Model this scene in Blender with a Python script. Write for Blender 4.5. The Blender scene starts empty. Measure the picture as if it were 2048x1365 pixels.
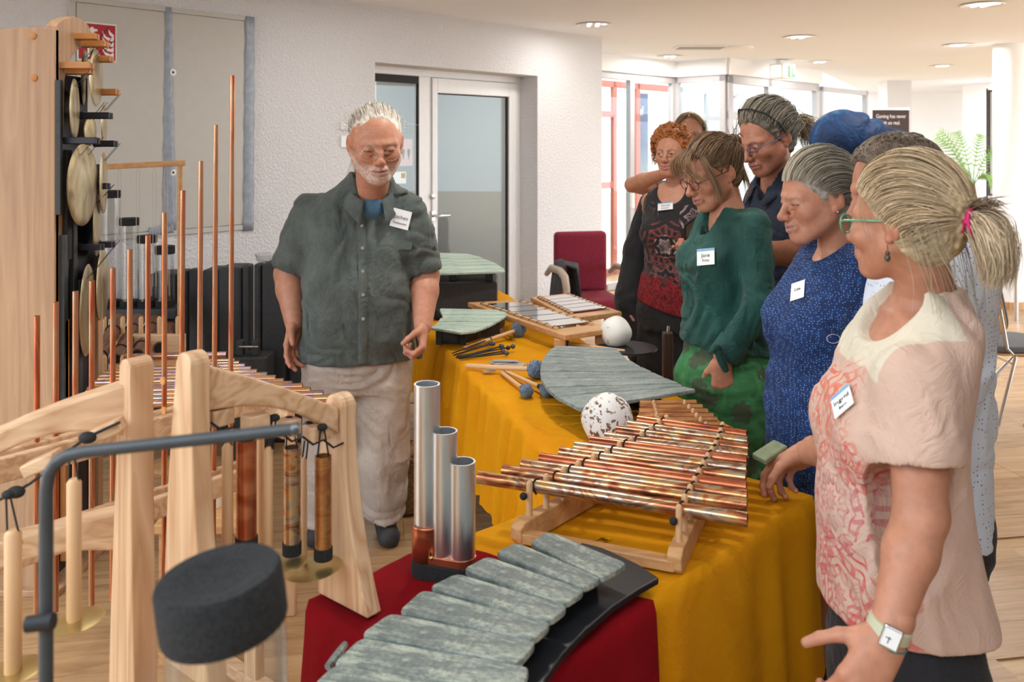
import bpy, math, random
import numpy as np
from mathutils import Matrix, Vector, Euler

random.seed(7)
scene = bpy.context.scene
COL = scene.collection

# ------------------------------------------------------------------ camera
FPX = 1750.0          # focal length in pixels of the 2048 px wide frame
HOR = 285.0           # horizon row (verticals stay vertical: shifted lens)
CAMZ = 1.65
cam_d = bpy.data.cameras.new('camera')
cam_d.sensor_width = 36.0
cam_d.lens = FPX / 2048 * 36
cam_d.shift_y = -(682.5 - HOR) / 2048
cam_d.clip_start = 0.05
cam_d.dof.use_dof = True
cam_d.dof.focus_distance = 2.7
cam_d.dof.aperture_fstop = 5.0
cam = bpy.data.objects.new('camera', cam_d)
cam.location = (0, 0, CAMZ)
cam.rotation_euler = (math.pi / 2, 0, 0)
COL.objects.link(cam)
scene.camera = cam

# ------------------------------------------------------------------ light and exposure
vs = scene.view_settings
vs.view_transform = 'Standard'
vs.look = 'None'
vs.gamma = 1.0
vs.use_curve_mapping = False
vs.exposure = 0.42
world = bpy.data.worlds.new('daylight')
scene.world = world
world.use_nodes = True
wn = world.node_tree
wn.nodes['Background'].inputs[0].default_value = (0.80, 0.90, 1.0, 1)
wn.nodes['Background'].inputs[1].default_value = 4.0
sun_d = bpy.data.lights.new('sun', 'SUN')
sun_d.energy = 0.8
sun_d.angle = math.radians(12)
sun_d.color = (1.0, 0.98, 0.94)
sun = bpy.data.objects.new('sun', sun_d)
COL.objects.link(sun)
_d = Vector((-0.80, -0.30, -0.52))
sun.rotation_euler = _d.to_track_quat('-Z', 'Y').to_euler()


def at(px, py, Y):
    """point seen at photo pixel (px, py) that stands Y metres in front of the camera"""
    return Vector(((px - 1024) / FPX * Y, Y, CAMZ - (py - HOR) / FPX * Y))


def onz(px, py, Z):
    """point seen at photo pixel (px, py) lying at height Z"""
    Y = FPX * (CAMZ - Z) / (py - HOR)
    return Vector(((px - 1024) / FPX * Y, Y, Z))


# ------------------------------------------------------------------ mesh helpers
class MB:
    """collects shapes, then links them as one mesh object"""
    def __init__(s):
        s.v = []; s.f = []

    def add(s, vs_, fs_, M=None):
        o = len(s.v)
        if M is not None:
            vs_ = [M @ Vector(p) for p in vs_]
        s.v.extend([tuple(p) for p in vs_])
        s.f.extend([tuple(i + o for i in f) for f in fs_])
        return s

    def box(s, c, d, M=None, rz=0.0):
        hx, hy, hz = d[0] / 2, d[1] / 2, d[2] / 2
        R = Matrix.Translation(c) @ Matrix.Rotation(rz, 4, 'Z')
        if M is not None:
            R = M @ R
        vv = [(x, y, z) for z in (-hz, hz) for y in (-hy, hy) for x in (-hx, hx)]
        ff = [(0, 2, 3, 1), (4, 5, 7, 6), (0, 1, 5, 4), (2, 6, 7, 3), (0, 4, 6, 2), (1, 3, 7, 5)]
        return s.add(vv, ff, R)

    def beam(s, p0, p1, w, h, up=(0, 0, 1)):
        """rectangular bar from p0 to p1, w wide across, h tall along up"""
        p0 = Vector(p0); p1 = Vector(p1)
        d = p1 - p0; L = d.length; d.normalize()
        u = Vector(up); u = (u - d * u.dot(d)).normalized()
        n = d.cross(u)
        M = Matrix((n, d, u)).transposed().to_4x4()
        M.translation = (p0 + p1) / 2
        return s.box((0, 0, 0), (w, L, h), M)

    def tube(s, pts, r, n=10, caps=True):
        pts = [Vector(p) for p in pts]
        m = len(pts)
        rr = r if isinstance(r, (list, tuple)) else [r] * m
        vs_ = []; fs_ = []
        t = (pts[1] - pts[0]).normalized()
        a = Vector((0, 0, 1)) if abs(t.z) < 0.9 else Vector((1, 0, 0))
        u = (a - t * a.dot(t)).normalized()
        for i in range(m):
            if i == 0: t = pts[1] - pts[0]
            elif i == m - 1: t = pts[-1] - pts[-2]
            else: t = pts[i + 1] - pts[i - 1]
            if t.length < 1e-9: t = Vector((0, 0, 1))
            t.normalize()
            u = (u - t * u.dot(t))
            if u.length < 1e-6: u = t.orthogonal()
            u.normalize()
            w = t.cross(u)
            for k in range(n):
                an = 2 * math.pi * k / n
                vs_.append(pts[i] + (u * math.cos(an) + w * math.sin(an)) * rr[i])
        for i in range(m - 1):
            for k in range(n):
                k2 = (k + 1) % n
                fs_.append((i * n + k, i * n + k2, (i + 1) * n + k2, (i + 1) * n + k))
        if caps:
            fs_.append(tuple(range(n - 1, -1, -1)))
            fs_.append(tuple((m - 1) * n + k for k in range(n)))
        return s.add(vs_, fs_)

    def pipe(s, p0, p1, r, wall, n=20, M=None):
        """hollow tube with visible wall thickness at both ends"""
        p0 = Vector(p0); p1 = Vector(p1)
        t = (p1 - p0).normalized()
        u = t.orthogonal().normalized(); w = t.cross(u)
        vs_ = []
        for p, rad in ((p0, r), (p1, r), (p1, r - wall), (p0, r - wall)):
            for k in range(n):
                an = 2 * math.pi * k / n
                vs_.append(p + (u * math.cos(an) + w * math.sin(an)) * rad)
        fs_ = []
        for ring in range(4):
            a = ring * n; b = ((ring + 1) % 4) * n
            for k in range(n):
                k2 = (k + 1) % n
                fs_.append((a + k, a + k2, b + k2, b + k))
        return s.add(vs_, fs_, M)

    def lathe(s, prof, n=24, M=None, caps=True):
        """profile of (radius, z) turned about the local z axis"""
        vs_ = []; fs_ = []
        m = len(prof)
        for r, z in prof:
            for k in range(n):
                an = 2 * math.pi * k / n
                vs_.append((r * math.cos(an), r * math.sin(an), z))
        for i in range(m - 1):
            for k in range(n):
                k2 = (k + 1) % n
                fs_.append((i * n + k, i * n + k2, (i + 1) * n + k2, (i + 1) * n + k))
        if caps:
            fs_.append(tuple(range(n - 1, -1, -1)))
            fs_.append(tuple((m - 1) * n + k for k in range(n)))
        return s.add(vs_, fs_, M)

    def prism(s, poly, h0, h1, M=None):
        """2D outline (x, y) extruded along z from h0 to h1"""
        n = len(poly)
        vs_ = [(p[0], p[1], h0) for p in poly] + [(p[0], p[1], h1) for p in poly]
        fs_ = [tuple(range(n - 1, -1, -1)), tuple(range(n, 2 * n))]
        for k in range(n):
            k2 = (k + 1) % n
            fs_.append((k, k2, n + k2, n + k))
        return s.add(vs_, fs_, M)

    def sphere(s, c, r, nu=20, nv=12, sc=(1, 1, 1), M=None):
        vs_ = [(0, 0, -1)]
        for j in range(1, nv):
            ph = -math.pi / 2 + math.pi * j / nv
            for i in range(nu):
                th = 2 * math.pi * i / nu
                vs_.append((math.cos(ph) * math.cos(th), math.cos(ph) * math.sin(th), math.sin(ph)))
        vs_.append((0, 0, 1))
        fs_ = []
        for i in range(nu):
            fs_.append((0, 1 + (i + 1) % nu, 1 + i))
        for j in range(nv - 2):
            for i in range(nu):
                a = 1 + j * nu; b = a + nu
                fs_.append((a + i, a + (i + 1) % nu, b + (i + 1) % nu, b + i))
        top = len(vs_) - 1; a = 1 + (nv - 2) * nu
        for i in range(nu):
            fs_.append((a + i, a + (i + 1) % nu, top))
        c = Vector(c)
        vs_ = [(c.x + p[0] * r * sc[0], c.y + p[1] * r * sc[1], c.z + p[2] * r * sc[2]) for p in vs_]
        return s.add(vs_, fs_, M)

    def grid(s, rows):
        """sheet from rows of points"""
        o = len(s.v)
        m = len(rows); n = len(rows[0])
        for r_ in rows:
            s.v.extend([tuple(p) for p in r_])
        for i in range(m - 1):
            for k in range(n - 1):
                s.f.append((o + i * n + k, o + i * n + k + 1, o + (i + 1) * n + k + 1, o + (i + 1) * n + k))
        return s

    def build(s, name, mat, parent=None, smooth=False, bevel=0.0, segs=2, origin=None, subsurf=0, solid=0.0, angle=40):
        me = bpy.data.meshes.new(name)
        o_ = Vector(origin) if origin is not None else Vector((0, 0, 0))
        if parent is not None:
            o_ = o_ + parent_origin(parent)
        inv = -o_
        me.from_pydata([(p[0] + inv.x, p[1] + inv.y, p[2] + inv.z) for p in s.v], [], s.f)
        me.validate()
        me.materials.append(mat)
        if smooth:
            me.polygons.foreach_set('use_smooth', [True] * len(me.polygons))
            if angle:
                try:
                    me.set_sharp_from_angle(angle=math.radians(angle))
                except Exception:
                    pass
        ob = bpy.data.objects.new(name, me)
        COL.objects.link(ob)
        if parent is not None:
            ob.parent = parent
            ob.location = Vector(origin) if origin is not None else (0, 0, 0)
        else:
            ob.location = o_
        if solid:
            m_ = ob.modifiers.new('solid', 'SOLIDIFY'); m_.thickness = solid; m_.offset = 0
        if bevel:
            m_ = ob.modifiers.new('bevel', 'BEVEL'); m_.width = bevel; m_.segments = segs; m_.limit_method = 'ANGLE'
            m_.harden_normals = False
        if subsurf:
            m_ = ob.modifiers.new('sub', 'SUBSURF'); m_.levels = subsurf; m_.render_levels = subsurf
        return ob


def parent_origin(o):
    v = Vector((0, 0, 0))
    while o is not None:
        v = v + Vector(o.location)
        o = o.parent
    return v


def tag(o, label=None, cat=None, group=None, kind=None):
    if label: o['label'] = label
    if cat: o['category'] = cat
    if group: o['group'] = group
    if kind: o['kind'] = kind
    return o


def empty(name, loc, label=None, cat=None, group=None, kind=None):
    """a thing: an Empty at its base (unrotated; parts are given in world coordinates)"""
    o = bpy.data.objects.new(name, None)
    o.empty_display_size = 0.05
    o.location = loc
    COL.objects.link(o)
    return tag(o, label, cat, group, kind)


def inst(src, name, M, parent=None):
    """another object sharing src's mesh, M is a world matrix (parents are unrotated Empties)"""
    o = bpy.data.objects.new(name, src if isinstance(src, bpy.types.Mesh) else src.data)
    COL.objects.link(o)
    M = M.copy()
    if parent is not None:
        o.parent = parent
        M = Matrix.Translation(-parent_origin(parent)) @ M
    o.matrix_local = M
    return o


def mesh_of(mb, name, mat, smooth=False):
    me = bpy.data.meshes.new(name)
    me.from_pydata(mb.v, [], mb.f)
    me.materials.append(mat)
    if smooth:
        me.polygons.foreach_set('use_smooth', [True] * len(me.polygons))
        me.set_sharp_from_angle(angle=math.radians(40))
    return me


def frame(origin, xdir, zdir=(0, 0, 1)):
    """matrix with x along xdir, z along zdir (made perpendicular)"""
    x = Vector(xdir).normalized(); z = Vector(zdir)
    z = (z - x * z.dot(x)).normalized()
    y = z.cross(x)
    M = Matrix((x, y, z)).transposed().to_4x4()
    M.translation = Vector(origin)
    return M


def text_obj(name, body, size, M, mat, parent=None, align='CENTER', ext=0.0004, sx=1.0):
    cu = bpy.data.curves.new(name, 'FONT')
    cu.body = body; cu.size = size; cu.align_x = align; cu.align_y = 'CENTER'
    cu.extrude = ext
    tmp = bpy.data.objects.new('tmp_text', cu)
    COL.objects.link(tmp)
    dg = bpy.context.evaluated_depsgraph_get()
    me = bpy.data.meshes.new_from_object(tmp.evaluated_get(dg))
    bpy.data.objects.remove(tmp)
    bpy.data.curves.remove(cu)
    me.transform(Matrix.Diagonal((sx, 1, 1, 1)))
    me.materials.clear(); me.materials.append(mat)
    me.name = name
    return inst(me, name, M, parent)


# ------------------------------------------------------------------ procedural materials
class NT:
    def __init__(s, name):
        s.m = bpy.data.materials.new(name)
        s.m.use_nodes = True
        s.t = s.m.node_tree
        s.b = s.t.nodes['Principled BSDF']
        s.out = s.t.nodes['Material Output']

    def n(s, kind, **kw):
        nd = s.t.nodes.new('ShaderNode' + kind)
        for k, v in kw.items():
            setattr(nd, k, v)
        return nd

    def l(s, a, b):
        s.t.links.new(a, b)

    def coords(s, scale=(1, 1, 1), rot=(0, 0, 0), src='Object'):
        tc = s.n('TexCoord'); mp = s.n('Mapping')
        mp.inputs['Scale'].default_value = scale
        mp.inputs['Rotation'].default_value = rot
        s.l(tc.outputs[src], mp.inputs['Vector'])
        return mp.outputs[0]

    def noise(s, vec, scale, detail=4, rough=0.55, dist=0.0):
        nd = s.n('TexNoise')
        nd.inputs['Scale'].default_value = scale
        nd.inputs['Detail'].default_value = detail
        nd.inputs['Roughness'].default_value = rough
        nd.inputs['Distortion'].default_value = dist
        if vec is not None: s.l(vec, nd.inputs['Vector'])
        return nd.outputs['Fac']

    def ramp(s, fac, stops, interp='LINEAR'):
        nd = s.n('ValToRGB')
        cr = nd.color_ramp; cr.interpolation = interp
        while len(cr.elements) < len(stops): cr.elements.new(0.5)
        for e, (p, c) in zip(cr.elements, stops):
            e.position = p
            e.color = tuple(c) + (1,) if len(c) == 3 else c
        s.l(fac, nd.inputs[0])
        return nd.outputs[0]

    def math(s, op, a, b=None, c=None):
        nd = s.n('Math', operation=op)
        for i, x in enumerate((a, b, c)):
            if x is None: continue
            if isinstance(x, (int, float)): nd.inputs[i].default_value = x
            else: s.l(x, nd.inputs[i])
        return nd.outputs[0]

    def mix(s, fac, a, b, blend='MIX'):
        nd = s.n('Mix', data_type='RGBA', blend_type=blend)
        for sock, x in ((nd.inputs[0], fac), (nd.inputs[6], a), (nd.inputs[7], b)):
            if isinstance(x, (int, float)): sock.default_value = x
            elif isinstance(x, (tuple, list)): sock.default_value = tuple(x) + (1,) if len(x) == 3 else x
            else: s.l(x, sock)
        return nd.outputs[2]

    def color(s, c):
        if isinstance(c, (tuple, list)): s.b.inputs['Base Color'].default_value = tuple(c) + (1,)
        else: s.l(c, s.b.inputs['Base Color'])

    def set(s, **kw):
        for k, v in kw.items():
            sock = s.b.inputs[k.replace('_', ' ')]
            if isinstance(v, (int, float, tuple)): sock.default_value = v
            else: s.l(v, sock)

    def bump(s, h, strength=0.3, dist=0.01):
        nd = s.n('Bump')
        nd.inputs['Strength'].default_value = strength
        nd.inputs['Distance'].default_value = dist
        s.l(h, nd.inputs['Height'])
        s.l(nd.outputs[0], s.b.inputs['Normal'])
        return nd


def srgb(r, g, b):
    def f(c):
        c = c / 255.0
        return c / 12.92 if c <= 0.04045 else ((c + 0.055) / 1.055) ** 2.4
    return (f(r), f(g), f(b))


def simple(name, col, rough=0.5, metal=0.0, var=0.0, nscale=20, bump=0.0, bscale=200, bdist=0.001, **kw):
    """plain coloured material with fine colour variation and relief"""
    t = NT(name)
    v = t.coords()
    if var:
        f = t.noise(v, nscale, 5)
        lo = tuple(c * (1 - var) for c in col); hi = tuple(min(1, c * (1 + var)) for c in col)
        t.color(t.ramp(f, [(0.3, lo), (0.7, hi)]))
    else:
        t.color(col)
    t.set(Roughness=rough, Metallic=metal, **kw)
    if bump:
        t.bump(t.noise(v, bscale, 3), bump, bdist)
    return t.m


def wood(name, light, dark, axis='X', scale=1.0, rough=0.5, contrast=1.0, rings=9.0):
    """board grain running along the given object axis"""
    t = NT(name)
    k = {'X': (0.35, 5.0, 5.0), 'Y': (5.0, 0.35, 5.0), 'Z': (5.0, 5.0, 0.35)}[axis]
    v = t.coords(tuple(a * scale for a in k))
    n1 = t.noise(v, 1.6, 3, 0.5, 0.6)
    w = t.math('FRACT', t.math('MULTIPLY', n1, rings))
    w = t.math('ABSOLUTE', t.math('SUBTRACT', w, 0.42))
    fib = t.noise(t.coords(tuple(a * scale * 14 for a in k)), 1.0, 4)
    f = t.math('ADD', t.math('ADD', t.math('MULTIPLY', w, 1.15 * contrast), .29 * (1 - contrast)), t.math('MULTIPLY', fib, 0.4))
    t.color(t.ramp(f, [(0.18, dark), (0.42, tuple((a + b) / 2 for a, b in zip(light, dark))), (0.72, light)]))
    t.set(Roughness=rough)
    t.bump(fib, 0.12, 0.001)
    return t.m


M = {}
# plaster: coarse sprayed relief
t = NT('plaster')
v = t.coords()
n1 = t.noise(v, 62, 4, 0.6, 0.3); n2 = t.noise(v, 150, 3, 0.6)
t.color((0.80, 0.80, 0.81)); t.set(Roughness=0.9)
h = t.math('ADD', t.ramp(n1, [(0.38, (0, 0, 0)), (0.62, (1, 1, 1))]), t.math('MULTIPLY', n2, 0.5))
t.bump(h, 0.7, 0.008)
M['plaster'] = t.m
M['paint_white'] = simple('paint_white', (0.84, 0.84, 0.84), 0.8, bump=0.1, bscale=120)
M['ceiling'] = simple('ceiling_paint', (0.84, 0.88, 0.94), 0.9, bump=0.08, bscale=60)
M['frame_white'] = simple('frame_white', (0.82, 0.82, 0.82), 0.35, var=0.02)
M['frame_grey'] = simple('frame_grey', srgb(176, 174, 176), 0.4, var=0.03)
M['frame_red'] = simple('frame_red', srgb(196, 108, 92), 0.5, var=0.05)
M['cabinet_grey'] = simple('cabinet_grey', srgb(196, 193, 186), 0.6, var=0.02, bump=0.05)
M['tape'] = simple('tape', srgb(150, 158, 170), 0.35, var=0.15, nscale=30, bump=0.4, bscale=40, bdist=0.004)
M['dark_metal'] = simple('dark_metal', (0.03, 0.03, 0.033), 0.4, 0.6)
M['black'] = simple('black_matte', (0.012, 0.012, 0.013), 0.7, var=0.2)
M['black_case'] = simple('black_case', (0.028, 0.03, 0.033), 0.55, var=0.25, nscale=60, bump=0.25, bscale=300)
M['foam'] = simple('black_foam', (0.016, 0.017, 0.018), 0.95, var=0.6, nscale=220, bump=1.0, bscale=380, bdist=0.006)
M['steel'] = simple('steel', (0.62, 0.62, 0.62), 0.25, 1.0, var=0.05)
M['grey_tube'] = simple('grey_tube', (0.055, 0.062, 0.066), 0.5, 0.2, var=0.15)
M['white_plastic'] = simple('white_plastic', (0.85, 0.85, 0.84), 0.4)
M['added_wall_dark'] = simple('added_wall_dark', (.20, .17, .15), 0.8)  # dark tone for the added unseen walls, so they bounce less fill light
M['wall_back'] = simple('back_room_paint', (0.55, 0.57, 0.55), 0.9)
M['cord'] = simple('black_cord', (0.01, 0.01, 0.01), 0.8)
M['cord_light'] = simple('pale_cord', (0.5, 0.45, 0.36), 0.8)

# oak laminate planks, grain along x
t = NT('oak_plank')
oi = t.n('ObjectInfo')
tc = t.n('TexCoord'); mp = t.n('Mapping')
t.l(tc.outputs['Object'], mp.inputs['Vector'])
cmb = t.n('CombineXYZ')
t.l(t.math('MULTIPLY', oi.outputs['Random'], 37.0), cmb.inputs[0])
t.l(t.math('MULTIPLY', oi.outputs['Random'], 91.0), cmb.inputs[1])
t.l(cmb.outputs[0], mp.inputs['Location'])
mp.inputs['Scale'].default_value = (1.2, 14, 1)
g1 = t.noise(mp.outputs[0], 1.5, 5, 0.6, 1.2)
g2 = t.noise(mp.outputs[0], 9.0, 4, 0.6)
f = t.math('ADD', t.math('MULTIPLY', g1, 0.75), t.math('MULTIPLY', g2, 0.25))
f = t.math('ADD', f, t.math('MULTIPLY', t.math('SUBTRACT', oi.outputs['Random'], 0.5), 0.12))
t.color(t.ramp(f, [(0.28, srgb(140, 104, 68)), (0.5, srgb(176, 140, 100)), (0.72, srgb(194, 160, 120))]))
t.set(Roughness=0.38); t.bump(g2, 0.05, 0.0005)
M['oak'] = t.m
# the same floor further off, joints in the material
t = NT('oak_floor')
v = t.coords((1, 1, 1))
br = t.n('TexBrick')
br.inputs['Scale'].default_value = 1.0
br.inputs['Brick Width'].default_value = 1.28; br.inputs['Row Height'].default_value = 0.192
br.inputs['Mortar Size'].default_value = 0.0015
br.inputs['Color1'].default_value = srgb(196, 160, 116) + (1,); br.inputs['Color2'].default_value = srgb(180, 142, 98) + (1,)
br.inputs['Mortar'].default_value = srgb(120, 86, 54) + (1,)
t.l(v, br.inputs['Vector'])
g = t.noise(t.coords((1.2, 14, 1)), 2.0, 5, 0.6, 1.2)
t.color(t.mix(0.4, br.outputs['Color'], t.ramp(g, [(0.3, srgb(150, 112, 72)), (0.7, srgb(210, 176, 132))])))
t.set(Roughness=0.38)
M['oak_far'] = t.m

# glass panes: clear with a fresnel reflection
def pane_mat(name, tint, refl=1.0, rough=0.0):
    t = NT(name)
    tr = t.n('BsdfTransparent'); tr.inputs[0].default_value = tuple(tint) + (1,)
    gl = t.n('BsdfGlossy'); gl.inputs['Roughness'].default_value = rough
    lw = t.n('LayerWeight'); lw.inputs[0].default_value = 0.5
    sch = t.math('ADD', t.math('MULTIPLY', t.math('POWER', lw.outputs['Facing'], 5.0), 0.9), 0.04)
    mx = t.n('MixShader')
    t.l(t.math('MULTIPLY', sch, refl), mx.inputs[0])
    t.l(tr.outputs[0], mx.inputs[1]); t.l(gl.outputs[0], mx.inputs[2])
    t.l(mx.outputs[0], t.out.inputs[0])
    return t.m
M['pane'] = pane_mat('window_glass', (0.95, 0.97, 0.96), 1.0)
M['acrylic'] = pane_mat('clear_acrylic', (0.93, 0.94, 0.95), 1.6, 0.02)
# ================================================================== the setting
U = Vector((0.681, 0.733, 0)).normalized()      # along the plaster wall (to the right and away)
NW = Vector((U.y, -U.x, 0))                      # out of the wall into the room
W0 = Vector((-0.30, 7.0, 0))
CEIL = 2.63
WALLM = frame(W0, U)                             # wall frame: x along the wall, y into it, z up


def wall_s(px, off=0.0):
    """distance along the wall seen at photo column px (off: metres behind the wall face)"""
    k = (px - 1024) / FPX
    o = W0 - NW * off
    return (k * o.y - o.x) / (U.x - k * U.y)


def wall_pt(px, py, off=0.0):
    s_ = wall_s(px, off)
    p = W0 - NW * off + U * s_
    return Vector((s_, off, CAMZ - (py - HOR) / FPX * p.y))


def struct(mb, name, mat, **kw):
    return tag(mb.build(name, mat, **kw), kind='structure')


# floor: far ground sheet plus separate planks near by
mb = MB()
FM = frame((0, 0, 0), (0.987, 0.16, 0))
floor = MB().box((0, 0, 0), (40, 40, 0.05)).build('floor', M['oak_far'])
floor.matrix_world = FM @ Matrix.Translation((3, 8, -0.031))
tag(floor, kind='structure')
floor_anchor = floor
pl = MB().box((0, 0, 0), (1.278, 0.1905, 0.012))
plank_me = mesh_of(pl, 'plank', M['oak'])
FI = floor.matrix_world.inverted()
rows = []
for r_ in range(-2, 52):
    off = (r_ * 0.47) % 1.28
    for c_ in range(-4, 8):
        x = c_ * 1.28 + off; y = r_ * 0.192 + 0.3
        w_ = FM @ Vector((x, y, -0.006))
        if not (0.9 < w_.y < 9.3): continue
        px_ = 1024 + w_.x / w_.y * FPX
        if px_ < -250 or px_ > 2250 + max(0, 3 - w_.y) * 300: continue
        if (w_ - W0).dot(NW) < 0.6: continue
        o = bpy.data.objects.new('plank', plank_me)
        COL.objects.link(o)
        o.parent = floor
        o.matrix_local = FI @ FM @ Matrix.Translation((x, y, -0.006))

# plaster wall with the door opening
DO0, DO1 = wall_s(750), wall_s(1075)
DTOP = 2.225
S0, S1 = -6.5, wall_s(1204)
mb = MB()
TH = 0.32
mb.box(((S0 + DO0) / 2, TH / 2, CEIL / 2), (DO0 - S0, TH, CEIL), WALLM)
mb.box(((S1 + DO1) / 2, TH / 2, CEIL / 2), (S1 - DO1, TH, CEIL), WALLM)
mb.box(((DO0 + DO1) / 2, TH / 2, (CEIL + DTOP) / 2), (DO1 - DO0, TH, CEIL - DTOP), WALLM)
struct(mb, 'wall_left', M['plaster'])

cpoly = [(WALLM @ Vector((S0, .3, 0))).xy, (3.7, -1.85), (9.2, 9.5), (15, 17.3), (7.0, 17.3), (4.15, 11.9), (2.5, 10.2), (1.98, 10.68), (.9, 9.6), (WALLM @ Vector((S1, .3, 0))).xy]
mb = MB().prism([tuple(p) for p in cpoly], CEIL, CEIL + .25)
struct(mb, 'ceiling', M['ceiling'])

struct(MB().box((-.6, -1.75, CEIL / 2), (8.2, .2, CEIL)), 'wall_added_near', M['added_wall_dark'])  # added behind the camera to cut fill light on the foreground
struct(MB().box((3.6, 1.4, CEIL / 2), (.2, 6.1, CEIL)), 'wall_added_right', M['added_wall_dark'])  # added out of view, blocks near daylight so it enters from far right

# white framed glass door set back in the opening
OFF = 0.2
door = empty('door_1', WALLM @ Vector(((DO0 + DO1) / 2, OFF, 0)), kind='structure')
def wbox(mb, s0, s1, z0, z1, y0, y1):
    return mb.box(((s0 + s1) / 2, (y0 + y1) / 2, (z0 + z1) / 2), (abs(s1 - s0), abs(y1 - y0), abs(z1 - z0)), WALLM)
a0 = DO0 - 0.3; a1 = DO1 + 0.0
sMull0, sMull1 = wall_s(843, OFF), wall_s(862, OFF)
sL = wall_s(838, OFF)
sR0, sR1 = wall_s(1030, OFF), wall_s(1047, OFF)
ztop = DTOP; zin = wall_pt(950, 168, OFF).z
mb = MB()
wbox(mb, a0, sR1 + 0.04, zin + 0.03, ztop, OFF, OFF + 0.07)
wbox(mb, sL, sMull1, 0, zin + 0.03, OFF, OFF + 0.07)
wbox(mb, sR0, DO1 + 0.02, 0, zin + 0.03, OFF, OFF + 0.07)
wbox(mb, a0, sL, 0, 0.1, OFF, OFF + 0.07)
mb.build('door_frame', M['frame_white'], door, bevel=0.004)
g0, g1 = wall_s(873, OFF), wall_s(1016, OFF)
zg1 = wall_pt(945, 190, OFF).z
mb = MB()
wbox(mb, sMull1 + .004, g0, 0.01, zin + .025, OFF - .015, OFF + .045)
wbox(mb, g1, sR0 - .004, 0.01, zin + .025, OFF - .015, OFF + .045)
wbox(mb, g0, g1, zg1, zin + .025, OFF - .015, OFF + .045)
wbox(mb, g0, g1, 0.01, 0.14, OFF - .015, OFF + .045)
leaf = mb.build('door_leaf', M['frame_white'], door, bevel=0.003)
mb = MB(); gk = 0.009
for (s0, s1, z0, z1) in ((g0, g0 + gk, .14, zg1), (g1 - gk * 1.6, g1, .14, zg1), (g0, g1, zg1 - gk, zg1)):
    wbox(mb, s0, s1, z0, z1, OFF, OFF + .02)
mb.build('gasket', M['black'], leaf)
mb = MB(); wbox(mb, g0, g1, .14, zg1, OFF + .012, OFF + .02)
mb.build('pane', M['pane'], leaf)
mb = MB(); wbox(mb, a0, sL - .004, .1, zin - .03, OFF + .012, OFF + .02)
mb.build('pane', M['pane'], door)
mb = MB(); wbox(mb, sL - .012, sL, .1, zin - .03, OFF, OFF + .02); wbox(mb, a0, sL, zin - .03, zin + .03, OFF + .002, OFF + .03)
mb.build('gasket', M['black'], door)
# handle
hp = wall_pt(866, 432, OFF - .015)
mb = MB()
mb.box((hp.x, hp.y - .004, hp.z), (.034, .008, .075), WALLM)
mb.box((hp.x, hp.y - .004, hp.z - .1), (.03, .008, .055), WALLM)
q = lambda x, y, z: WALLM @ Vector((x, y, z))
mb.tube([q(hp.x, hp.y, hp.z), q(hp.x, hp.y - .05, hp.z), q(hp.x + .03, hp.y - .058, hp.z), q(hp.x + .13, hp.y - .055, hp.z)], .0105, 10)
mb.lathe([(.022, 0), (.022, .006), (.016, .009)], 20, WALLM @ Matrix.Translation((hp.x, hp.y, hp.z + .155)) @ Matrix.Rotation(math.pi / 2, 4, 'X'))
mb.build('door_handle', M['steel'], leaf, smooth=True)

# the room behind the door
def room_pt(s, y, z): return WALLM @ Vector((s, y, z))
mb = MB()
mb.box((0.6, 2.6, 1.35), (5.4, 0.1, 2.7), WALLM)
mb.box((1.75, 1.5, 1.35), (0.1, 2.4, 2.7), WALLM)
mb.box((-2.3, 1.5, 1.35), (0.1, 2.4, 2.7), WALLM)
mb.box((0.0, 1.5, 2.75), (4.4, 2.4, .1), WALLM)
struct(mb, 'wall_back_room', M['wall_back'])
ld = bpy.data.lights.new('back_room_fill', 'AREA'); ld.size = .6; ld.energy = 20; ld.color = (1, 1, .97)  # added fill light without a fitting, brightens the view through the door
lo_ = bpy.data.objects.new('back_room_fill', ld); COL.objects.link(lo_); lo_.location = WALLM @ Vector((0.2, 1.4, 2.6))
mb = MB()
mb.box((0.35, 1.95, 1.2), (0.32, .1, 2.4), WALLM)
struct(mb, 'trim_1', simple('back_pillar', srgb(140, 138, 132), .8))
# sofa with cushions seen through the glass
sf = empty('sofa', room_pt(0.35, 2.1, 0), 'dark sofa in the dim room behind the glass door', 'sofa')
mb = MB().box((0.35, 2.1, .22), (1.9, .75, .44), WALLM); mb.build('seat', M['black_case'], sf, bevel=.05)
mb = MB().box((0.35, 2.42, .62), (1.9, .16, .5), WALLM); mb.build('backrest', M['black_case'], sf, bevel=.05)
def cushion(name, c, w, h, d, rot, mat, label, cat='cushion'):
    mb = MB(); n = 12
    Mx = WALLM @ Matrix.Translation(c) @ Matrix.Rotation(rot, 4, 'Y') @ Matrix.Rotation(-.25, 4, 'X')
    for side in (-1, 1):
        rows = []
        for i in range(n + 1):
            row = []
            for j in range(n + 1):
                a = i / n * 2 - 1; b = j / n * 2 - 1
                th = d * (max(0, 1 - a ** 4) * max(0, 1 - b ** 4)) ** .6
                row.append(Mx @ Vector((a * w / 2 * (1 - .06 * (1 - abs(b))), side * th / 2, b * h / 2 * (1 - .06 * (1 - abs(a))))))
            rows.append(row if side < 0 else row[::-1])
        mb.grid(rows)
    o = mb.build(name, mat, smooth=True, origin=WALLM @ Vector(c))
    return tag(o, label, cat)
M['cush_red'] = simple('cushion_red', srgb(120, 40, 44), .9, var=.1)
M['cush_grey'] = simple('cushion_grey', srgb(70, 70, 72), .9, var=.1)
cushion('cushion', (-.12, 1.66, 1.40), .42, .42, .14, .5, M['cush_red'], 'dark red cushion seen behind the glass door')
cushion('cushion', (.42, 1.62, .72), .5, .42, .15, .35, M['cush_grey'], 'grey cushion on the sofa behind the glass door')
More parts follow.
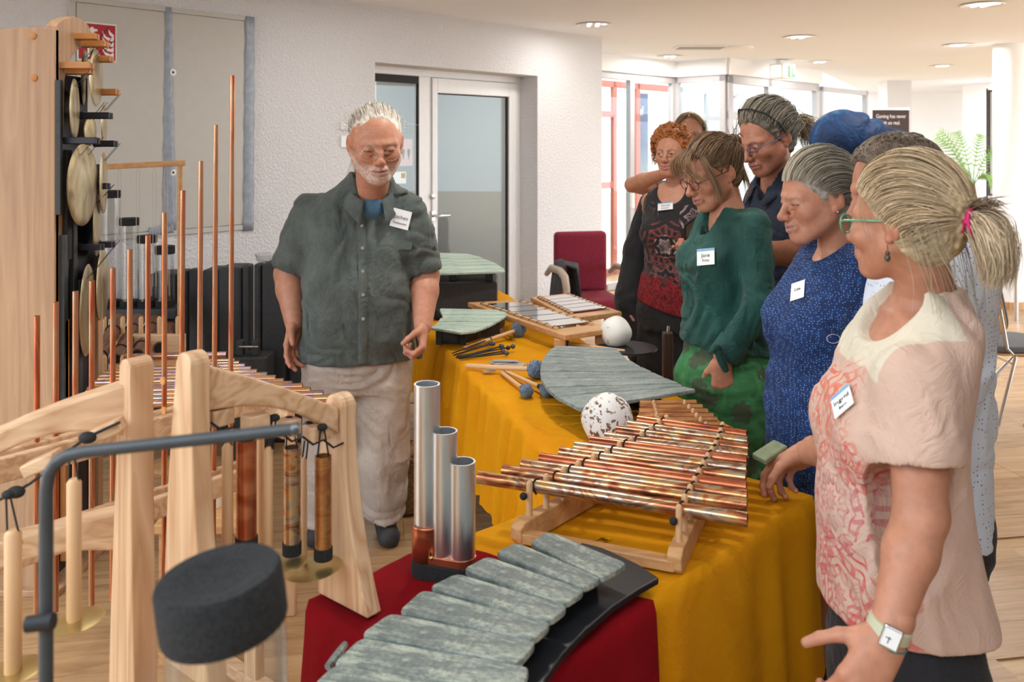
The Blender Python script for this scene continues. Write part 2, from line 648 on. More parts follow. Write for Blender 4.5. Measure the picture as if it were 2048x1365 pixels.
mb = MB().box((-.1, 1.72, 1.10), (.9, .3, .03), WALLM)
tag(mb.build('shelf_board', M['white_plastic']), 'white shelf board in the room behind the glass door', 'shelf')
hr = empty('crutch_pair', room_pt(0.0, 1.2, 0), 'two thin steel poles leaning behind the glass door', 'poles')
for dx in (0, .09):
    MB().tube([room_pt(-.12 + dx, .95, 0), room_pt(-.02 + dx, 1.0, 1.12)], .012, 8).build('pole', M['steel'], hr, smooth=True)
# poster behind the side pane
pp = empty('poster', WALLM @ Vector((wall_s(815, OFF), OFF + .03, 1.45)), 'pale pink poster of three ice cones behind the side pane', 'poster')
p0 = wall_pt(784, 278, OFF); p1 = wall_pt(829, 332, OFF)
mb = MB(); wbox(mb, p0.x - .12, p1.x, p1.z, p0.z, OFF + .022, OFF + .024); mb.build('sheet', simple('poster_pink', srgb(226, 196, 200), .7), pp)
for k in range(3):
    cx = p1.x - .04 - k * .055; cz = (p0.z + p1.z) / 2
    mb = MB().prism([(-.014, .0), (.014, .0), (0, -.06)], 0, .001, WALLM @ Matrix.Translation((cx, OFF + .0215, cz)) @ Matrix.Rotation(math.pi / 2, 4, 'X'))
    mb.sphere((cx, OFF + .0215, cz + .012), .016, 10, 6, (1, .05, 1), WALLM)
    mb.build('ice_cone', simple('cone_green', srgb(110, 130, 96), .8), pp)
p0 = wall_pt(800, 344, OFF); p1 = wall_pt(816, 362, OFF)
pq = empty('notice', WALLM @ Vector((p0.x, OFF + .03, p1.z)), 'small white and yellow notice below the pink poster', 'notice')
mb = MB(); wbox(mb, p0.x - .1, p1.x, p1.z - .02, p0.z, OFF + .022, OFF + .024); mb.build('sheet', M['white_plastic'], pq)
mb = MB(); wbox(mb, p1.x - .05, p1.x - .01, p0.z - .05, p0.z - .01, OFF + .02, OFF + .022); mb.build('sun_print', simple('print_yellow', srgb(240, 200, 60), .7), pq)
# light switches beside the door
for i, yy in enumerate((252, 284)):
    c = wall_pt(690, yy)
    mb = MB().box((c.x, -.006, c.z), (.08, .012, .08 if i else .06), WALLM)
    tag(mb.build('wall_switch', M['white_plastic'], bevel=.004), ('upper', 'lower')[i] + ' white switch plate on the plaster wall left of the glass door', 'switch')

# grey twin wall cabinet with taped joint
cb0, cb1 = wall_s(150), wall_s(496)
ct = wall_pt(300, 24).z + .01; cbz = wall_pt(300, 464).z
cab = empty('wall_cabinet', WALLM @ Vector(((cb0 + cb1) / 2, 0, cbz)), 'grey wall cabinet with two flat doors sealed by silver tape', 'cabinet')
mb = MB(); fw = .03
wbox(mb, cb0 - fw, cb1 + .01, ct, ct + fw, -.012, .01); wbox(mb, cb0 - fw, cb1 + .01, cbz - fw, cbz, -.012, .01)
wbox(mb, cb0 - fw, cb0, cbz, ct, -.012, .01); wbox(mb, cb1, cb1 + .01, cbz, ct, -.012, .01)
mb.build('cabinet_frame', M['cabinet_grey'], cab, bevel=.002)
cm = wall_s(335)
for (s0, s1) in ((cb0 + .004, cm - .003), (cm + .003, cb1 - .004)):
    mb = MB(); wbox(mb, s0, s1, cbz + .004, ct - .004, -.01, .01); mb.build('door', M['cabinet_grey'], cab, bevel=.002)
def strip(c0, c1, w0, w1, name='tape_strip', wav=.006, n=24, yo=-.0125):
    """wrinkled strip of tape between two wall points"""
    rows = []
    for i in range(n + 1):
        k = i / n
        x = c0[0] + (c1[0] - c0[0]) * k; z = c0[1] + (c1[1] - c0[1]) * k
        w = w0 + (w1 - w0) * k + wav * math.sin(i * 1.7)
        dx, dz = (1, 0) if abs(c1[1] - c0[1]) > abs(c1[0] - c0[0]) else (0, 1)
        rows.append([WALLM @ Vector((x + dx * w * j / 2, yo - .003 * (1 - abs(j)) - .002 * math.sin(i * 2.3 + j), z + dz * w * j / 2)) for j in (-1, -.5, 0, .5, 1)])
    o = MB().grid(rows).build(name, M['tape'], cab, smooth=True, solid=.001)
strip((cm, ct + .03), (cm + .005, cbz), .035, .085)
strip((cb1 + .005, ct + .03), (cb1 - .005, cbz - .04), .065, .075)
strip((wall_s(296), cbz + .0), (wall_s(345), cbz + .015), .05, .06)
for py in (145, 345):
    c = wall_pt(344, py)
    Mx = WALLM @ Matrix.Translation((c.x, -.01, c.z)) @ Matrix.Rotation(math.pi / 2, 4, 'X')
    mb = MB().lathe([(.021, 0), (.021, .003), (.014, .0045)], 20, Mx); o = mb.build('keyhole_ring', M['white_plastic'], cab, smooth=True)
    MB().lathe([(.007, .004), (.007, .006)], 10, Mx).build('keyhole', M['black'], o)

# fire equipment sign
sp0 = wall_pt(152, 40); sp1 = wall_pt(231, 122)
fs = empty('fire_sign', WALLM @ Vector(((sp0.x + sp1.x) / 2, -.02, sp1.z)), 'red and white fire extinguisher sign with flames on the wall cabinet', 'sign')
M['sign_red'] = simple('sign_red', srgb(178, 22, 34), .5)
sw = sp1.x - sp0.x; sh = sw
zt = wall_pt(231, 50).z
mb = MB(); wbox(mb, sp0.x - .0, sp1.x, zt - sh, zt, -.016, -.0105); mb.build('border', M['white_plastic'], fs)
mb = MB(); wbox(mb, sp0.x + .008, sp1.x - .008, zt - sh + .008, zt - .008, -.018, -.016); mb.build('panel', M['sign_red'], fs)
def sign_shape(poly, name):
    Mx = WALLM @ Matrix.Translation((sp0.x, -.0182, zt - sh)) @ Matrix.Rotation(math.pi / 2, 4, 'X')
    MB().prism([(x * sw, y * sh) for x, y in poly], -.0006, .001, Mx).build(name, M['white_plastic'], fs)
sign_shape([(.25, .1), (.45, .1), (.45, .62), (.41, .7), (.41, .76), (.5, .78), (.5, .83), (.4, .84), (.4, .88), (.33, .88), (.33, .85), (.22, .78), (.22, .74), (.33, .78), (.33, .7), (.25, .62)], 'extinguisher_symbol')
for k in range(4):
    y0 = .12 + k * .14; x0 = .62
    sign_shape([(x0 + .0, y0 + .22 + k * .015), (x0 + .04, y0 + .1), (x0 + .14, y0 + .02), (x0 + .28, y0), (x0 + .3, y0 + .05), (x0 + .29, y0 + .14), (x0 + .22, y0 + .08), (x0 + .1, y0 + .12)], 'flame_symbol')
sign_shape([(.78, .86), (.8, .72), (.92, .62), (.92, .72), (.84, .78)], 'flame_symbol')

# ---------------------------------------------------------------- entrance glazing beyond the wall end
A_ = Vector((1.0, 9.7, 0)); B_ = Vector((1.98, 10.68, 0)); C_ = Vector((2.5, 10.2, 0)); D_ = Vector((4.15, 11.9, 0))
GZ = 2.44
A_ = A_ - (B_ - A_).normalized() * 1.2
def glazing(idx, P, Q, bars, rails, fr=.07, top=GZ, mat='frame_grey', pane=True, z0=0.0, depth=.07):
    """glazed screen from P to Q: bars = mullion positions (m), rails = heights"""
    d = (Q - P); L = d.length; Mx = frame(P, d)
    o = empty('window_%d' % idx, P, kind='structure')
    mb = MB()
    mb.box((L / 2, 0, top - fr / 2), (L, depth, fr), Mx); mb.box((L / 2, 0, z0 + fr / 2), (L, depth, fr), Mx)
    for b in [fr / 2] + list(bars) + [L - fr / 2]:
        mb.box((b, 0, (top + z0) / 2), (fr, depth, top - z0 - .002), Mx)
    for r_ in rails:
        zz, b0, b1 = r_
        mb.box(((b0 + b1) / 2, 0, zz), (b1 - b0, depth * .95, fr), Mx)
    mb.build('window_frame', M[mat], o, bevel=.004)
    if pane:
        xs = [0] + list(bars) + [L]
        for i in range(len(xs) - 1):
            MB().box(((xs[i] + xs[i + 1]) / 2, 0, (top + z0) / 2), (xs[i + 1] - xs[i] - fr, .008, top - z0 - fr * 2), Mx).build('pane', M['pane'], o)
    return o
LA = (B_ - A_).length
glazing(1, A_, B_, [LA - .88], [], .08)
glazing(2, B_, C_, [], [], .075)
LC = (D_ - C_).length
glazing(3, C_, D_, [LC * .42], [(1.97, 0, LC)], .1)
# white fascia above the screens
mb = MB()
for P, Q in ((A_ - (B_ - A_), B_), (B_, C_), (C_, D_)):
    d = (Q - P); Mx = frame(P, d)
    mb.box((d.length / 2, 0.0, (GZ + CEIL) / 2), (d.length + .06, .14, CEIL - GZ), Mx)
struct(mb, 'trim_2', M['paint_white'])
# side wing that closes the porch and the far window
E_ = Vector((5.3, 13.1, 0))
glazing(4, D_ + Vector((.05, .05, 0)), E_, [], [(2.0, 0, 1.4)], .07, 2.42)
# outer red framed screens of the porch
R0 = Vector((.7, 11.6, 0)); R1 = Vector((3.2, 13.4, 0))
glazing(5, Vector((.9, 10.55, 0)), Vector((2.25, 12.0, 0)), [.55, 1.05], [(1.12, 0, .55), (2.0, 0, .55)], .085, 2.42, 'frame_red', depth=.05)
glazing(6, Vector((2.3, 12.05, 0)), Vector((4.4, 14.2, 0)), [.7, 1.5], [(2.0, 0, 2.2)], .08, 2.42, 'frame_grey', depth=.05)
# white push bar on the entrance door
e = (B_ - A_).normalized(); pb = A_ + e * (LA - .93) + Vector((.05, -.05, 0))
mb = MB().beam(pb + Vector((0, 0, .9)), pb + Vector((0, 0, 1.16)), .045, .04, up=(1, -1, 0))
tag(mb.build('door_closer_box', M['white_plastic'], bevel=.01, origin=pb + Vector((0, 0, .9))), 'white box handle on the grey frame of the entrance screen', 'handle')

# far walls
struct(MB().box((9.5, 17.2, 1.4), (14, .2, 2.8)), 'wall_far', M['paint_white'])
pil = at(1789, 285, 14.0)
mb = MB().box((pil.x, 14.0, 1.4), (.38, .35, 2.8)); struct(mb, 'wall_pillar', M['plaster'])
mb = MB()
cx = at(2017, 285, 8.75)
mb.lathe([(.14, 0.06), (.14, CEIL)], 48, Matrix.Translation((cx.x, 8.75, 0)))
cl = empty('column', (cx.x, 8.75, 0), 'round white column standing on the oak floor at the right', 'column', kind='structure')
mb.build('shaft', M['paint_white'], cl, smooth=True)
MB().lathe([(.146, 0), (.146, .07), (.141, .075)], 48, Matrix.Translation((cx.x, 8.75, 0))).build('skirting', wood('skirting_oak', srgb(196, 150, 100), srgb(160, 112, 70), 'Z'), cl, smooth=True)
# ================================================================== tables with cloths
def cloth_mat(name, col, dark, sheen=0.1, weave=900):
    t = NT(name)
    v = t.coords()
    f = t.noise(v, 3.5, 4, 0.6, 0.3)
    t.color(t.ramp(f, [(0.3, dark), (0.65, col)]))
    t.set(Roughness=0.95)
    t.b.inputs['Specular IOR Level'].default_value = .15
    w1 = t.n('TexWave', wave_type='BANDS', bands_direction='X'); w1.inputs['Scale'].default_value = weave
    t.l(v, w1.inputs['Vector'])
    creases = t.math('ABSOLUTE', t.math('SUBTRACT', t.noise(t.coords((4, 4, 1.6), (0.2, 0.1, 0.4)), 2.4, 5, 0.55, 1.4), .5))
    h = t.math('ADD', t.math('MULTIPLY', w1.outputs['Fac'], 0.03), t.math('MULTIPLY', creases, 1.0))
    t.bump(h, 0.6, 0.05)
    return t.m
M['yellow'] = cloth_mat('yellow_cloth', srgb(246, 172, 16), srgb(238, 154, 6))
M['red'] = cloth_mat('red_cloth', srgb(150, 6, 20), srgb(126, 2, 14))
M['table_leg'] = simple('table_leg_dark', srgb(58, 36, 26), .5)


def wav(x, y, seed=0.0):
    return (math.sin(x * 9.1 + 2.2 * math.sin(y * 5.3 + seed)) * math.sin(y * 7.7 + 1.7 * math.sin(x * 4.1 + seed)) * .6
            + .4 * math.sin(x * 23 + y * 17 + 3 * math.sin(x * 7 + seed)) * math.sin(y * 13 - x * 9 + seed))


def table_cloth(name, corners, ztop, hem, mat, label, amp=.010, waves=34, flare=.03, topamp=.003, seed=0.0, rings=26, skirt_rows=14, per=420, hemfun=None, top_noise=1.0):
    """cloth over a flat table: corners are counter-clockwise plan points"""
    pts = [Vector((c[0], c[1], 0)) for c in corners]
    n = len(pts)
    # outline with small corner radius
    out = []
    tot = sum((pts[(i + 1) % n] - pts[i]).length for i in range(n))
    for i in range(n):
        p0 = pts[i]; p1 = pts[(i + 1) % n]; L = (p1 - p0).length
        m = max(4, int(per * L / tot))
        d = (p1 - p0).normalized()
        nn = Vector((d.y, -d.x, 0))
        for k in range(m):
            out.append((p0 + d * (L * k / m), nn, L * k / m, L))
    N = len(out)
    # smooth normals around corners
    nrm = []
    for i in range(N):
        a = Vector((0, 0, 0))
        for j in range(-4, 5):
            a += out[(i + j) % N][1]
        nrm.append(a.normalized())
    cen = sum((p for p in pts), Vector()) / n
    mb = MB()
    rows = []
    for r_ in range(1, rings + 1):
        k = (r_ / rings)
        row = []
        for i in range(N):
            p = cen + (out[i][0] - cen) * k
            z = ztop + topamp * top_noise * (wav(p.x * 1.0, p.y * 1.0, seed) + .35 * wav(p.x * 3.1, p.y * 2.7, seed + 2))
            row.append((p.x, p.y, z))
        rows.append(row)
    acc = 0.0
    per_s = [0.0]
    for i in range(N):
        acc += (out[(i + 1) % N][0] - out[i][0]).length
        per_s.append(acc)
    for r_ in range(1, skirt_rows + 1):
        k = r_ / skirt_rows
        row = []
        for i in range(N):
            p = out[i][0]; s_ = per_s[i]
            ph = s_ / acc * 2 * math.pi * waves
            fold = math.sin(ph + 1.3 * math.sin(ph * .37 + seed)) * .6 + .4 * math.sin(ph * .53 + 2 * math.sin(ph * .21) + seed)
            hz = hem if hemfun is None else hemfun(p, s_)
            z = ztop - .004 - (ztop - hz) * (k ** 1.15)
            o_ = .006 + flare * k + amp * fold * min(1.0, k * 2.2 + .12)
            q = p + nrm[i] * o_
            row.append((q.x, q.y, z + .004 * math.sin(ph * 1.7) * k))
        rows.append(row)
    rows = [r_ + [r_[0]] for r_ in rows]
    mb.grid(rows)
    # middle patch
    c0 = len(mb.v); mb.v.append((cen.x, cen.y, ztop))
    for i in range(N):
        mb.f.append((c0, i, i + 1))
    mb.f = [tuple(reversed(f)) for f in mb.f]
    o = mb.build(name, mat, smooth=True, origin=(cen.x, cen.y, ztop), angle=0)
    return tag(o, label, 'tablecloth')


TZ = 0.74
# long table: frame by its two directions
N1 = Vector((0.957, 0.29, 0)); D1 = Vector((0.29, -0.957, 0))
def t1(a, b): return N1 * a + D1 * b
T1A0, T1A1 = 0.845, 1.48
T1B0, T1B1 = -5.45, -2.40          # far end, near end
c1 = [t1(T1A0, T1B0), t1(T1A0, T1B1), t1(T1A1, T1B1), t1(T1A1, T1B0)]
N2 = Vector((0.7184, -0.6956, 0)); D2 = Vector((0.6956, 0.7184, 0))
def t2(a, b): return N2 * a + D2 * b
T2A0, T2A1 = -1.475, -1.012
T2B0, T2B1 = 0.98, 2.16
c2 = [t2(T2A0, T2B0), t2(T2A1, T2B0), t2(T2A1, T2B1), t2(T2A0, T2B1)]


def table(name, cs, inset, label):
    cen = sum((Vector(c) for c in cs), Vector()) / 4
    o = empty(name, (cen.x, cen.y, 0), label, 'table')
    ins = [cen + (Vector(c) - cen) * inset for c in cs]
    MB().prism([(p.x, p.y) for p in ins], TZ - .035, TZ - .006).build('table_top', M['table_leg'], o)
    for c in cs:
        p = cen + (Vector(c) - cen) * (inset - .1)
        MB().box((p.x, p.y, (TZ - .035) / 2), (.04, .04, TZ - .035)).build('leg', M['table_leg'], o)
    return o
cm1 = [t1(T1A0, -3.93), t1(T1A0, T1B1), t1(T1A1, T1B1), t1(T1A1, -3.93)]
cm2 = [t1(T1A0, T1B0), t1(T1A0, -3.94), t1(T1A1, -3.94), t1(T1A1, T1B0)]
table('folding_table', cm1, .97, 'long table under the yellow cloth, nearer half with the big stone fan')
table('folding_table', cm2, .97, 'long table under the yellow cloth, farther half with the black box')
table('folding_table', c2, .96, 'narrow table under yellow and red cloth in the foreground')
table_cloth('tablecloth', c1, TZ, .37, M['yellow'], 'yellow cloth on the long table with the stone fans', amp=.020, waves=52, flare=.035, topamp=.006,
            hemfun=lambda p, s: .375 + .02 * math.sin(s * 2.1))
table_cloth('tablecloth', c2, TZ, .3, M['yellow'], 'yellow cloth on the narrow table under the copper tube xylophone', amp=.012, waves=17, flare=.03, topamp=.004, seed=1.7,
            hemfun=lambda p, s: .31 + .015 * math.sin(s * 3))
# red cloth over the near part of the narrow table
RB = 1.485
c3 = [t2(T2A0 - .012, T2B0 - .02), t2(T2A1 + .018, T2B0 - .02), t2(T2A1 + .018, 1.425), t2(T2A0 - .012, 1.30)]
table_cloth('tablecloth', c3, TZ + .010, .25, M['red'], 'dark red cloth over the near end of the narrow table', amp=.008, waves=15, flare=.035, topamp=.006, seed=4.1, skirt_rows=16)
# ================================================================== instruments on the tables
# slate: grey green with fine light flecks
def slate(name, base, light, dark, scale=1.0, axis=0):
    t = NT(name)
    k = [(4, 22, 22), (22, 4, 22)][axis]
    v = t.coords(tuple(a * scale for a in k))
    oi = t.n('ObjectInfo')
    n1 = t.noise(v, 3.0, 6, 0.7, .5)
    n2 = t.noise(t.coords((40 * scale,) * 3), 3.0, 4, 0.7)
    n3 = t.noise(t.coords((14 * scale,) * 3), 1.0, 3, 0.6)
    f = t.math('ADD', t.math('ADD', t.math('MULTIPLY', n1, .5), t.math('MULTIPLY', n2, .32)), t.math('MULTIPLY', n3, .18))
    f = t.math('ADD', f, t.math('MULTIPLY', t.math('SUBTRACT', oi.outputs['Random'], .5), .05))
    t.color(t.ramp(f, [(.36, dark), (.5, base), (.62, light)]))
    t.set(Roughness=.62)
    t.bump(f, .5, .004)
    return t.m
M['slate'] = slate('slate_green_grey', srgb(112, 120, 114), srgb(168, 174, 158), srgb(70, 80, 80), 1.0)
M['slate_pale'] = slate('slate_pale_green', srgb(164, 184, 170), srgb(192, 206, 190), srgb(120, 140, 128), 1.0)
M['slate_mid'] = slate('slate_mid_grey', srgb(116, 126, 122), srgb(150, 158, 150), srgb(84, 94, 92), 1.0)
M['black_plate'] = simple('black_lacquer_plate', (.012, .014, .017), .38, var=.2)

# tarnished copper: bands of brown, orange, gold and blue-grey
def copper(name, cols, scale=(7, 30, 30), rough=.28, nsc=1.0):
    t = NT(name)
    oi = t.n('ObjectInfo'); tc = t.n('TexCoord'); mp = t.n('Mapping')
    t.l(tc.outputs['Object'], mp.inputs['Vector'])
    cmb = t.n('CombineXYZ')
    for i_, k in enumerate((53.0, 17.0, 29.0)):
        t.l(t.math('MULTIPLY', oi.outputs['Random'], k), cmb.inputs[i_])
    t.l(cmb.outputs[0], mp.inputs['Location'])
    mp.inputs['Scale'].default_value = scale
    f = t.noise(mp.outputs[0], nsc, 3, .5, 1.3)
    f = t.math('ADD', f, t.math('MULTIPLY', t.math('SUBTRACT', oi.outputs['Random'], .5), .16))
    n = len(cols)
    t.color(t.ramp(f, [(.28 + .44 * i / (n - 1), c) for i, c in enumerate(cols)]))
    t.set(Metallic=.85, Roughness=rough)
    f2 = t.noise(mp.outputs[0], 6.0, 4, .6)
    t.bump(f2, .05, .001)
    return t.m
CU = [srgb(96, 66, 52), srgb(150, 92, 66), srgb(178, 112, 76), srgb(206, 164, 112), srgb(176, 164, 146), srgb(140, 92, 72), srgb(196, 150, 104), srgb(120, 90, 78)]
M['copper'] = copper('tarnished_copper', CU, (9, 22, 22), .26)
M['copper_red'] = copper('reddish_copper', [srgb(140, 76, 54), srgb(178, 98, 66), srgb(204, 132, 96), srgb(156, 92, 72)], (5, 12, 12))
M['copper_v'] = copper('pipe_copper', [srgb(176, 98, 70), srgb(206, 124, 86), srgb(194, 156, 126), srgb(214, 140, 100), srgb(214, 182, 142)], (30, 30, 3.4), .34)
M['chrome_copper'] = copper('heat_tinted_copper', [srgb(214, 130, 84), srgb(230, 180, 120), srgb(170, 150, 170), srgb(226, 160, 90), srgb(150, 170, 176)], (9, 9, 9), .2)
M['bamboo_cu'] = copper('brown_tube', [srgb(120, 76, 50), srgb(170, 112, 72), srgb(196, 142, 88), srgb(150, 94, 62)], (6, 30, 30), .4)
M['alu'] = simple('aluminium_tube', (.74, .77, .80), .34, 1.0, var=.06, nscale=4)
PINE_L, PINE_D = srgb(218, 182, 144), srgb(184, 138, 98)
M['pine_x'] = wood('pine_x', PINE_L, PINE_D, 'X', 1.2, contrast=.75, rings=8)
M['pine_y'] = wood('pine_y', PINE_L, PINE_D, 'Y', 1.2, contrast=.75, rings=8)
M['pine_z'] = wood('pine_z', PINE_L, PINE_D, 'Z', 1.2, contrast=.75, rings=8)
M['dowel'] = simple('dowel', srgb(206, 164, 120), .55, var=.05, nscale=8)
M['oak_frame'] = wood('oak_frame', srgb(206, 160, 108), srgb(172, 122, 76), 'X', 2.0, contrast=.45, rings=6)
M['brass'] = simple('brass_disc', srgb(196, 176, 120), .32, .9, var=.2, nscale=14)


def bar_mesh(L0, L1, w0, w1, th, rnd=.012):
    """tapered stone bar along x: width w0 at x=0 to w1 at x=L, rounded corners, slightly bowed outline"""
    poly = []
    L = L0
    def corner(cx, cy, a0):
        for k in range(5):
            a = a0 + math.pi / 2 * k / 4
            poly.append((cx + rnd * math.cos(a), cy + rnd * math.sin(a)))
    corner(L - rnd, w1 / 2 - rnd, 0)
    corner(rnd, w0 / 2 - rnd, math.pi / 2)
    corner(rnd, -w0 / 2 + rnd, math.pi)
    corner(L - rnd, -w1 / 2 + rnd, -math.pi / 2)
    return MB().prism(poly, 0, th)


def stone_fan(name, loc, label, quads, th, mat, z, parent_parts=None, tilt=None, cat='lithophone', group=None, rnd=.008):
    """fan of stone bars, each given by its two end edges on the plan: (p_left0, p_left1, p_right0, p_right1)"""
    o = empty(name, loc, label, cat, group)
    for i, (a, b, c, d) in enumerate(quads):
        # a-b: one end edge, c-d: other end edge, order around a,b,d,c
        P = [Vector(p) for p in (a, b, d, c)]
        cen = sum(P, Vector()) / 4
        xd = (P[1] + P[2] - P[0] - P[3]); xd.z = 0
        ang = math.atan2(xd.y, xd.x)
        Mx = Matrix.Translation((cen.x, cen.y, z)) @ Matrix.Rotation(ang, 4, 'Z')
        inv = Mx.inverted()
        q = [inv @ Vector((p.x, p.y, z)) for p in P]
        # rounded corners
        poly = []
        for k in range(4):
            p = q[k]; pp = q[k - 1]; pn = q[(k + 1) % 4]
            d0 = (pp - p).normalized(); d1 = (pn - p).normalized()
            r_ = min(rnd, (pp - p).length * .3, (pn - p).length * .3)
            for s_ in (0, .5, 1):
                e0 = p + d0 * r_; e1 = p + d1 * r_
                m_ = p
                pt = e0 * (1 - s_) ** 2 + m_ * 2 * s_ * (1 - s_) + e1 * s_ ** 2
                poly.append((pt.x, pt.y))
        mb = MB().prism(poly, 0, th)
        me = mesh_of(mb, 'stone_bar', mat)
        ob = inst(me, 'stone_bar', Mx, o)
        dz = 0 if tilt is None else tilt(i)
        ob.location.z += dz + (i % 2) * .0008
        m_ = ob.modifiers.new('bevel', 'BEVEL'); m_.width = min(.003, th * .3); m_.segments = 2; m_.limit_method = 'ANGLE'
    return o

# ---- front lithophone: nine flat stones on a curved black plate
ZB = TZ + .012
zst = ZB + .062
# left-end edge and right-end edge of each bar in the photograph: (left far, left near, right far, right near)
LB = [((1097, 1063), (1058, 1085), (1256, 1128), (1205, 1158)),
      ((1033, 1086), (989, 1107), (1205, 1158), (1168, 1178)),
      ((975, 1113), (925, 1139), (1172, 1181), (1130, 1209)),
      ((914, 1148), (857, 1176), (1138, 1215), (1100, 1245)),
      ((845, 1180), (796, 1224), (1105, 1247), (1068, 1281)),
      ((780, 1228), (720, 1271), (1075, 1285), (1038, 1329)),
      ((722, 1276), (664, 1330), (1061, 1335), (1042, 1385)),
      ((668, 1331), (606, 1392), (1045, 1392), (1030, 1462)),
      ((604, 1396), (540, 1470), (1034, 1466), (1020, 1550))]
quads = []
for a, b, c, d in LB:
    quads.append(tuple(onz(p[0], p[1], zst + .012) for p in (a, c, b, d)))
# order for stone_fan: a=left far, b=right far, c=left near, d=right near
lith = stone_fan('lithophone', t2(-1.2, 1.45) + Vector((0, 0, ZB)), 'large dark green-grey stone bar instrument on a curved black plate in the foreground', quads, .013, M['slate'], zst, rnd=.014)
# black curved plate below: offset from the bar ends
zpl = ZB + .014
right_edge = [onz(p[0], p[1], zpl + .02) for p in ((1318, 1148), (1275, 1172), (1225, 1205), (1170, 1252), (1125, 1300), (1090, 1350), (1070, 1420), (1056, 1520))]
left_edge = [onz(p[0], p[1], zpl + .02) for p in ((1165, 1078), (1090, 1110), (1010, 1150), (920, 1200), (830, 1265), (760, 1330), (690, 1420), (640, 1520))]
poly = [(p.x, p.y) for p in right_edge] + [(p.x, p.y) for p in reversed(left_edge)]
# rounded far end
tip = onz(1205, 1088, zpl + .02); tip2 = onz(1275, 1120, zpl + .02)
poly = [(tip.x, tip.y), (tip2.x, tip2.y)] + poly
poly = poly[::-1]
MB().prism(poly, ZB + .012, ZB + .026).build('base_plate', M['black_plate'], lith, bevel=.003)
# wooden rib under the plate and felt rails under the bars
for off, m_, nm, z0, z1, rr in ((.35, M['black'], 'felt_rail', ZB + .026, zst, .010), (.75, M['black'], 'felt_rail', ZB + .026, zst, .010)):
    pts = []
    for q in quads:
        l_ = (Vector(q[0]) + Vector(q[2])) / 2; r_ = (Vector(q[1]) + Vector(q[3])) / 2
        p = l_ + (r_ - l_) * off; p.z = (z0 + z1) / 2
        pts.append(p)
    mb = MB()
    for i in range(len(pts) - 1):
        mb.beam(pts[i], pts[i + 1], .016, z1 - z0 - .002)
    mb.build(nm, m_, lith)
rb = [onz(p[0], p[1], ZB + .01) for p in ((1170, 1245), (1130, 1282), (1104, 1318), (1085, 1360), (1075, 1400))]
mb = MB()
for i in range(len(rb) - 1): mb.beam(rb[i], rb[i + 1], .012, .012)
mb.build('wooden_rib', M['oak_frame'], lith)
# small loose stone rod on the red cloth
a = onz(690, 1290, ZB + .012); b = onz(655, 1335, ZB + .012)
tag(MB().tube([a, a + (b - a) * .5 + Vector((.003, 0, .002)), b], [.006, .008, .006], 8).build('stone_rod', M['slate'], smooth=True, origin=a), 'small stone rod lying on the red cloth left of the dark stone bars', 'stone rod')

# ---- copper tube xylophone: eleven tubes on two pegged rails
XT = TZ + .115
tubes = [((957, 955), (1495, 1040)), ((1006, 942), (1494, 1012)), ((1044, 930), (1494, 994)), ((1080, 918), (1493, 976)), ((1120, 906), (1492, 957)),
         ((1150, 895), (1493, 940)), ((1181, 884), (1494, 924)), ((1210, 876), (1496, 911)), ((1234, 863), (1497, 898)), ((1257, 852), (1496, 884)), ((1276, 841), (1494, 871))]
xy = empty('tube_xylophone', onz(1250, 1100, TZ), 'copper tube xylophone with eleven tarnished tubes on a wooden peg frame', 'xylophone')
def rail_pt(k, A, B): return A + (B - A) * k
railL = []; railR = []
# keep tubes parallel-ish in plan: intersect pixel rays with the tube plane
for i, (a, b) in enumerate(tubes):
    p = onz(a[0], a[1], XT); q = onz(b[0], b[1], XT)
    d = (q - p); L = d.length
    me = MB().pipe((0, 0, 0), (L, 0, 0), .0152, .0018, 20)
    m_ = M['copper_red'] if i in (3, 6, 10) else M['copper']
    inst(mesh_of(me, 'copper_tube', m_, True), 'copper_tube', frame(p, d), xy)
    railL.append(p + d * .235); railR.append(p + d * .775)
# peg rails converging away from the viewer
for rail in (railL, railR):
    P0 = rail[0]; P1 = rail[-1]
    e = (P1 - P0).normalized(); P0 = P0 - e * .075; P1 = P1 + e * .05
    side = Vector((e.y, -e.x, 0))
    Mx = frame((P0.x, P0.y, TZ + .004), e)
    L = (P1 - P0).length
    poly = [(0, .012), (.012, .0), (L - .02, .0), (L, .02), (L - .005, .045), (L - .02, .052), (.02, .052), (0, .04)]
    # profile in x-z plane
    Mp = Mx @ Matrix.Rotation(math.pi / 2, 4, 'X')
    MB().prism(poly, -.016, .016, Mp).build('rail', M['oak_frame'], xy, bevel=.003)
    for i in range(len(rail) + 1):
        if i == 0: c = rail[0] - e * .025
        elif i == len(rail): c = rail[-1] + e * .022
        else: c = (rail[i - 1] + rail[i]) / 2
        mb = MB().lathe([(.0072, TZ + .05), (.0072, XT + .012), (.006, XT + .0175), (.003, XT + .02)], 12, Matrix.Translation((c.x, c.y, 0)))
        mb.build('peg', M['dowel'], xy, smooth=True)
    # black cord looped over every tube
    for i, c in enumerate(rail):
        Mc = frame(c, Vector((tubes[i][1][0] - tubes[i][0][0], 0, 0)))
        dvec = (onz(*tubes[i][1], XT) - onz(*tubes[i][0], XT))
        Mc = frame(c, dvec)
        pts = [Mc @ Vector((.003 * math.sin(a * 2), .0168 * math.cos(a), .0168 * math.sin(a))) for a in [k * 2 * math.pi / 16 for k in range(17)]]
        MB().tube(pts, .0019, 6).build('cord_loop', M['cord'], xy, smooth=True)
    pk = rail[0] - e * .028
    MB().sphere((pk.x - .012, pk.y - .006, XT - .012), .009, 10, 6).build('cord_knot', M['cord'], xy, smooth=True)
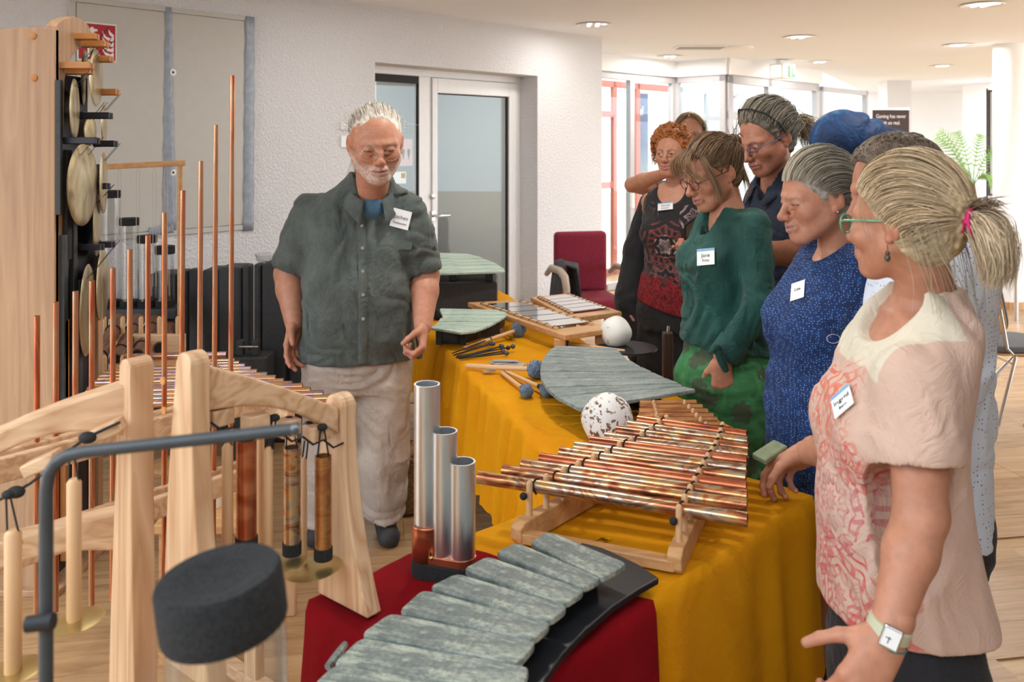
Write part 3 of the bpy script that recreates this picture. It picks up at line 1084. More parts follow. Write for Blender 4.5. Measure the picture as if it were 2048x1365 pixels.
# cross bar of the frame
a = railL[0] - (railL[-1] - railL[0]).normalized() * .06; b = railR[0] - (railR[-1] - railR[0]).normalized() * .06
a = a.copy(); b = b.copy(); a.z = b.z = TZ + .022
MB().beam(a, b, .032, .024).build('cross_bar', M['oak_frame'], xy, bevel=.003)
a = railL[-1].copy(); b = railR[-1].copy(); a.z = b.z = TZ + .03
MB().beam(a, b, .026, .02).build('cross_bar', M['oak_frame'], xy, bevel=.003)

# ---- small brown tube xylophone behind it
st = [((1279, 808), (1392, 806)), ((1279, 816), (1404, 815)), ((1278, 824), (1415, 824)), ((1277, 832), (1426, 833)), ((1277, 841), (1434, 841)), ((1277, 850), (1447, 850)), ((1278, 860), (1462, 860))]
sx = empty('tube_xylophone', onz(1350, 880, TZ), 'small brown tube xylophone behind the large copper one', 'xylophone')
XS = TZ + .075
rl = []; rr_ = []
for i, (a, b) in enumerate(st):
    p = onz(a[0], a[1], XS); q = onz(b[0], b[1], XS); d = q - p; L = d.length
    inst(mesh_of(MB().pipe((0, 0, 0), (L, 0, 0), .0098, .002, 14), 'brown_tube', M['bamboo_cu'], True), 'brown_tube', frame(p, d), sx)
    rl.append(p + d * .24); rr_.append(p + d * .76)
for rail in (rl, rr_):
    e = (rail[-1] - rail[0]).normalized()
    a = rail[0] - e * .03; b = rail[-1] + e * .03; a.z = b.z = TZ + .033
    MB().beam(a, b, .02, .046).build('rail', M['oak_frame'], sx, bevel=.002)
    for i in range(len(rail) - 1):
        c = (rail[i] + rail[i + 1]) / 2
        MB().lathe([(.006, TZ + .05), (.006, XS + .012), (.003, XS + .017)], 10, Matrix.Translation((c.x, c.y, 0))).build('peg', M['dowel'], sx, smooth=True)

# ---- speckled white balls
t = NT('speckled_white')
v = t.coords()
sp = t.noise(t.coords((80, 80, 60)), 1.0, 3, .6, .3); big = t.noise(v, 9, 2)
f = t.math('ADD', sp, t.math('MULTIPLY', t.math('SUBTRACT', big, .5), .35))
t.color(t.ramp(f, [(.0, (.74, .73, .71)), (.535, (.70, .69, .66)), (.57, srgb(120, 84, 62)), (.8, srgb(70, 46, 34))]))
t.set(Roughness=.6); t.bump(f, -.25, .003)
M['speckle'] = t.m
t = NT('speckled_white_sparse')
f = t.noise(t.coords((40, 40, 40)), 1.0, 3, .6, .3)
t.color(t.ramp(f, [(.0, (.8, .79, .74)), (.66, (.76, .75, .70)), (.70, srgb(140, 120, 80))]))
t.set(Roughness=.6); t.bump(f, -.2, .003)
M['speckle2'] = t.m
def ball(px, py, rpx, Y, mat, label, zbase):
    c = at(px, py, Y); r = rpx / FPX * Y
    o = empty('speckled_ball', (c.x, c.y, zbase), label, 'ball')
    mb = MB(); mb.sphere((c.x, c.y, c.z), r, 40, 24)
    mb.v = [(x + .002 * math.sin(z * 60 + y * 40), y, z + .0015 * math.sin(x * 70)) for x, y, z in mb.v]
    mb.build('shell', mat, o, smooth=True, angle=0)
    h = c.z - r * .82 - zbase
    MB().lathe([(r * .62, zbase), (r * .66, zbase + h * .4), (r * .60, zbase + h), (r * .5, zbase + h)], 28, Matrix.Translation((c.x, c.y, 0))).build('ring_foot', M['black'], o, smooth=True)
ball(1215, 840, 52, 2.66, M['speckle'], 'white ball with brown speckles beside the copper tube xylophone', TZ)
# second ball on a black plate at the far side of the table
pb_ = onz(1232, 700, TZ)
tag(MB().lathe([(.11, TZ), (.13, TZ + .006), (.13, TZ + .012)], 32, Matrix.Translation((pb_.x + .05, pb_.y, 0))).build('black_plate', M['black_plate'], smooth=True, origin=(pb_.x + .05, pb_.y, TZ)), 'round black plate beside the far white ball', 'plate')
ball(1232, 664, 31, pb_.y + .04, M['speckle2'], 'pale ball with few specks at the end of the wooden glass frames', TZ + .012)

# ---- stone fan on the long table (eleven bars)
SFZ = TZ + .075
Lp = [(1113, 692), (1099, 699), (1089, 710), (1084, 723), (1081, 738), (1081, 752), (1086, 762), (1096, 776), (1108, 786), (1121, 797), (1140, 808), (1160, 818)]
Rp = [(1231, 697), (1243, 706), (1252, 717), (1268, 724), (1284, 736), (1307, 744), (1333, 757), (1360, 768), (1392, 774), (1394, 777)]
fans = [((1113, 692), (1233, 697), (1098, 701), (1243, 708)),
        ((1098, 702), (1243, 709), (1089, 713), (1256, 722)),
        ((1088, 714), (1262, 722), (1082, 727), (1282, 734)),
        ((1082, 728), (1284, 735), (1080, 743), (1304, 744)),
        ((1080, 744), (1306, 745), (1082, 757), (1330, 756)),
        ((1082, 758), (1332, 757), (1092, 775), (1358, 767)),
        ((1093, 776), (1360, 768), (1112, 793), (1366, 773)),
        ((1113, 794), (1368, 774), (1160, 818), (1392, 780))]
quads = [tuple(onz(p[0], p[1], SFZ + .012) for p in q) for q in fans]
sfan = stone_fan('stone_fan', t1(1.2, -3.2) + Vector((0, 0, TZ)), 'large fan of grey-green stone bars on the middle of the yellow cloth', quads, .013, M['slate_mid'], SFZ, rnd=.006)
def box_base(parent, quads, z0, z1, k0=.2, k1=.8, mat='black', w=.02, name='rail'):
    for kk in (k0, k1):
        pts = []
        for q in quads:
            l_ = (Vector(q[0]) + Vector(q[2])) / 2; r_ = (Vector(q[1]) + Vector(q[3])) / 2
            p = l_ + (r_ - l_) * kk; p.z = (z0 + z1) / 2; pts.append(p)
        mb = MB()
        for i in range(len(pts) - 1): mb.beam(pts[i], pts[i + 1], w, z1 - z0 - .001)
        mb.build(name, M[mat], parent)
box_base(sfan, quads, TZ + .001, SFZ, .3, .72, 'black', .03)

# ---- small pale stone fan on its black tray
S2 = TZ + .075
fan2 = [((880, 617), (1023, 620), (880, 622), (1022, 622)),
        ((881, 623), (1022, 623), (884, 629), (1014, 629)),
        ((884, 630), (1014, 630), (886, 636), (1006, 636)),
        ((880, 637), (1005, 637), (877, 643), (994, 643)),
        ((876, 644), (993, 644), (870, 650), (976, 652)),
        ((868, 651), (975, 653), (864, 657), (955, 660)),
        ((862, 652), (954, 661), (860, 655), (922, 665))]
quads = [tuple(onz(p[0], p[1], S2 + .012) for p in q) for q in fan2]
f2 = stone_fan('stone_fan', t1(1.0, -4.2) + Vector((0, 0, TZ)), 'small fan of pale stone bars on a black tray in front of the black box', quads, .012, M['slate_pale'], S2, rnd=.005)
tray = [onz(p[0], p[1], TZ) for p in ((875, 688), (926, 688), (1000, 668), (1010, 650), (900, 650))]
def tray_box(parent, pts, z0, z1, name='tray'):
    poly = [(p.x, p.y) for p in pts]
    ar = sum(poly[i][0] * poly[(i + 1) % len(poly)][1] - poly[(i + 1) % len(poly)][0] * poly[i][1] for i in range(len(poly)))
    if ar < 0: poly = poly[::-1]
    cx_ = sum(p[0] for p in poly) / len(poly); cy_ = sum(p[1] for p in poly) / len(poly)
    inn = [(cx_ + (x - cx_) * .9, cy_ + (y - cy_) * .9) for x, y in poly]
    mb = MB(); n = len(poly)
    vv = [(x, y, z0) for x, y in poly] + [(x, y, z1) for x, y in poly] + [(x, y, z1) for x, y in inn] + [(x, y, z0 + .006) for x, y in inn]
    ff = [tuple(range(n - 1, -1, -1))]
    for k in range(n):
        k2 = (k + 1) % n
        ff += [(k, k2, n + k2, n + k), (n + k, n + k2, 2 * n + k2, 2 * n + k), (2 * n + k, 2 * n + k2, 3 * n + k2, 3 * n + k)]
    ff.append(tuple(3 * n + k for k in range(n)))
    mb.add(vv, ff)
    return mb.build(name, M['black_case'], parent)
tray_box(f2, tray, TZ + .003, S2 - .004)
bb = onz(905, 690, TZ)
for dx in (0, .105):
    MB().box((bb.x - .06 + dx, bb.y + .02, TZ + .035), (.03, .05, .07)).build('foot', M['black_case'], f2, bevel=.003)

# ---- black box with a third stone fan on top
bx = onz(928, 622, TZ)
Yb = bx.y
xl = at(858, 600, Yb).x - .15; xr = at(994, 600, Yb).x
ztop = at(900, 564, Yb).z
tag(MB().box(((xl + xr) / 2, Yb + .14, (TZ + ztop) / 2), (xr - xl, .3, ztop - TZ - .004)).build('black_box', M['black_case'], bevel=.006, origin=((xl + xr) / 2, Yb + .14, TZ)), 'large plain black box at the far end of the long table', 'box')
S3 = ztop + .055
fan3 = [((855, 506), (935, 508), (850, 511), (955, 513)), ((850, 512), (956, 513), (846, 517), (968, 518)),
        ((845, 518), (970, 519), (842, 524), (984, 524)), ((842, 525), (986, 525), (840, 532), (996, 530)),
        ((840, 533), (997, 531), (838, 540), (1007, 537)), ((838, 541), (1008, 538), (836, 549), (1010, 544))]
quads = []
for q in fan3:
    quads.append(tuple(onz(p[0], p[1], S3 + .01) for p in q))
f3 = stone_fan('stone_fan', ((xl + xr) / 2, Yb + .14, ztop), 'wide fan of pale green stone bars lying on the black box', quads, .012, M['slate_pale'], S3, rnd=.005)
for x_ in (at(905, 560, Yb).x, at(978, 560, Yb).x):
    MB().box((x_, Yb + .12, ztop + .027), (.045, .2, .05)).build('foot', M['black_case'], f3, bevel=.004)
MB().beam((at(880, 560, Yb).x, Yb + .06, ztop + .042), (at(990, 560, Yb).x, Yb + .06, ztop + .042), .03, .022).build('rail', M['black'], f3)

# ---- two oak frames strung with glass plates
M['glass_plate'] = pane_mat('glass_plate', (.82, .84, .82), 3.2, .06)
def glass_frame(label, P, zt, lap):
    """P: four corners (near-left, near-right, far-right, far-left) of the oak frame"""
    P = [Vector((p.x, p.y, 0)) for p in P]
    cen = sum(P, Vector()) / 4
    o = empty('glass_xylophone', (cen.x, cen.y, TZ), label, 'xylophone')
    nl, nr, fr_, fl = P
    def uv(u, v): 
        a = nl + (nr - nl) * u; b = fl + (fr_ - fl) * u
        return a + (b - a) * v
    th = .024
    m_ = M['oak_frame']
    # board as four sides around the openings
    def slab(u0, u1, v0, v1, name, z0, z1, mat, bev=.004):
        q = [uv(u0, v0), uv(u1, v0), uv(u1, v1), uv(u0, v1)]
        poly = [(p.x, p.y) for p in q]
        ar = sum(poly[i][0] * poly[(i + 1) % 4][1] - poly[(i + 1) % 4][0] * poly[i][1] for i in range(4))
        if ar < 0: poly = poly[::-1]
        return MB().prism(poly, z0, z1).build(name, mat, o, bevel=bev)
    slab(0, 1, 0, .14, 'frame_board', zt - th, zt, m_)
    slab(0, 1, .9, 1, 'frame_board', zt - th, zt, m_)
    slab(0, .1, .14, .9, 'frame_board', zt - th, zt, m_)
    slab(.9, 1, .14, .9, 'frame_board', zt - th, zt, m_)
    n = lap
    for i in range(n):
        v0 = .16 + .72 * i / n; v1 = v0 + .72 / n * .93
        k = .04 * (i / n)
        slab(.14 + k, .86 - k, v0, v1, 'glass_plate', zt + .004, zt + .009, M['glass_plate'], .0015)
    for u in (.13, .87):
        a = uv(u, .12); b = uv(u, .92); a.z = b.z = zt + .004
        MB().beam(a, b, .012, .012).build('pale_rail', M['dowel'], o)
        for i in range(n * 2 + 1):
            c = uv(u, .15 + .75 * i / (n * 2)); s_ = (uv(u + .06, .15) - uv(u - .06, .15)) * .5
            c.z = zt + .013
            MB().tube([c - s_ * .8 + Vector((0, 0, -.008)), c, c + s_ * .8 + Vector((0, 0, -.004))], .0018, 5).build('lashing', M['cord'], o)
    for (u, v_) in ((.06, .07), (.94, .07), (.06, .93), (.94, .93)):
        c = uv(u, v_)
        MB().box((c.x, c.y, (TZ + zt - th) / 2), (.05, .05, zt - th - TZ - .002)).build('foot', m_, o, bevel=.006)
    return o
zt = TZ + .085
gf1 = [onz(1130, 671, zt), onz(1222, 657, zt), onz(1040, 600, zt), onz(935, 605, zt)]
glass_frame('oak frame strung with glass plates, the nearer one, right of the small pale stone fan', gf1, zt, 5)
zt2 = TZ + .09
gf2 = [onz(1130, 641, zt2), onz(1234, 628, zt2), onz(1128, 590, zt2), onz(1050, 598, zt2)]
gf2 = [p + Vector((.03, .05, 0)) for p in gf2]
glass_frame('oak frame strung with glass plates, the farther one, below the red chair', gf2, zt2, 5)

# ---- mallets
t = NT('blue_wool')
v = t.coords()
f = t.noise(v, 260, 4, .7, 1.0)
t.color(t.ramp(f, [(.3, srgb(52, 74, 100)), (.7, srgb(112, 138, 166))])); t.set(Roughness=.95); t.b.inputs['Sheen Weight'].default_value = .5
t.bump(f, 1.0, .004)
M['wool'] = t.m
M['wool_dark'] = simple('dark_wool', (.02, .02, .024), .95, var=.5, nscale=200, bump=1, bscale=300, bdist=.004)
def fuzz(mb, c, r, sc=(1, 1, 1), seed=0):
    """woolly ball: bumpy sphere plus short loops of yarn"""
    o = len(mb.v)
    mb.sphere(c, r, 28, 18, sc)
    rnd = random.Random(seed)
    for i in range(o, len(mb.v)):
        x, y, z = mb.v[i]
        k = 1 + .07 * math.sin(x * 420 + seed) * math.sin(y * 390) * math.sin(z * 450 + seed) + rnd.uniform(-.035, .035)
        mb.v[i] = (c[0] + (x - c[0]) * k, c[1] + (y - c[1]) * k, c[2] + (z - c[2]) * k)
    for k in range(110):
        d = Vector((rnd.gauss(0, 1), rnd.gauss(0, 1), rnd.gauss(0, 1))).normalized()
        u = d.orthogonal().normalized(); u.rotate(Matrix.Rotation(rnd.uniform(0, 6.28), 3, d))
        p = Vector(c) + Vector((d.x * sc[0], d.y * sc[1], d.z * sc[2])) * r
        mb.tube([p - u * r * .16, p + d * r * .10, p + u * r * .16], r * .035, 4, False)
def mallet(label, p_handle, p_head, r_head, r_stick, mat='wool', neck=False, zc=TZ, sc=(1, 1, 1), seed=0, group=None):
    a = onz(p_handle[0], p_handle[1], zc + r_stick + .002); b = onz(p_head[0], p_head[1], zc + r_head * .9)
    b = Vector((b.x, b.y, zc + r_head + .002))
    o = empty('mallet', (b.x, b.y, zc), label, 'mallet', group)
    d = (b - a).normalized()
    MB().tube([a, a + d * .004, b - d * r_head * .5], [r_stick * .85, r_stick, r_stick], 12).build('handle', M['dowel'], o, smooth=True)
    if neck:
        MB().tube([b - d * (r_head * 2.4), b - d * r_head * .8], [r_stick * 1.25, r_stick * 1.6], 12).build('grip_wrap', M['wool_dark'], o, smooth=True)
    mb = MB(); fuzz(mb, b, r_head, sc, seed); mb.build('wool_head', M[mat], o, smooth=True, angle=0)
    return o
mallet('wooden mallet with a blue wool head behind the thin black mallets', (928, 697), (1037, 662), .034, .0085, seed=1)
mallet('wooden mallet with a blue wool head touching the big stone fan', (933, 732), (1072, 742), .034, .0095, seed=2)
mallet('short mallet with a small blue wool head nearest the cloth edge', (1003, 745), (1053, 785), .024, .007, neck=True, seed=3)
mallet('short mallet with a dark blue head tucked under the big stone fan', (1006, 741), (1094, 783), .027, .007, 'wool', True, seed=4)
mallet('black headed mallet at the left end of the small pale stone fan', (848, 622), (874, 631), .028, .007, 'wool_dark', seed=5)
mallet('mallet with a small blue head below the near oak glass frame', (1250, 703), (1130, 688), .018, .008, 'wool', seed=6)
# thin black mallets in a bundle
tm = [((907, 711), (981, 688)), ((912, 709), (986, 691)), ((905, 707), (980, 684)), ((912, 716), (1002, 693)), ((914, 713), (1016, 699)), ((916, 716), (1026, 699)), ((918, 718), (1006, 703)), ((921, 717), (1013, 710)), ((922, 714), (1004, 699))]
M['ball_grey'] = simple('rubber_ball', (.06, .06, .065), .5)
for i, (a, b) in enumerate(tm):
    zc = TZ + .004 + (i % 3) * .006
    A = onz(a[0], a[1], zc); B = onz(b[0], b[1], TZ + .011)
    B.z = TZ + .0115 + (i % 3) * .006
    o = empty('thin_mallet', (B.x, B.y, TZ), 'thin black mallet with a small ball head in the bundle on the yellow cloth', 'mallet', 'bundle of thin black mallets')
    MB().tube([A, B], .0032, 8).build('stick', M['black'], o, smooth=True)
    MB().sphere(B, .0105, 14, 10).build('ball_head', M['ball_grey'], o, smooth=True)
p = onz(1001, 662, TZ + .012)
tag(MB().sphere(p, .014, 16, 10).build('wooden_bead', M['dowel'], smooth=True, origin=p), 'pale wooden bead beside the first blue wool mallet', 'bead')
# thin metal plates
mp_ = [((980, 722), (1055, 727), (1040, 738), (990, 733)), ((975, 727), (1000, 720), (1030, 724), (1000, 730)), ((965, 742), (990, 740), (992, 744), (968, 746)), ((985, 720), (1035, 721), (1038, 724), (988, 724))]
M['sheet_metal'] = simple('sheet_metal', (.5, .5, .49), .4, .9, var=.1)
nmz = ['large thin grey metal plate lying before the wooden mallets', 'thin pointed metal plate, second of the pile before the mallets', 'small metal scrap under the handle of the middle blue mallet', 'narrow metal strip on top of the metal plates']
for i, q in enumerate(mp_):
    z = TZ + .003 + i * .0022
    ps = [onz(p[0], p[1], z) for p in q]
    poly = [(p.x, p.y) for p in ps]
    ar = sum(poly[k][0] * poly[(k + 1) % 4][1] - poly[(k + 1) % 4][0] * poly[k][1] for k in range(4))
    if ar < 0: poly = poly[::-1]
    tag(MB().prism(poly, z, z + .0015).build('metal_plate', M['sheet_metal'], origin=(ps[0].x, ps[0].y, z)), nmz[i], 'plate', 'metal plates on the yellow cloth')

# ---- three aluminium tubes bound by a copper band
YT = 1.83
at0 = [((828, 880), 768), ((863, 915), 862), ((898, 951), 923)]
tr = empty('tube_trio', at(888, 1150, YT), 'three upright aluminium tubes bound by a copper band', 'tube chime')
zb = TZ + .008
cens = []
for i, ((x0, x1), yt) in enumerate(at0):
    Y = YT - i * .012
    c = at((x0 + x1) / 2, 1000, Y); r = (x1 - x0) / 2 / FPX * Y
    zt_ = at(0, yt, Y).z
    MB().pipe((c.x, c.y, zb + .03), (c.x, c.y, zt_), r, .0035, 40).build('aluminium_tube', M['alu'], tr, smooth=True)
    cens.append((c, r))
def hull_band(cs, grow, z0, z1, n=60):
    """band wrapped around several upright tubes"""
    pts = []
    for k in range(n):
        a = 2 * math.pi * k / n; d = Vector((math.cos(a), math.sin(a), 0))
        best = max(((c[0].dot(d) + c[1] + grow), c) for c in [(Vector((q.x, q.y, 0)), r) for q, r in cs])
        c, r = best[1]
        pts.append((c.x + d.x * (r + grow), c.y + d.y * (r + grow)))
    return MB().prism(pts, z0, z1)
hull_band(cens, .0015, zb + .03, at(0, 1100, YT).z).build('copper_band', M['copper_red'], tr, bevel=.002)
q, r = cens[0]
Mx = Matrix.Translation((q.x, q.y, 0))
mb = MB(); rows = []
for zz in (zb + .03, (at(0, 1060, YT).z), at(0, 1050, YT).z, at(0, 1046, YT).z):
    rows.append([(q.x + (r + .004) * math.cos(a), q.y + (r + .004) * math.sin(a), zz) for a in [math.radians(-165 + 150 * k / 18) for k in range(19)]])
mb.grid(rows).build('copper_sleeve', M['copper_red'], tr, smooth=True, solid=.002)
hull_band(cens[:1] + cens[1:], .006, zb, zb + .034).build('rubber_ring', M['foam'], tr, bevel=.003)
pz = at(866, 1118, YT - .035)
MB().sphere((q.x + .012, q.y - r - .006, pz.z), .0045, 12, 8).build('rivet', M['brass'], tr, smooth=True)
# ================================================================== left side: chimes, gongs, stands
M['navy_panel'] = simple('navy_panel', (.014, .014, .026), .5, var=.3, nscale=6)
M['tower_x'] = wood('tower_board', srgb(184, 148, 114), srgb(156, 120, 90), 'Z', .9, contrast=.6, rings=7)
M['bracket_wood'] = simple('bracket_wood', srgb(186, 128, 70), .5, var=.1)
t = NT('gong_bronze')
v = t.coords((6, 6, 3))
f = t.noise(v, 2.2, 4, .55, .6)
t.color(t.ramp(f, [(.3, srgb(132, 112, 84)), (.5, srgb(184, 166, 128)), (.72, srgb(214, 202, 168))]))
t.set(Metallic=.75, Roughness=.36)
M['gong'] = t.m

tw = empty('gong_tower', (-1.75, 3.35, 0), 'tall pale wooden tower hung with round bronze gongs at the left edge', 'gong tower')
YF = 3.2
XR = (110 - 1024) / FPX * YF
# front board with arched top
zt0 = at(0, 54, YF).z
arch = []
for k in range(17):
    a = math.pi / 2 * k / 16
    arch.append((XR - .03 - .62 * math.sin(a), zt0 - .2 + .2 * math.cos(a) - .02 * 0))
poly = [(XR, 0.02), (XR, zt0 - .005)] + arch + [(XR - .65, .02)]
Mx = Matrix.Translation((0, YF, 0)) @ Matrix.Rotation(math.pi / 2, 4, 'X')
MB().prism(poly, -.03, 0, Mx).build('front_board', M['tower_x'], tw, bevel=.005)
for (px, py) in ((66, 72), (68, 156)):
    c = at(px, py, YF)
    MB().lathe([(.013, 0), (.013, .004), (.009, .006)], 16, Matrix.Translation((c.x, YF, c.z)) @ Matrix.Rotation(math.pi / 2, 4, 'X')).build('wooden_plug', M['bracket_wood'], tw, smooth=True)
# side board going back, rounded head
def yz(px, py):
    Y = XR * FPX / (px - 1024)
    return (Y, CAMZ - (py - HOR) / FPX * Y)
so = [yz(111, 640), yz(111, 52), yz(120, 42), yz(135, 35), yz(150, 33), yz(165, 38), yz(177, 50), yz(184, 66), yz(189, 92), yz(176, 92), yz(160, 96), yz(145, 112), yz(134, 135), yz(130, 160), yz(128, 300), yz(126, 640)]
Mx = Matrix(((0, 0, 1, 0), (1, 0, 0, 0), (0, 1, 0, 0), (0, 0, 0, 1)))
MB().prism(so, XR - .04, XR, Mx).build('side_board', M['tower_x'], tw, bevel=.004)
# dark inner panels
for (x0, x1, y0, y1, dx, m_) in ((112, 176, 152, 1180, -.02, 'navy_panel'), (150, 200, 330, 1180, -.035, 'navy_panel')):
    Y0 = (XR + dx) * FPX / (x0 - 1024); Y1 = (XR + dx) * FPX / (x1 - 1024)
    z1 = CAMZ - (y0 - HOR) / FPX * (Y0 + Y1) / 2
    MB().box((XR + dx - .012, (Y0 + Y1) / 2, z1 / 2 + .02), (.02, Y1 - Y0, z1 - .04)).build('dark_panel', M[m_], tw)
for i, (px, y0, y1, w, m_) in enumerate(((124, 160, 430, 5, 'black_case'), (133, 470, 860, 8, 'grey_tube'), (140, 300, 520, 9, 'black'), (152, 420, 900, 7, 'black_case'), (163, 560, 900, 7, 'grey_tube'), (135, 640, 1120, 8, 'bracket_wood'), (147, 700, 1120, 7, 'black'))):
    Y = (XR + .02) * FPX / (px - 1024)
    MB().box((XR + .01, Y, (at(0, y0, Y).z + at(0, y1, Y).z) / 2), (.02, w / FPX * Y * 2.2, at(0, y0, Y).z - at(0, y1, Y).z)).build('inner_slat', M[m_], tw, bevel=.003)
# lower rear board and base
Yp = 3.55
p0 = at(182, 590, Yp); p1 = at(202, 590, Yp)
MB().box(((p0.x + p1.x) / 2, Yp, p0.z / 2 + .01), (p1.x - p0.x, .04, p0.z - .02)).build('rear_post', M['tower_x'], tw, bevel=.003)
MB().box(((XR - .65 + p1.x) / 2, 3.38, .012), (p1.x - XR + .70, .42, .024)).build('base_board', M['tower_x'], tw, bevel=.004)
c = at(120, 168, 3.3)
MB().sphere((XR + .012, 3.3, at(0, 190, 3.3).z), .014, 12, 8).build('brass_knob', M['brass'], tw, smooth=True)
# brackets: pairs of rods pointing into the room
br = [(113, 184, 131, 3.25, 'bracket_wood'), (120, 184, 142, 3.3, 'bracket_wood'), (134, 195, 73, 3.36, 'bracket_wood'), (140, 214, 88, 3.42, 'bracket_wood'), (190, 224, 118, 3.5, 'bracket_wood'),
      (196, 236, 184, 3.55, 'bracket_wood'), (160, 222, 231, 3.4, 'navy_panel'), (112, 196, 281, 3.25, 'navy_panel'), (190, 232, 287, 3.5, 'navy_panel'), (180, 217, 372, 3.5, 'navy_panel'), (138, 205, 494, 3.38, 'navy_panel'), (190, 227, 489, 3.52, 'navy_panel')]
for (x0, x1, py, Y, m_) in br:
    a = at(x0, py, Y); b = at(x1, py, Y)
    mb = MB()
    mb.box(((a.x + b.x) / 2, Y - .012, a.z), (b.x - a.x, .016, .024)); mb.box(((a.x + b.x) / 2, Y + .012, a.z - .002), (b.x - a.x, .016, .024))
    mb.box((b.x - .02, Y, a.z), (.012, .03, .018)); mb.box((a.x + .01, Y, a.z), (.02, .03, .03))
    mb.build('bracket', M[m_], tw, bevel=.002)
gl = [(167, 370, 28, 82, 3.3), (150, 218, 8.5, 61, 3.26), (193, 156, 12, 58, 3.46), (171, 158, 7, 58, 3.5), (181, 262, 11, 30, 3.44), (209, 250, 5, 40, 3.58), (208, 366, 7, 62, 3.55), (195, 450, 7, 62, 3.5), (206, 570, 11, 72, 3.6), (176, 620, 14, 91, 3.38), (185, 105, 4, 22, 3.44)]
for (px, py, rx, ry, Y) in gl:
    c = at(px, py, Y); R_ = ry / FPX * Y
    vd = Vector(((px - 1024) / FPX, 1, 0)).normalized()
    perp = Vector((vd.y, -vd.x, 0))
    be = math.asin(min(.95, rx / ry))
    n_ = perp * math.cos(be) - vd * math.sin(be)
    Mx = frame(c, n_.orthogonal(), n_)
    Mx = Matrix((Vector((0, 0, 1)).cross(n_).normalized(), Vector((0, 0, 1)), n_)).transposed().to_4x4(); Mx.translation = c
    MB().lathe([(.002, .006), (R_ * .3, .005), (R_ * .8, .0035), (R_ * .97, .001), (R_, -.002), (R_ * .97, -.003), (.002, 0)], 40, Mx).build('gong', M['gong'], tw, smooth=True)
    for s_ in (-1, 1):
        q = Mx @ Vector((s_ * R_ * .25, R_ * .72, .004)); top = q + n_ * .055 + Vector((0, 0, .07))
        MB().tube([q, top], .0011, 5).build('cord', M['cord'], tw)

# ---- tall copper pipes hung in a wooden rack
pc = empty('pipe_chime', at(260, 900, 2.4) * 1.0, 'row of twelve tall thin copper pipes hanging in a wooden rack', 'pipe chime')
pc.location.z = 0
pipes = [(74, 632), (112, 605), (151, 583), (184, 562), (226, 536), (260, 499), (296, 471), (329, 425), (366, 381), (402, 322), (432, 250), (465, 151)]
def pipe_Y(px): return 2.18 + (px - 74) / 391 * .42
zlow = lambda i: .47 - .012 * i
ends = []
for i, (px, py) in enumerate(pipes):
    Y = pipe_Y(px); c = at(px, py, Y)
    b = at(px - (6 if i > 7 else 1), 900, Y)
    MB().pipe((b.x, Y, zlow(i)), (c.x, Y, c.z), .0072, .001, 14).build('copper_pipe', M['copper_v'], pc, smooth=True)
    ends.append((c.x, Y))
e0 = Vector((at(-40, 0, pipe_Y(-40)).x, pipe_Y(-40), 0)); e1 = Vector((at(520, 0, pipe_Y(520)).x, pipe_Y(520), 0))
ed = (e1 - e0).normalized(); en = Vector((ed.y, -ed.x, 0))
for z in (.875, .66):
    for s_ in (1, -1):
        a = e0 + en * .028 * s_; b = e1 + en * .028 * s_
        MB().beam((a.x, a.y, z), (b.x, b.y, z), .022, .06).build('rack_rail', M['pine_x'], pc, bevel=.004)
for i, (x, Y) in enumerate(ends):
    p = Vector((x, Y, .88)) + en * .041
    MB().sphere(p, .007, 10, 6).build('brass_screw', M['brass'], pc, smooth=True)
for e_ in (e0 + ed * .0, e1 - ed * .02):
    MB().box((e_.x, e_.y, .46), (.034, .06, .90), rz=math.atan2(ed.y, ed.x)).build('post', M['pine_z'], pc, bevel=.004)
    a = e_ + en * .2; b = e_ - en * .2
    MB().beam((a.x, a.y, .02), (b.x, b.y, .02), .04, .04).build('foot', M['pine_x'], pc, bevel=.004)

# ---- two pine stands with curved beams
def plank_leg(parent, corner, wd, w0, w1, td, th, z0, z1, name='leg', bow=.0):
    """tapered plank: corner is the near bottom corner, wd the width direction, td the thickness direction"""
    wd = Vector(wd).normalized(); td = Vector(td).normalized()
    H = z1 - z0
    poly = []
    n = 14
    for k in range(n + 1):
        t_ = k / n
        w = w0 + (w1 - w0) * t_ ** .85
        off = bow * (1 - (1 - t_) ** 2)
        poly.append((off + 0.0, H * t_))
    for k in range(9):
        a = math.pi * k / 8
        poly.append((bow + w1 / 2 - w1 / 2 * math.cos(a), H + w1 / 2 * math.sin(a) * .8))
    for k in range(n, -1, -1):
        t_ = k / n
        w = w0 + (w1 - w0) * t_ ** .85
        off = bow * (1 - (1 - t_) ** 2)
        poly.append((off + w, H * t_))
    Mx = Matrix((wd, Vector((0, 0, 1)), td)).transposed().to_4x4(); Mx.translation = Vector((corner.x, corner.y, z0))
    mb = MB().prism(poly, 0, th, Mx)
    if Mx.determinant() < 0: mb.f = [tuple(reversed(f)) for f in mb.f]
    return mb.build(name, M['pine_z'], parent, bevel=.008, segs=3)

ZT2 = TZ + .012
s2 = empty('chime_stand', (-.4, 1.58, ZT2), 'pine chime stand on the red cloth with a beam sloping down to the right', 'chime stand')
WD = Vector((-.77, .64, 0)); TD = Vector((.64, .77, 0))
cl_ = onz(735, 1243, ZT2)
plank_leg(s2, cl_, WD, .150, .05, TD, .036, ZT2 + .003, at(0, 812, 1.7).z, bow=.075)
Lst = .31
ct_ = cl_ - TD * Lst + WD * .03 + Vector((.0, -.0, 0))
plank_leg(s2, ct_, WD, .150, .046, TD, .036, ZT2 + .003, at(0, 725, 1.48).z, bow=.055)
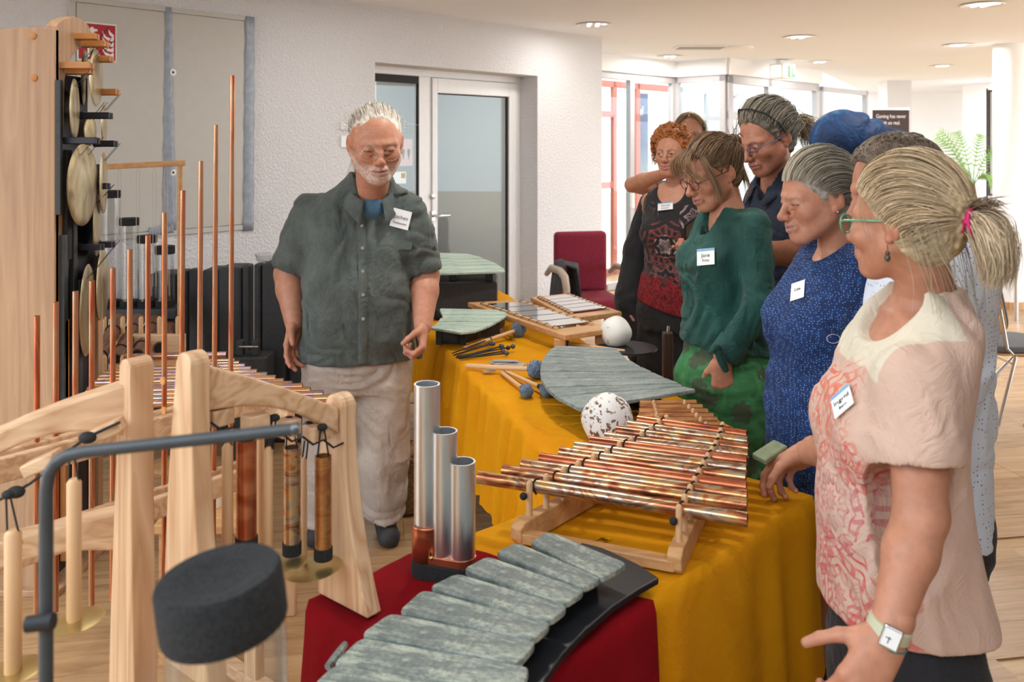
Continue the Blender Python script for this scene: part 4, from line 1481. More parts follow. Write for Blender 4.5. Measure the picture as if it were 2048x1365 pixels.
# beam with arched underside: runs along TD between the leg tops
def curved_beam(parent, P, Q, h0, h1, th, sag, name='beam', mat='pine_x', n=18, belly=.0, updn=1):
    d = Vector((Q.x - P.x, Q.y - P.y, 0)); L = d.length; d.normalize()
    side = Vector((d.y, -d.x, 0))
    up = []; dn = []
    for k in range(n + 1):
        t_ = k / n
        z = P.z + (Q.z - P.z) * t_ + belly * math.sin(math.pi * t_)
        h = h0 + (h1 - h0) * t_
        up.append((L * t_, z)); dn.append((L * t_, z - h + sag * math.sin(math.pi * min(1, t_ * 1.0)) ** 1.0))
    poly = dn + up[::-1]
    Mx = Matrix((d, Vector((0, 0, 1)), side)).transposed().to_4x4(); Mx.translation = Vector((P.x, P.y, 0))
    return MB().prism(poly, -th / 2, th / 2, Mx).build(name, M[mat], parent, bevel=.005)
tallc = ct_ + WD * .09 + TD * .04
lowc = cl_ + WD * .10
bP = Vector((tallc.x, tallc.y, at(0, 731, 1.5).z)); bQ = Vector((lowc.x, lowc.y, at(0, 808, 1.72).z))
curved_beam(s2, bP, bQ, .078, .050, .042, .022, belly=.005)
for (px, py) in ((348, 748), (350, 806)):
    c = at(px, py, 1.53)
    MB().lathe([(.007, 0), (.007, .003)], 12, frame(Vector((c.x, c.y - .045, c.z)), WD, -TD)).build('wooden_plug', M['bracket_wood'], s2)
def hang(parent, kind, x0, x1, y0, y1, Y, cordtop=None, mat=None):
    r = (x1 - x0) / 2 / FPX * Y
    a = at((x0 + x1) / 2, y0, Y); b = at((x0 + x1) / 2, y1, Y)
    if kind == 'dowel':
        MB().tube([b, b + Vector((0, 0, .004)), a - Vector((0, 0, .006)), a], [r * .85, r, r, r * .6], 16).build('dowel', M['dowel'], parent, smooth=True)
    else:
        MB().pipe(b, a, r, .002, 22).build('copper_tube', M[mat or 'copper_v'], parent, smooth=True)
        MB().pipe(b - Vector((0, 0, .006)), b + Vector((0, 0, .016)), r * 1.12, r * .3, 22).build('felt_ring', M['foam'], parent, smooth=True)
    if cordtop:
        t_ = at((x0 + x1) / 2 + cordtop[0], cordtop[1], Y)
        for s_ in (-1, 1):
            MB().tube([a + Vector((s_ * r * .7, 0, -.004)), t_ + Vector((s_ * .003, 0, 0))], .0017, 5).build('cord', M['cord'], parent)
        MB().sphere(t_, .008, 10, 6, (1.3, 1, .9)).build('cord_knot', M['cord'], parent, smooth=True)
hang(s2, 'dowel', 444, 466, 888, 1098, 1.56, (-8, 832))
hang(s2, 'tube', 473, 513, 880, 1092, 1.58, (0, 838), 'copper_red')
hang(s2, 'dowel', 513, 527, 850, 1092, 1.70, (6, 834))
hang(s2, 'dowel', 528, 546, 895, 1098, 1.60, (12, 836))
hang(s2, 'tube', 567, 601, 895, 1102, 1.64, (-6, 840), 'copper')
hang(s2, 'dowel', 603, 614, 914, 1134, 1.68, (8, 850))
hang(s2, 'tube', 630, 663, 912, 1112, 1.66, (-2, 855), 'bamboo_cu')
def disc(parent, px, py, rx, Y, tilt=.0, roll=0):
    c = at(px, py, Y); R_ = rx / FPX * Y
    Mx = Matrix.Translation(c) @ Matrix.Rotation(roll, 4, 'Y') @ Matrix.Rotation(tilt, 4, 'X')
    MB().lathe([(.002, .0012), (R_ * .9, .0012), (R_, 0), (R_ * .9, -.0012), (.002, -.0012)], 40, Mx).build('brass_disc', M['brass'], parent, smooth=True)
disc(s2, 626, 1137, 58, 1.66, 0, -.10)
disc(s2, 574, 1128, 40, 1.62, 0, -.10)
# spacer blocks under the beam and the cord that runs along them
for k in (.12, .38, .62, .86):
    p = bP.lerp(bQ, k); p.z -= .085 - .03 * k
    MB().box((p.x, p.y, p.z), (.042, .035, .03), rz=math.atan2(TD.y, TD.x)).build('spacer_block', M['pine_x'], s2, bevel=.003)
pts = []
for k in range(13):
    p = bP.lerp(bQ, k / 12); p.z -= .095 - .03 * k / 12 + .012 * abs(math.sin(k * 1.57)); p = p - Vector((WD.x, WD.y, 0)) * .03
    pts.append(p)
MB().tube(pts, .0022, 6).build('cord', M['cord'], s2, smooth=True)

# left stand
s1 = empty('chime_stand', (-.75, 1.5, 0), 'pine chime stand at the left with a beam sloping down to the left', 'chime stand')
Y1 = 1.5
a1 = at(292, 1200, Y1); 
WD1 = Vector((-.80, .6, 0)); TD1 = Vector((.6, .8, 0))
cA = at(300, 1300, 1.47); cA = Vector((cA.x, cA.y, 0))
plank_leg(s1, cA, WD1, .160, .034, TD1, .044, .003, at(0, 740, 1.5).z, bow=.062)
top = at(286, 752, 1.55); topL = at(-150, 930, 1.46)
curved_beam(s1, Vector((topL.x, topL.y, topL.z)), Vector((top.x, top.y, top.z)), .075, .105, .05, .05, belly=.012)
lb0 = at(252, 1012, 1.62); lb1 = at(-150, 1112, 1.52)
curved_beam(s1, lb1, lb0, .085, .075, .045, .035)
cB = at(-140, 1100, 1.46)
plank_leg(s1, Vector((cB.x, cB.y, 0)), WD1, .15, .05, TD1, .05, .003, at(0, 950, 1.46).z, bow=.05)
for (px, py) in ((40, 1085), (41, 1132)):
    c = at(px, py, 1.5)
    MB().lathe([(.006, 0), (.006, .003)], 12, Matrix.Translation(c) @ Matrix.Rotation(math.pi / 2, 4, 'X')).build('wooden_plug', M['bracket_wood'], s1)
hang(s1, 'dowel', 134, 162, 958, 1243, 1.38, (-5, 905))
hang(s1, 'dowel', 10, 42, 1060, 1350, 1.36, (-10, 990))
disc(s1, 150, 1243, 56, 1.38, 0, -.1)
disc(s1, 22, 1345, 60, 1.36, 0, -.1)
for (px, py, Y) in ((212, 862, 1.48), (86, 926, 1.47)):
    c = at(px, py, Y)
    Mx = Matrix.Translation(c) @ Matrix.Rotation(-.42, 4, 'Y')
    MB().box((0, 0, 0), (.06, .035, .022), Mx).build('spacer_block', M['pine_x'], s1, bevel=.003)
pts = [at(*q) for q in ((-60, 1010, 1.45), (0, 1000, 1.44), (30, 985, 1.44), (60, 968, 1.44), (110, 930, 1.44), (140, 900, 1.45), (175, 875, 1.45), (240, 845, 1.46))]
MB().tube(pts, .0024, 6).build('cord', M['cord'], s1, smooth=True)
for q in ((32, 985, 1.435), (175, 876, 1.445)):
    MB().sphere(at(*q), .011, 10, 6, (1.4, 1, .9)).build('cord_knot', M['cord'], s1, smooth=True)

# ---- bent grey rod with a clear knob
bo = empty('bent_rod', (-.534, 1.0, 0), 'bent dark grey rod with a clear knob reaching across the foreground', 'rod')
pts = [at(92, 1900, 1.0), at(92, 1365, 1.0), at(92, 1100, 1.0), at(93, 980, 1.0), at(98, 948, 1.0), at(112, 926, 1.0), at(135, 912, 1.0), at(170, 904, 1.0), at(300, 890, 1.0), at(450, 874, 1.0), at(596, 858, 1.0)]
pts[0].z = .02
MB().tube(pts, [.0078] * 3 + [.0075] * 4 + [.0072] * 4, 14).build('rod', M['grey_tube'], bo, smooth=True)
MB().sphere(at(596, 858, 1.0), .010, 16, 10).build('clear_knob', M['acrylic'], bo, smooth=True)
c = at(92, 1240, 1.0)
MB().tube([c + Vector((-.016, -.01, 0)), c + Vector((.014, -.01, .004))], .009, 10).build('clamp', M['black'], bo, smooth=True)
MB().lathe([(.12, 0), (.12, .012), (.02, .025), (.012, .06)], 28, Matrix.Translation((pts[1].x, 1.0, 0))).build('foot', M['dark_metal'], bo, smooth=True)

# ---- clear tube with a thick black foam cap
YC = .86
fc = at(443, 1195, YC)
fo = empty('clear_tube', (fc.x, YC, 0), 'clear tube with a thick black foam cap in the very foreground', 'clear tube')
Mx = Matrix.Translation(at(443, 1200, YC)) @ Matrix.Rotation(-.12, 4, 'Y') @ Matrix.Rotation(.04, 4, 'X')
rc = 124 / FPX * YC
prof = [(.002, -.027), (rc * .97, -.027), (rc, -.023), (rc * 1.0, .022), (rc * .95, .027), (rc * .7, .026), (rc * .45, .020), (.002, .018)]
mb = MB(); mb.lathe(prof, 56, Mx)
mb.build('foam_cap', M['foam'], fo, smooth=True)
bot = Vector((fc.x + .03, YC, .02)); topc = Mx @ Vector((0, 0, -.028))
MB().pipe(bot, topc, rc * .94, .004, 44).build('tube_wall', M['acrylic'], fo, smooth=True)
MB().lathe([(rc * 1.3, 0), (rc * 1.3, .02), (rc, .024)], 44, Matrix.Translation((bot.x, bot.y, 0))).build('foot', M['foam'], fo, smooth=True)

# ================================================================== behind the left stands
# ---- heat tinted tube xylophone
rx_ = [(453, 710), (469, 724), (478, 729), (490, 734), (502, 740), (514, 746), (534, 752), (551, 758), (567, 765), (584, 770), (605, 774), (621, 782), (646, 789), (683, 797)]
ZH = .74
hx = empty('tube_xylophone', (-1.0, 3.4, 0), 'long xylophone of heat tinted shiny tubes behind the pine stands', 'xylophone')
hl = []; hr_ = []
for i, (px, py) in enumerate(rx_):
    q = onz(px, py, ZH)
    L = .42 + .035 * i
    d = Vector((-1, -.10, 0)).normalized()
    p = q + d * L
    inst(mesh_of(MB().pipe((0, 0, 0), (L, 0, 0), .0145, .0015, 16), 'tinted_tube', M['chrome_copper'], True), 'tinted_tube', frame(p, -d), hx)
    hl.append(p - d * L * .22); hr_.append(p - d * L * .78)
for rail in (hl, hr_):
    a = rail[0].copy(); b = rail[-1].copy(); e = (b - a).normalized(); a -= e * .04; b += e * .04
    a.z = b.z = ZH - .05
    MB().beam(a, b, .03, .055).build('rail', M['pine_x'], hx, bevel=.003)
    for e_ in (a, b):
        MB().box((e_.x, e_.y, (ZH - .08) / 2), (.035, .035, ZH - .08)).build('leg', M['pine_z'], hx, bevel=.003)
    for i in range(len(rail) - 1):
        c = (rail[i] + rail[i + 1]) / 2
        MB().lathe([(.006, ZH - .03), (.006, ZH + .014), (.003, ZH + .02)], 10, Matrix.Translation((c.x, c.y, 0))).build('peg', M['dowel'], hx, smooth=True)
# ---- brown wooden tubes on a pine rack
wb = empty('wood_tube_rack', (-1.75, 4.1, 0), 'pine rack with four brown wooden tubes behind the copper pipes', 'tube rack')
ZR = .72
M['brown_wood'] = wood('brown_wood', srgb(128, 88, 66), srgb(78, 50, 38), 'X', 3)
near = [(186, 735, 16), (232, 722, 17), (275, 712, 19), (320, 698, 17)]
far_ = [(240, 640), (277, 640), (312, 640), (345, 640)]
zn = .66
for (nx, ny, r_), (fx, fy) in zip(near, far_):
    a = onz(nx, ny, zn); b = at(fx, fy, a.y + .5)
    d = b - a
    me = MB().pipe((0, 0, 0), (d.length, 0, 0), .033, .006, 16)
    inst(mesh_of(me, 'wooden_tube', M['brown_wood'], True), 'wooden_tube', frame(a, d), wb)
    n_ = d.normalized()
    MB().lathe([(.026, .004), (.026, .012)], 16, frame(a, n_.orthogonal(), n_)).build('dark_plug', M['black'], wb)
    for k in (.2, .72):
        c = a + d * k
        Mc = frame(c, d)
        MB().tube([Mc @ Vector((0, .036 * math.cos(w), .036 * math.sin(w))) for w in [j * math.pi / 8 for j in range(17)]], .003, 5).build('cord_loop', M['cord'], wb)
for (py, Y, z) in ((736, 3.86, .60), (690, 4.22, .70)):
    a = at(150, py, Y); b = at(370, py, Y)
    MB().beam((a.x, Y, z - .02), (b.x, Y, z - .02), .035, .09).build('rack_bar', M['pine_x'], wb, bevel=.004)
    for k in range(6):
        x = a.x + (b.x - a.x) * (k + .6) / 6
        MB().lathe([(.011, z), (.011, z + .10), (.006, z + .11)], 10, Matrix.Translation((x, Y, 0))).build('peg', M['dowel'], wb, smooth=True)
    for x in (a.x + .03, b.x - .03):
        MB().box((x, Y, (z - .06) / 2), (.04, .04, z - .06)).build('leg', M['pine_z'], wb, bevel=.003)
# ---- clear tubes with black caps
caps = [(222, 381, 396), (259, 436, 451), (294, 471, 486), (330, 492, 508)]
YG = 4.62
orders = ['tallest', 'second tallest', 'third tallest', 'shortest']
wst = empty('black_stand', (at(276, 0, YG).x, YG, 0), 'low black stand that carries the clear tubes by the wall', 'stand')
zb_ = at(0, 612, YG).z
MB().box((at(276, 0, YG).x, YG, zb_ - .03), (.46, .16, .05)).build('shelf', M['black_case'], wst, bevel=.004)
for dx in (-.2, .2):
    MB().box((at(276, 0, YG).x + dx, YG, (zb_ - .055) / 2), (.03, .12, zb_ - .055)).build('leg', M['black_case'], wst)
for i, (px, y0, y1) in enumerate(caps):
    c = at(px, 0, YG); r_ = .049
    o = empty('capped_tube', (c.x, YG, zb_), orders[i] + ' of the four clear tubes with black caps before the plaster wall', 'clear tube', 'clear tubes with black caps')
    MB().pipe((c.x, YG, zb_), (c.x, YG, at(0, y0 + 4, YG).z), r_ * .95, .004, 24).build('tube_wall', M['acrylic'], o, smooth=True)
    MB().lathe([(.002, at(0, y1, YG).z), (r_, at(0, y1, YG).z), (r_ * 1.03, at(0, y1 - 3, YG).z), (r_ * 1.03, at(0, y0 + 2, YG).z), (r_, at(0, y0, YG).z), (.002, at(0, y0, YG).z)], 28, Matrix.Translation((c.x, YG, 0))).build('cap', M['foam'], o, smooth=True)
    MB().lathe([(r_ * .985, zb_ - .004), (r_ * .985, zb_ + .03)], 28, Matrix.Translation((c.x, YG, 0))).build('foot_ring', M['foam'], o, smooth=True)
# ---- light oak hanging bar with strings
hb = empty('hanging_bar', at(360, 700, 4.3), 'slim oak post with a crossbar and hanging strings before the grey cabinet', 'rack')
hb.location.z = 0
a = at(205, 334, 4.36); b = at(371, 326, 4.48)
MB().beam(a, b, .03, .028).build('crossbar', M['oak_frame'], hb, bevel=.004)
pz = at(360, 330, 4.47)
MB().tube([(pz.x, pz.y, 0.0), (pz.x, pz.y, pz.z)], .013, 12).build('post', M['oak_frame'], hb, smooth=True)
MB().lathe([(.14, 0), (.14, .015), (.03, .03)], 24, Matrix.Translation((pz.x, pz.y, 0))).build('foot', M['oak_frame'], hb, smooth=True)
for k in (.2, .42, .62, .76):
    p = a.lerp(b, k)
    for dx in (-.008, .008):
        MB().tube([p + Vector((dx * .3, 0, -.01)), p + Vector((dx, 0, -.04)), p + Vector((dx, 0, -.62))], .0012, 5).build('string', M['cord_light'], hb)

# ---- black cases leaning along the wall
cases = [(296, 352, 548, 4.75, .30, 'wide'), (354, 374, 540, 4.85, .08, 'slab'), (377, 396, 538, 4.9, .07, 'slab'), (404, 437, 540, 4.85, .25, 'box'), (436, 482, 535, 4.8, .3, 'box'), (484, 499, 530, 4.95, .09, 'slab'), (507, 521, 528, 4.95, .09, 'slab'), (523, 571, 527, 4.75, .22, 'box'), (578, 640, 540, 4.8, .22, 'box')]
clab = ['wide black case behind the clear tubes', 'thin black slab case right of the oak post', 'second thin black slab case behind the copper pipes', 'narrow black case between the two longest pipe groups', 'broad black case directly right of the longest copper pipes', 'thin upright black board beside the broad black case', 'thin dark green edged board left of the bare forearm', 'black case half hidden by the bare forearm', 'low black case behind the hip of the man in grey']
for i, (x0, x1, yt, Y, dp, k) in enumerate(cases):
    Y = 4.8; dp = min(dp, .2)
    a = at(x0, yt, Y); b = at(x1, yt, Y)
    Mx = Matrix.Translation(((a.x + b.x) / 2, Y + dp / 2, 0)) @ Matrix.Rotation(0.0, 4, 'Z')
    o = MB().box((0, 0, a.z / 2), (b.x - a.x, dp, a.z - .004), Mx).build('black_case', M['black_case'], bevel=.012, segs=3, origin=((a.x + b.x) / 2, Y + dp / 2, 0))
    tag(o, clab[i], 'case')
pl_ = at(495, 715, 4.55)
lo = empty('low_case', (pl_.x, 4.5, 0), 'low black chest with a steel latch at the foot of the cases', 'chest')
MB().box((pl_.x, 4.62, pl_.z / 2), (.2, .16, pl_.z)).build('body', M['black_case'], lo, bevel=.008)
for dx in (-.05, .03):
    MB().box((pl_.x + dx, 4.6, pl_.z + .04), (.035, .05, .08)).build('lug', M['black_case'], lo, bevel=.006)
MB().tube([(pl_.x - .05, 4.57, pl_.z + .05), (pl_.x + .05, 4.57, pl_.z + .05)], .005, 8).build('latch_pin', M['steel'], lo)
gb = at(540, 520, 4.86)
tag(MB().lathe([(.05, gb.z - .02), (.07, gb.z), (.085, gb.z + .035), (.082, gb.z + .035), (.066, gb.z + .002), (.03, gb.z - .012)], 28, Matrix.Translation((gb.x, 4.86, 0))).build('glass_bowl', M['acrylic'], smooth=True, origin=(gb.x, 4.86, gb.z - .02)), 'shallow clear bowl on top of the black cases', 'bowl')
# white cup
cu = onz(432, 985, .46)
Yc_ = 2.9; cp = at(432, 985, Yc_)
sto = empty('low_stool', (cp.x, Yc_, 0), 'low dark stool behind the pine stand carrying a white cup', 'stool')
MB().box((cp.x, Yc_, cp.z - .06), (.3, .3, .03)).build('seat', M['oak_frame'], sto, bevel=.005)
for sx_ in (-1, 1):
    for sy in (-1, 1):
        MB().box((cp.x + sx_ * .12, Yc_ + sy * .12, (cp.z - .075) / 2), (.03, .03, cp.z - .075)).build('leg', M['oak_frame'], sto)
tag(MB().lathe([(.026, cp.z - .044), (.034, cp.z + .03), (.031, cp.z + .03), (.024, cp.z - .038)], 24, Matrix.Translation((cp.x, Yc_, 0))).build('cup', M['white_plastic'], smooth=True, origin=(cp.x, Yc_, cp.z - .044)), 'small white paper cup behind the tall pine leg', 'cup')
# ================================================================== background right and furniture
M['burgundy'] = simple('burgundy_fabric', srgb(122, 18, 44), .85, var=.15, nscale=40, bump=.3, bscale=500)
M['beige_metal'] = simple('beige_metal', srgb(176, 160, 142), .45)
M['scarf'] = simple('scarf_dark', srgb(66, 66, 70), .95, var=.3, nscale=30, bump=.5, bscale=200, bdist=.003)
M['bag_cloth'] = simple('bag_cloth', srgb(196, 188, 180), .9, var=.15, nscale=20, bump=.3, bscale=60, bdist=.004)
YR = 6.75
ch = empty('armchair', (at(1165, 0, YR).x, YR + .1, 0), 'burgundy upholstered armchair with beige arms by the plaster wall', 'chair')
def rbox(c, d, M_, bev, name, mat, parent, segs=4):
    return MB().box(c, d, M_).build(name, mat, parent, bevel=bev, segs=segs, smooth=True)
cc = at(1180, 590, YR); cw = 112 / FPX * YR
RZ = Matrix.Rotation(.22, 4, 'Z')
Mx = Matrix.Translation((cc.x, YR, 0)) @ RZ
zs = .46
zb1 = at(0, 478, YR + .25).z
rbox((0, .26, (zs + zb1) / 2 + .03), (cw, .09, zb1 - zs + .06), Mx @ Matrix.Translation((0, 0, 0)), .035, 'backrest', M['burgundy'], ch)
rbox((0, 0, zs - .04), (cw * 1.02, .50, .1), Mx, .035, 'seat', M['burgundy'], ch)
for s_ in (-1, 1):
    x = s_ * (cw / 2 + .05)
    pts = [Mx @ Vector((x, .3, .60)), Mx @ Vector((x, .15, .67)), Mx @ Vector((x, -.1, .68)), Mx @ Vector((x, -.22, .65)), Mx @ Vector((x, -.27, .57)), Mx @ Vector((x, -.25, .42)), Mx @ Vector((x, -.22, 0))]
    MB().tube(pts, [.02, .026, .03, .03, .028, .022, .016], 12).build('armrest', M['beige_metal'], ch, smooth=True)
    MB().tube([Mx @ Vector((x * .85, .28, .5)), Mx @ Vector((x * .9, .34, 0))], .016, 10).build('leg', M['beige_metal'], ch, smooth=True)
# dark scarf over the left arm
mb = MB(); rows = []
x = -(cw / 2 + .05)
for i in range(26):
    t_ = i / 25; row = []
    for j in range(13):
        u = j / 12
        y = -.26 + .34 * u
        a = t_ * math.pi * 1.0
        ox = math.cos(math.pi - a * 1.0) * .06; oz = .05 * math.sin(a)
        drop = -.22 * (max(0, abs(t_ - .5) - .22) / .28) ** 1.0
        w = .012 * math.sin(u * 25 + t_ * 6) + .008 * math.sin(u * 47 + t_ * 9)
        row.append(Mx @ Vector((x + .05 + ox * .9 + w * .8 + .06 * (t_ - .2), y * .8 + .06 + .02 * math.sin(t_ * 7), .675 + oz + drop * (1.0 + .25 * math.sin(u * 9)) + w)))
    rows.append(row)
tag(mb.grid(rows).build('scarf', M['scarf'], smooth=True, solid=.012, origin=Mx @ Vector((x, 0, .7)), angle=0), 'dark grey scarf draped over the left arm of the burgundy chair', 'scarf')
# pale cloth bag on the right arm
mb = MB(); rows = []
x = cw / 2 + .06
for i in range(22):
    t_ = i / 21; row = []
    for j in range(17):
        a = 2 * math.pi * j / 16
        r_ = .05 + .03 * math.sin(t_ * 2.6) + .008 * math.sin(a * 5 + t_ * 5)
        row.append(Mx @ Vector((x + .03 + r_ * .7 * math.cos(a) + .02 * t_, -.16 + r_ * 1.2 * math.sin(a), .70 - .5 * t_)))
    rows.append(row)
tag(mb.grid(rows).build('cloth_bag', M['bag_cloth'], smooth=True, origin=Mx @ Vector((x, -.16, .45)), angle=0), 'pale crumpled cloth bag hanging from the right arm of the burgundy chair', 'bag')

# ---- brown wooden post of a stand behind the table
pz = at(1335, 664, 3.75)
po = empty('music_stand', (pz.x, 3.75, 0), 'brown wooden stand post with a metal pin beside the green trousers', 'stand')
MB().box((pz.x, 3.75, pz.z / 2), (.042, .042, pz.z - .002)).build('post', M['table_leg'], po, bevel=.006)
MB().tube([(pz.x, 3.75, pz.z - .01), (pz.x + .004, 3.75, pz.z + .025)], .006, 8).build('metal_pin', M['steel'], po)
MB().box((pz.x, 3.75, .015), (.3, .3, .028)).build('foot', M['table_leg'], po, bevel=.005)

# ---- basket with wooden balls under the long table
M['wicker'] = simple('wicker', srgb(116, 84, 46), .8, var=.5, nscale=60, bump=1, bscale=90, bdist=.006)
bk = at(812, 905, 3.95)
bs = empty('basket', (bk.x, 3.95, 0), 'wicker basket under the yellow cloth behind the white trouser leg', 'basket')
MB().lathe([(.09, 0), (.115, .02), (.13, .26), (.12, .265), (.105, .03)], 28, Matrix.Translation((bk.x, 3.95, 0))).build('wicker_body', M['wicker'], bs, smooth=True)
for i, (dx, dy) in enumerate(((-.05, -.05), (.02, -.07), (.05, .01))):
    p = Vector((bk.x + dx, 3.95 + dy, .27))
    tag(MB().sphere(p, .034, 16, 10).build('wooden_ball', simple('ball_wood', srgb(150, 110, 72), .6, var=.1), smooth=True, origin=p), ('left', 'front', 'right')[i] + ' wooden ball lying in the wicker basket', 'ball', 'balls in the basket')

# ---- grey upholstered chair at the right edge
M['grey_felt'] = simple('grey_felt', srgb(104, 104, 106), .95, var=.15, nscale=120, bump=.5, bscale=500)
M['beech'] = wood('beech', srgb(206, 164, 112), srgb(176, 130, 84), 'X', 3)
gcx = at(1996, 0, 5.3)
gc = empty('side_chair', (gcx.x, 5.3, 0), 'grey upholstered stacking chair with steel legs at the right edge', 'chair')
zs = .44
def round_slab(cx, cy, w, d, z0, z1, mat, name, r=.09, Mx=None, bev=.01):
    poly = []
    for (sx, sy, a0) in ((1, 1, 0), (-1, 1, 90), (-1, -1, 180), (1, -1, 270)):
        for k in range(7):
            a = math.radians(a0 + 15 * k)
            poly.append((cx + sx * (w / 2 - r) + r * math.cos(a), cy + sy * (d / 2 - r) + r * math.sin(a)))
    mb = MB().prism(poly, z0, z1, Mx)
    return mb.build(name, mat, gc, bevel=bev, segs=3)
round_slab(gcx.x + .05, 5.3, .46, .44, zs - .032, zs - .02, M['beech'], 'seat_shell', .12, bev=.004)
round_slab(gcx.x + .05, 5.3, .45, .43, zs - .02, zs + .02, M['grey_felt'], 'seat_pad', .12, bev=.014)
bxm = at(1968, 0, 5.3).x
Mb = Matrix.Translation((bxm - .012, 5.3, .72)) @ Matrix.Rotation(math.radians(-12), 4, 'Y') @ Matrix.Rotation(math.pi / 2, 4, 'Y')
round_slab(0, 0, .42, .42, -.005, .007, M['beech'], 'back_shell', .1, Mb, .004)
round_slab(0, 0, .40, .40, .007, .028, M['grey_felt'], 'back_pad', .1, Mb, .01)
for sy in (-1, 1):
    y = 5.3 + sy * .21
    MB().tube([(bxm - .02, y, .68), (bxm + .02, y, .45), (bxm + .07, y, .40), (bxm - .03, y, .0)], .0105, 10).build('leg', M['steel'], gc, smooth=True)
    MB().tube([(bxm + .06, y, .41), (bxm + .40, y, .405), (bxm + .36, y, .36), (bxm + .20 - (.0), y, .20), (bxm + .10 + (.02), y, .0)], .0105, 10).build('leg', M['steel'], gc, smooth=True)
MB().tube([(bxm + .05, 5.09, .36), (bxm + .05, 5.51, .36)], .005, 8).build('stretcher', M['steel'], gc)
# ---- white side table behind
tt = onz(2048, 484, .74)
wt = empty('white_table', (tt.x + .25, tt.y + .3, 0), 'white table top cut off by the right edge before the column', 'table')
MB().box((tt.x + .22, tt.y + .32, .728), (.72, .6, .024)).build('table_top', M['white_plastic'], wt, bevel=.004)
for sx_ in (-1, 1):
    for sy in (-1, 1):
        MB().tube([(tt.x + .27 + sx_ * .3, tt.y + .32 + sy * .25, 0), (tt.x + .27 + sx_ * .3, tt.y + .32 + sy * .25, .716)], .02, 10).build('leg', M['steel'], wt, smooth=True)
# notice on the column
c = at(1994, 340, 8.75 - .15)
tag(MB().box((c.x + .02, 8.62, c.z), (.09, .004, .27)).build('notice', M['white_plastic'], origin=(c.x + .02, 8.62, c.z)), 'narrow white notice taped to the round column', 'notice')

# ---- dark banner with white text
yb = 10.2
b0 = at(1745, 218, yb); b1 = at(1818, 218, yb)
M['banner'] = simple('banner_dark', srgb(62, 46, 44), .7)
M['print_white'] = simple('print_white', (.85, .85, .85), .6)
M['ink'] = simple('ink_dark', (.02, .025, .03), .6)
bn = empty('roll_up_banner', ((b0.x + b1.x) / 2, yb, 0), 'dark roll-up banner with white lettering before the far wall', 'banner')
MB().box(((b0.x + b1.x) / 2, yb, b0.z / 2 + .03), (b1.x - b0.x, .006, b0.z - .06)).build('sheet', M['banner'], bn)
MB().box(((b0.x + b1.x) / 2, yb, b0.z), (b1.x - b0.x + .01, .02, .025)).build('top_rail', M['steel'], bn)
MB().box(((b0.x + b1.x) / 2, yb, .04), (b1.x - b0.x + .04, .12, .08)).build('base', M['steel'], bn)
for (s_, py) in (('Gaming has never', 233), ('felt so real.', 246)):
    c = at(1782, py, yb - .008)
    text_obj('lettering', s_, .062, frame(Vector((c.x, yb - .008, c.z)), (1, 0, 0)) @ Matrix.Rotation(math.pi / 2, 4, 'X'), M['print_white'], bn, sx=.78)
# second banner outside, behind the porch glass
yo = 12.6
b0 = at(1259, 183, yo); b1 = at(1296, 193, yo + .35)
b2 = empty('roll_up_banner', ((b0.x + b1.x) / 2, yo, 0), 'pale blue roll-up banner outside behind the porch glass', 'banner')
t = NT('banner_blue')
sep = t.n('SeparateXYZ'); t.l(t.coords(), sep.inputs[0])
t.color(t.ramp(t.math('MULTIPLY', sep.outputs[2], .5), [(.0, srgb(150, 170, 130)), (.45, srgb(170, 176, 176)), (.8, srgb(92, 98, 132))]))
t.set(Roughness=.7)
MB().beam(Vector((b0.x, yo, 1.27)), Vector((b1.x, yo + .35, 1.27)), .006, 2.2).build('sheet', t.m, b2)
MB().beam(Vector((b0.x, yo, 2.38)), Vector((b1.x, yo + .35, 2.38)), .02, .03).build('top_rail', M['steel'], b2)
MB().beam(Vector((b0.x, yo, .06)), Vector((b1.x, yo + .35, .06)), .12, .12).build('base', M['steel'], b2)
c = at(1279, 222, yo + .1)
text_obj('lettering', 'F-ul', .2, frame(Vector((c.x - .02, yo + .14, c.z)), Vector((b1.x - b0.x, .35, 0))) @ Matrix.Rotation(math.pi / 2, 4, 'X'), M['print_white'], b2)
tag(MB().box((2.4, 14.4, -.03), (9, 5, .04)).build('porch_paving', simple('paving_pale', (.55, .54, .52), .9, var=.1)), kind='structure')

# ---- exit sign
ce = at(1565, 143, 10.35)
ex = empty('exit_sign', ce, 'green and white emergency exit sign hanging from the ceiling', 'sign')
Me = frame(ce, (.72, .69, 0))
M['exit_green'] = simple('exit_green', srgb(40, 160, 70), .5)
t = NT('exit_glow'); t.color((.8, .9, .8)); t.b.inputs['Emission Color'].default_value = (.7, 1, .75, 1); t.b.inputs['Emission Strength'].default_value = 1.2
M['exit_lit'] = t.m
MB().box((0, 0, 0), (.30, .17, .17), Me).build('housing', M['white_plastic'], ex, bevel=.006)
MB().box((.0, 0.0, -.005), (.305, .13, .13), Me).build('lit_panel', M['exit_lit'], ex)
MB().box((.153, .03, -.005), (.003, .065, .13), Me).build('green_field', M['exit_green'], ex)
MB().box((0, 0, .1), (.2, .06, .06), Me).build('ceiling_mount', M['white_plastic'], ex)
g0 = Me @ Vector((-.15, -.086, 0))
MB().box((.06, -.0865, -.005), (.16, .003, .13), Me).build('green_field', M['exit_green'], ex)
MB().prism([(.02, -.06), (.045, -.06), (.045, .05), (.02, .05)], 0, .002, Me @ Matrix.Translation((.0, -.0885, 0)) @ Matrix.Rotation(math.pi / 2, 4, 'X')).build('door_symbol', M['exit_lit'], ex)
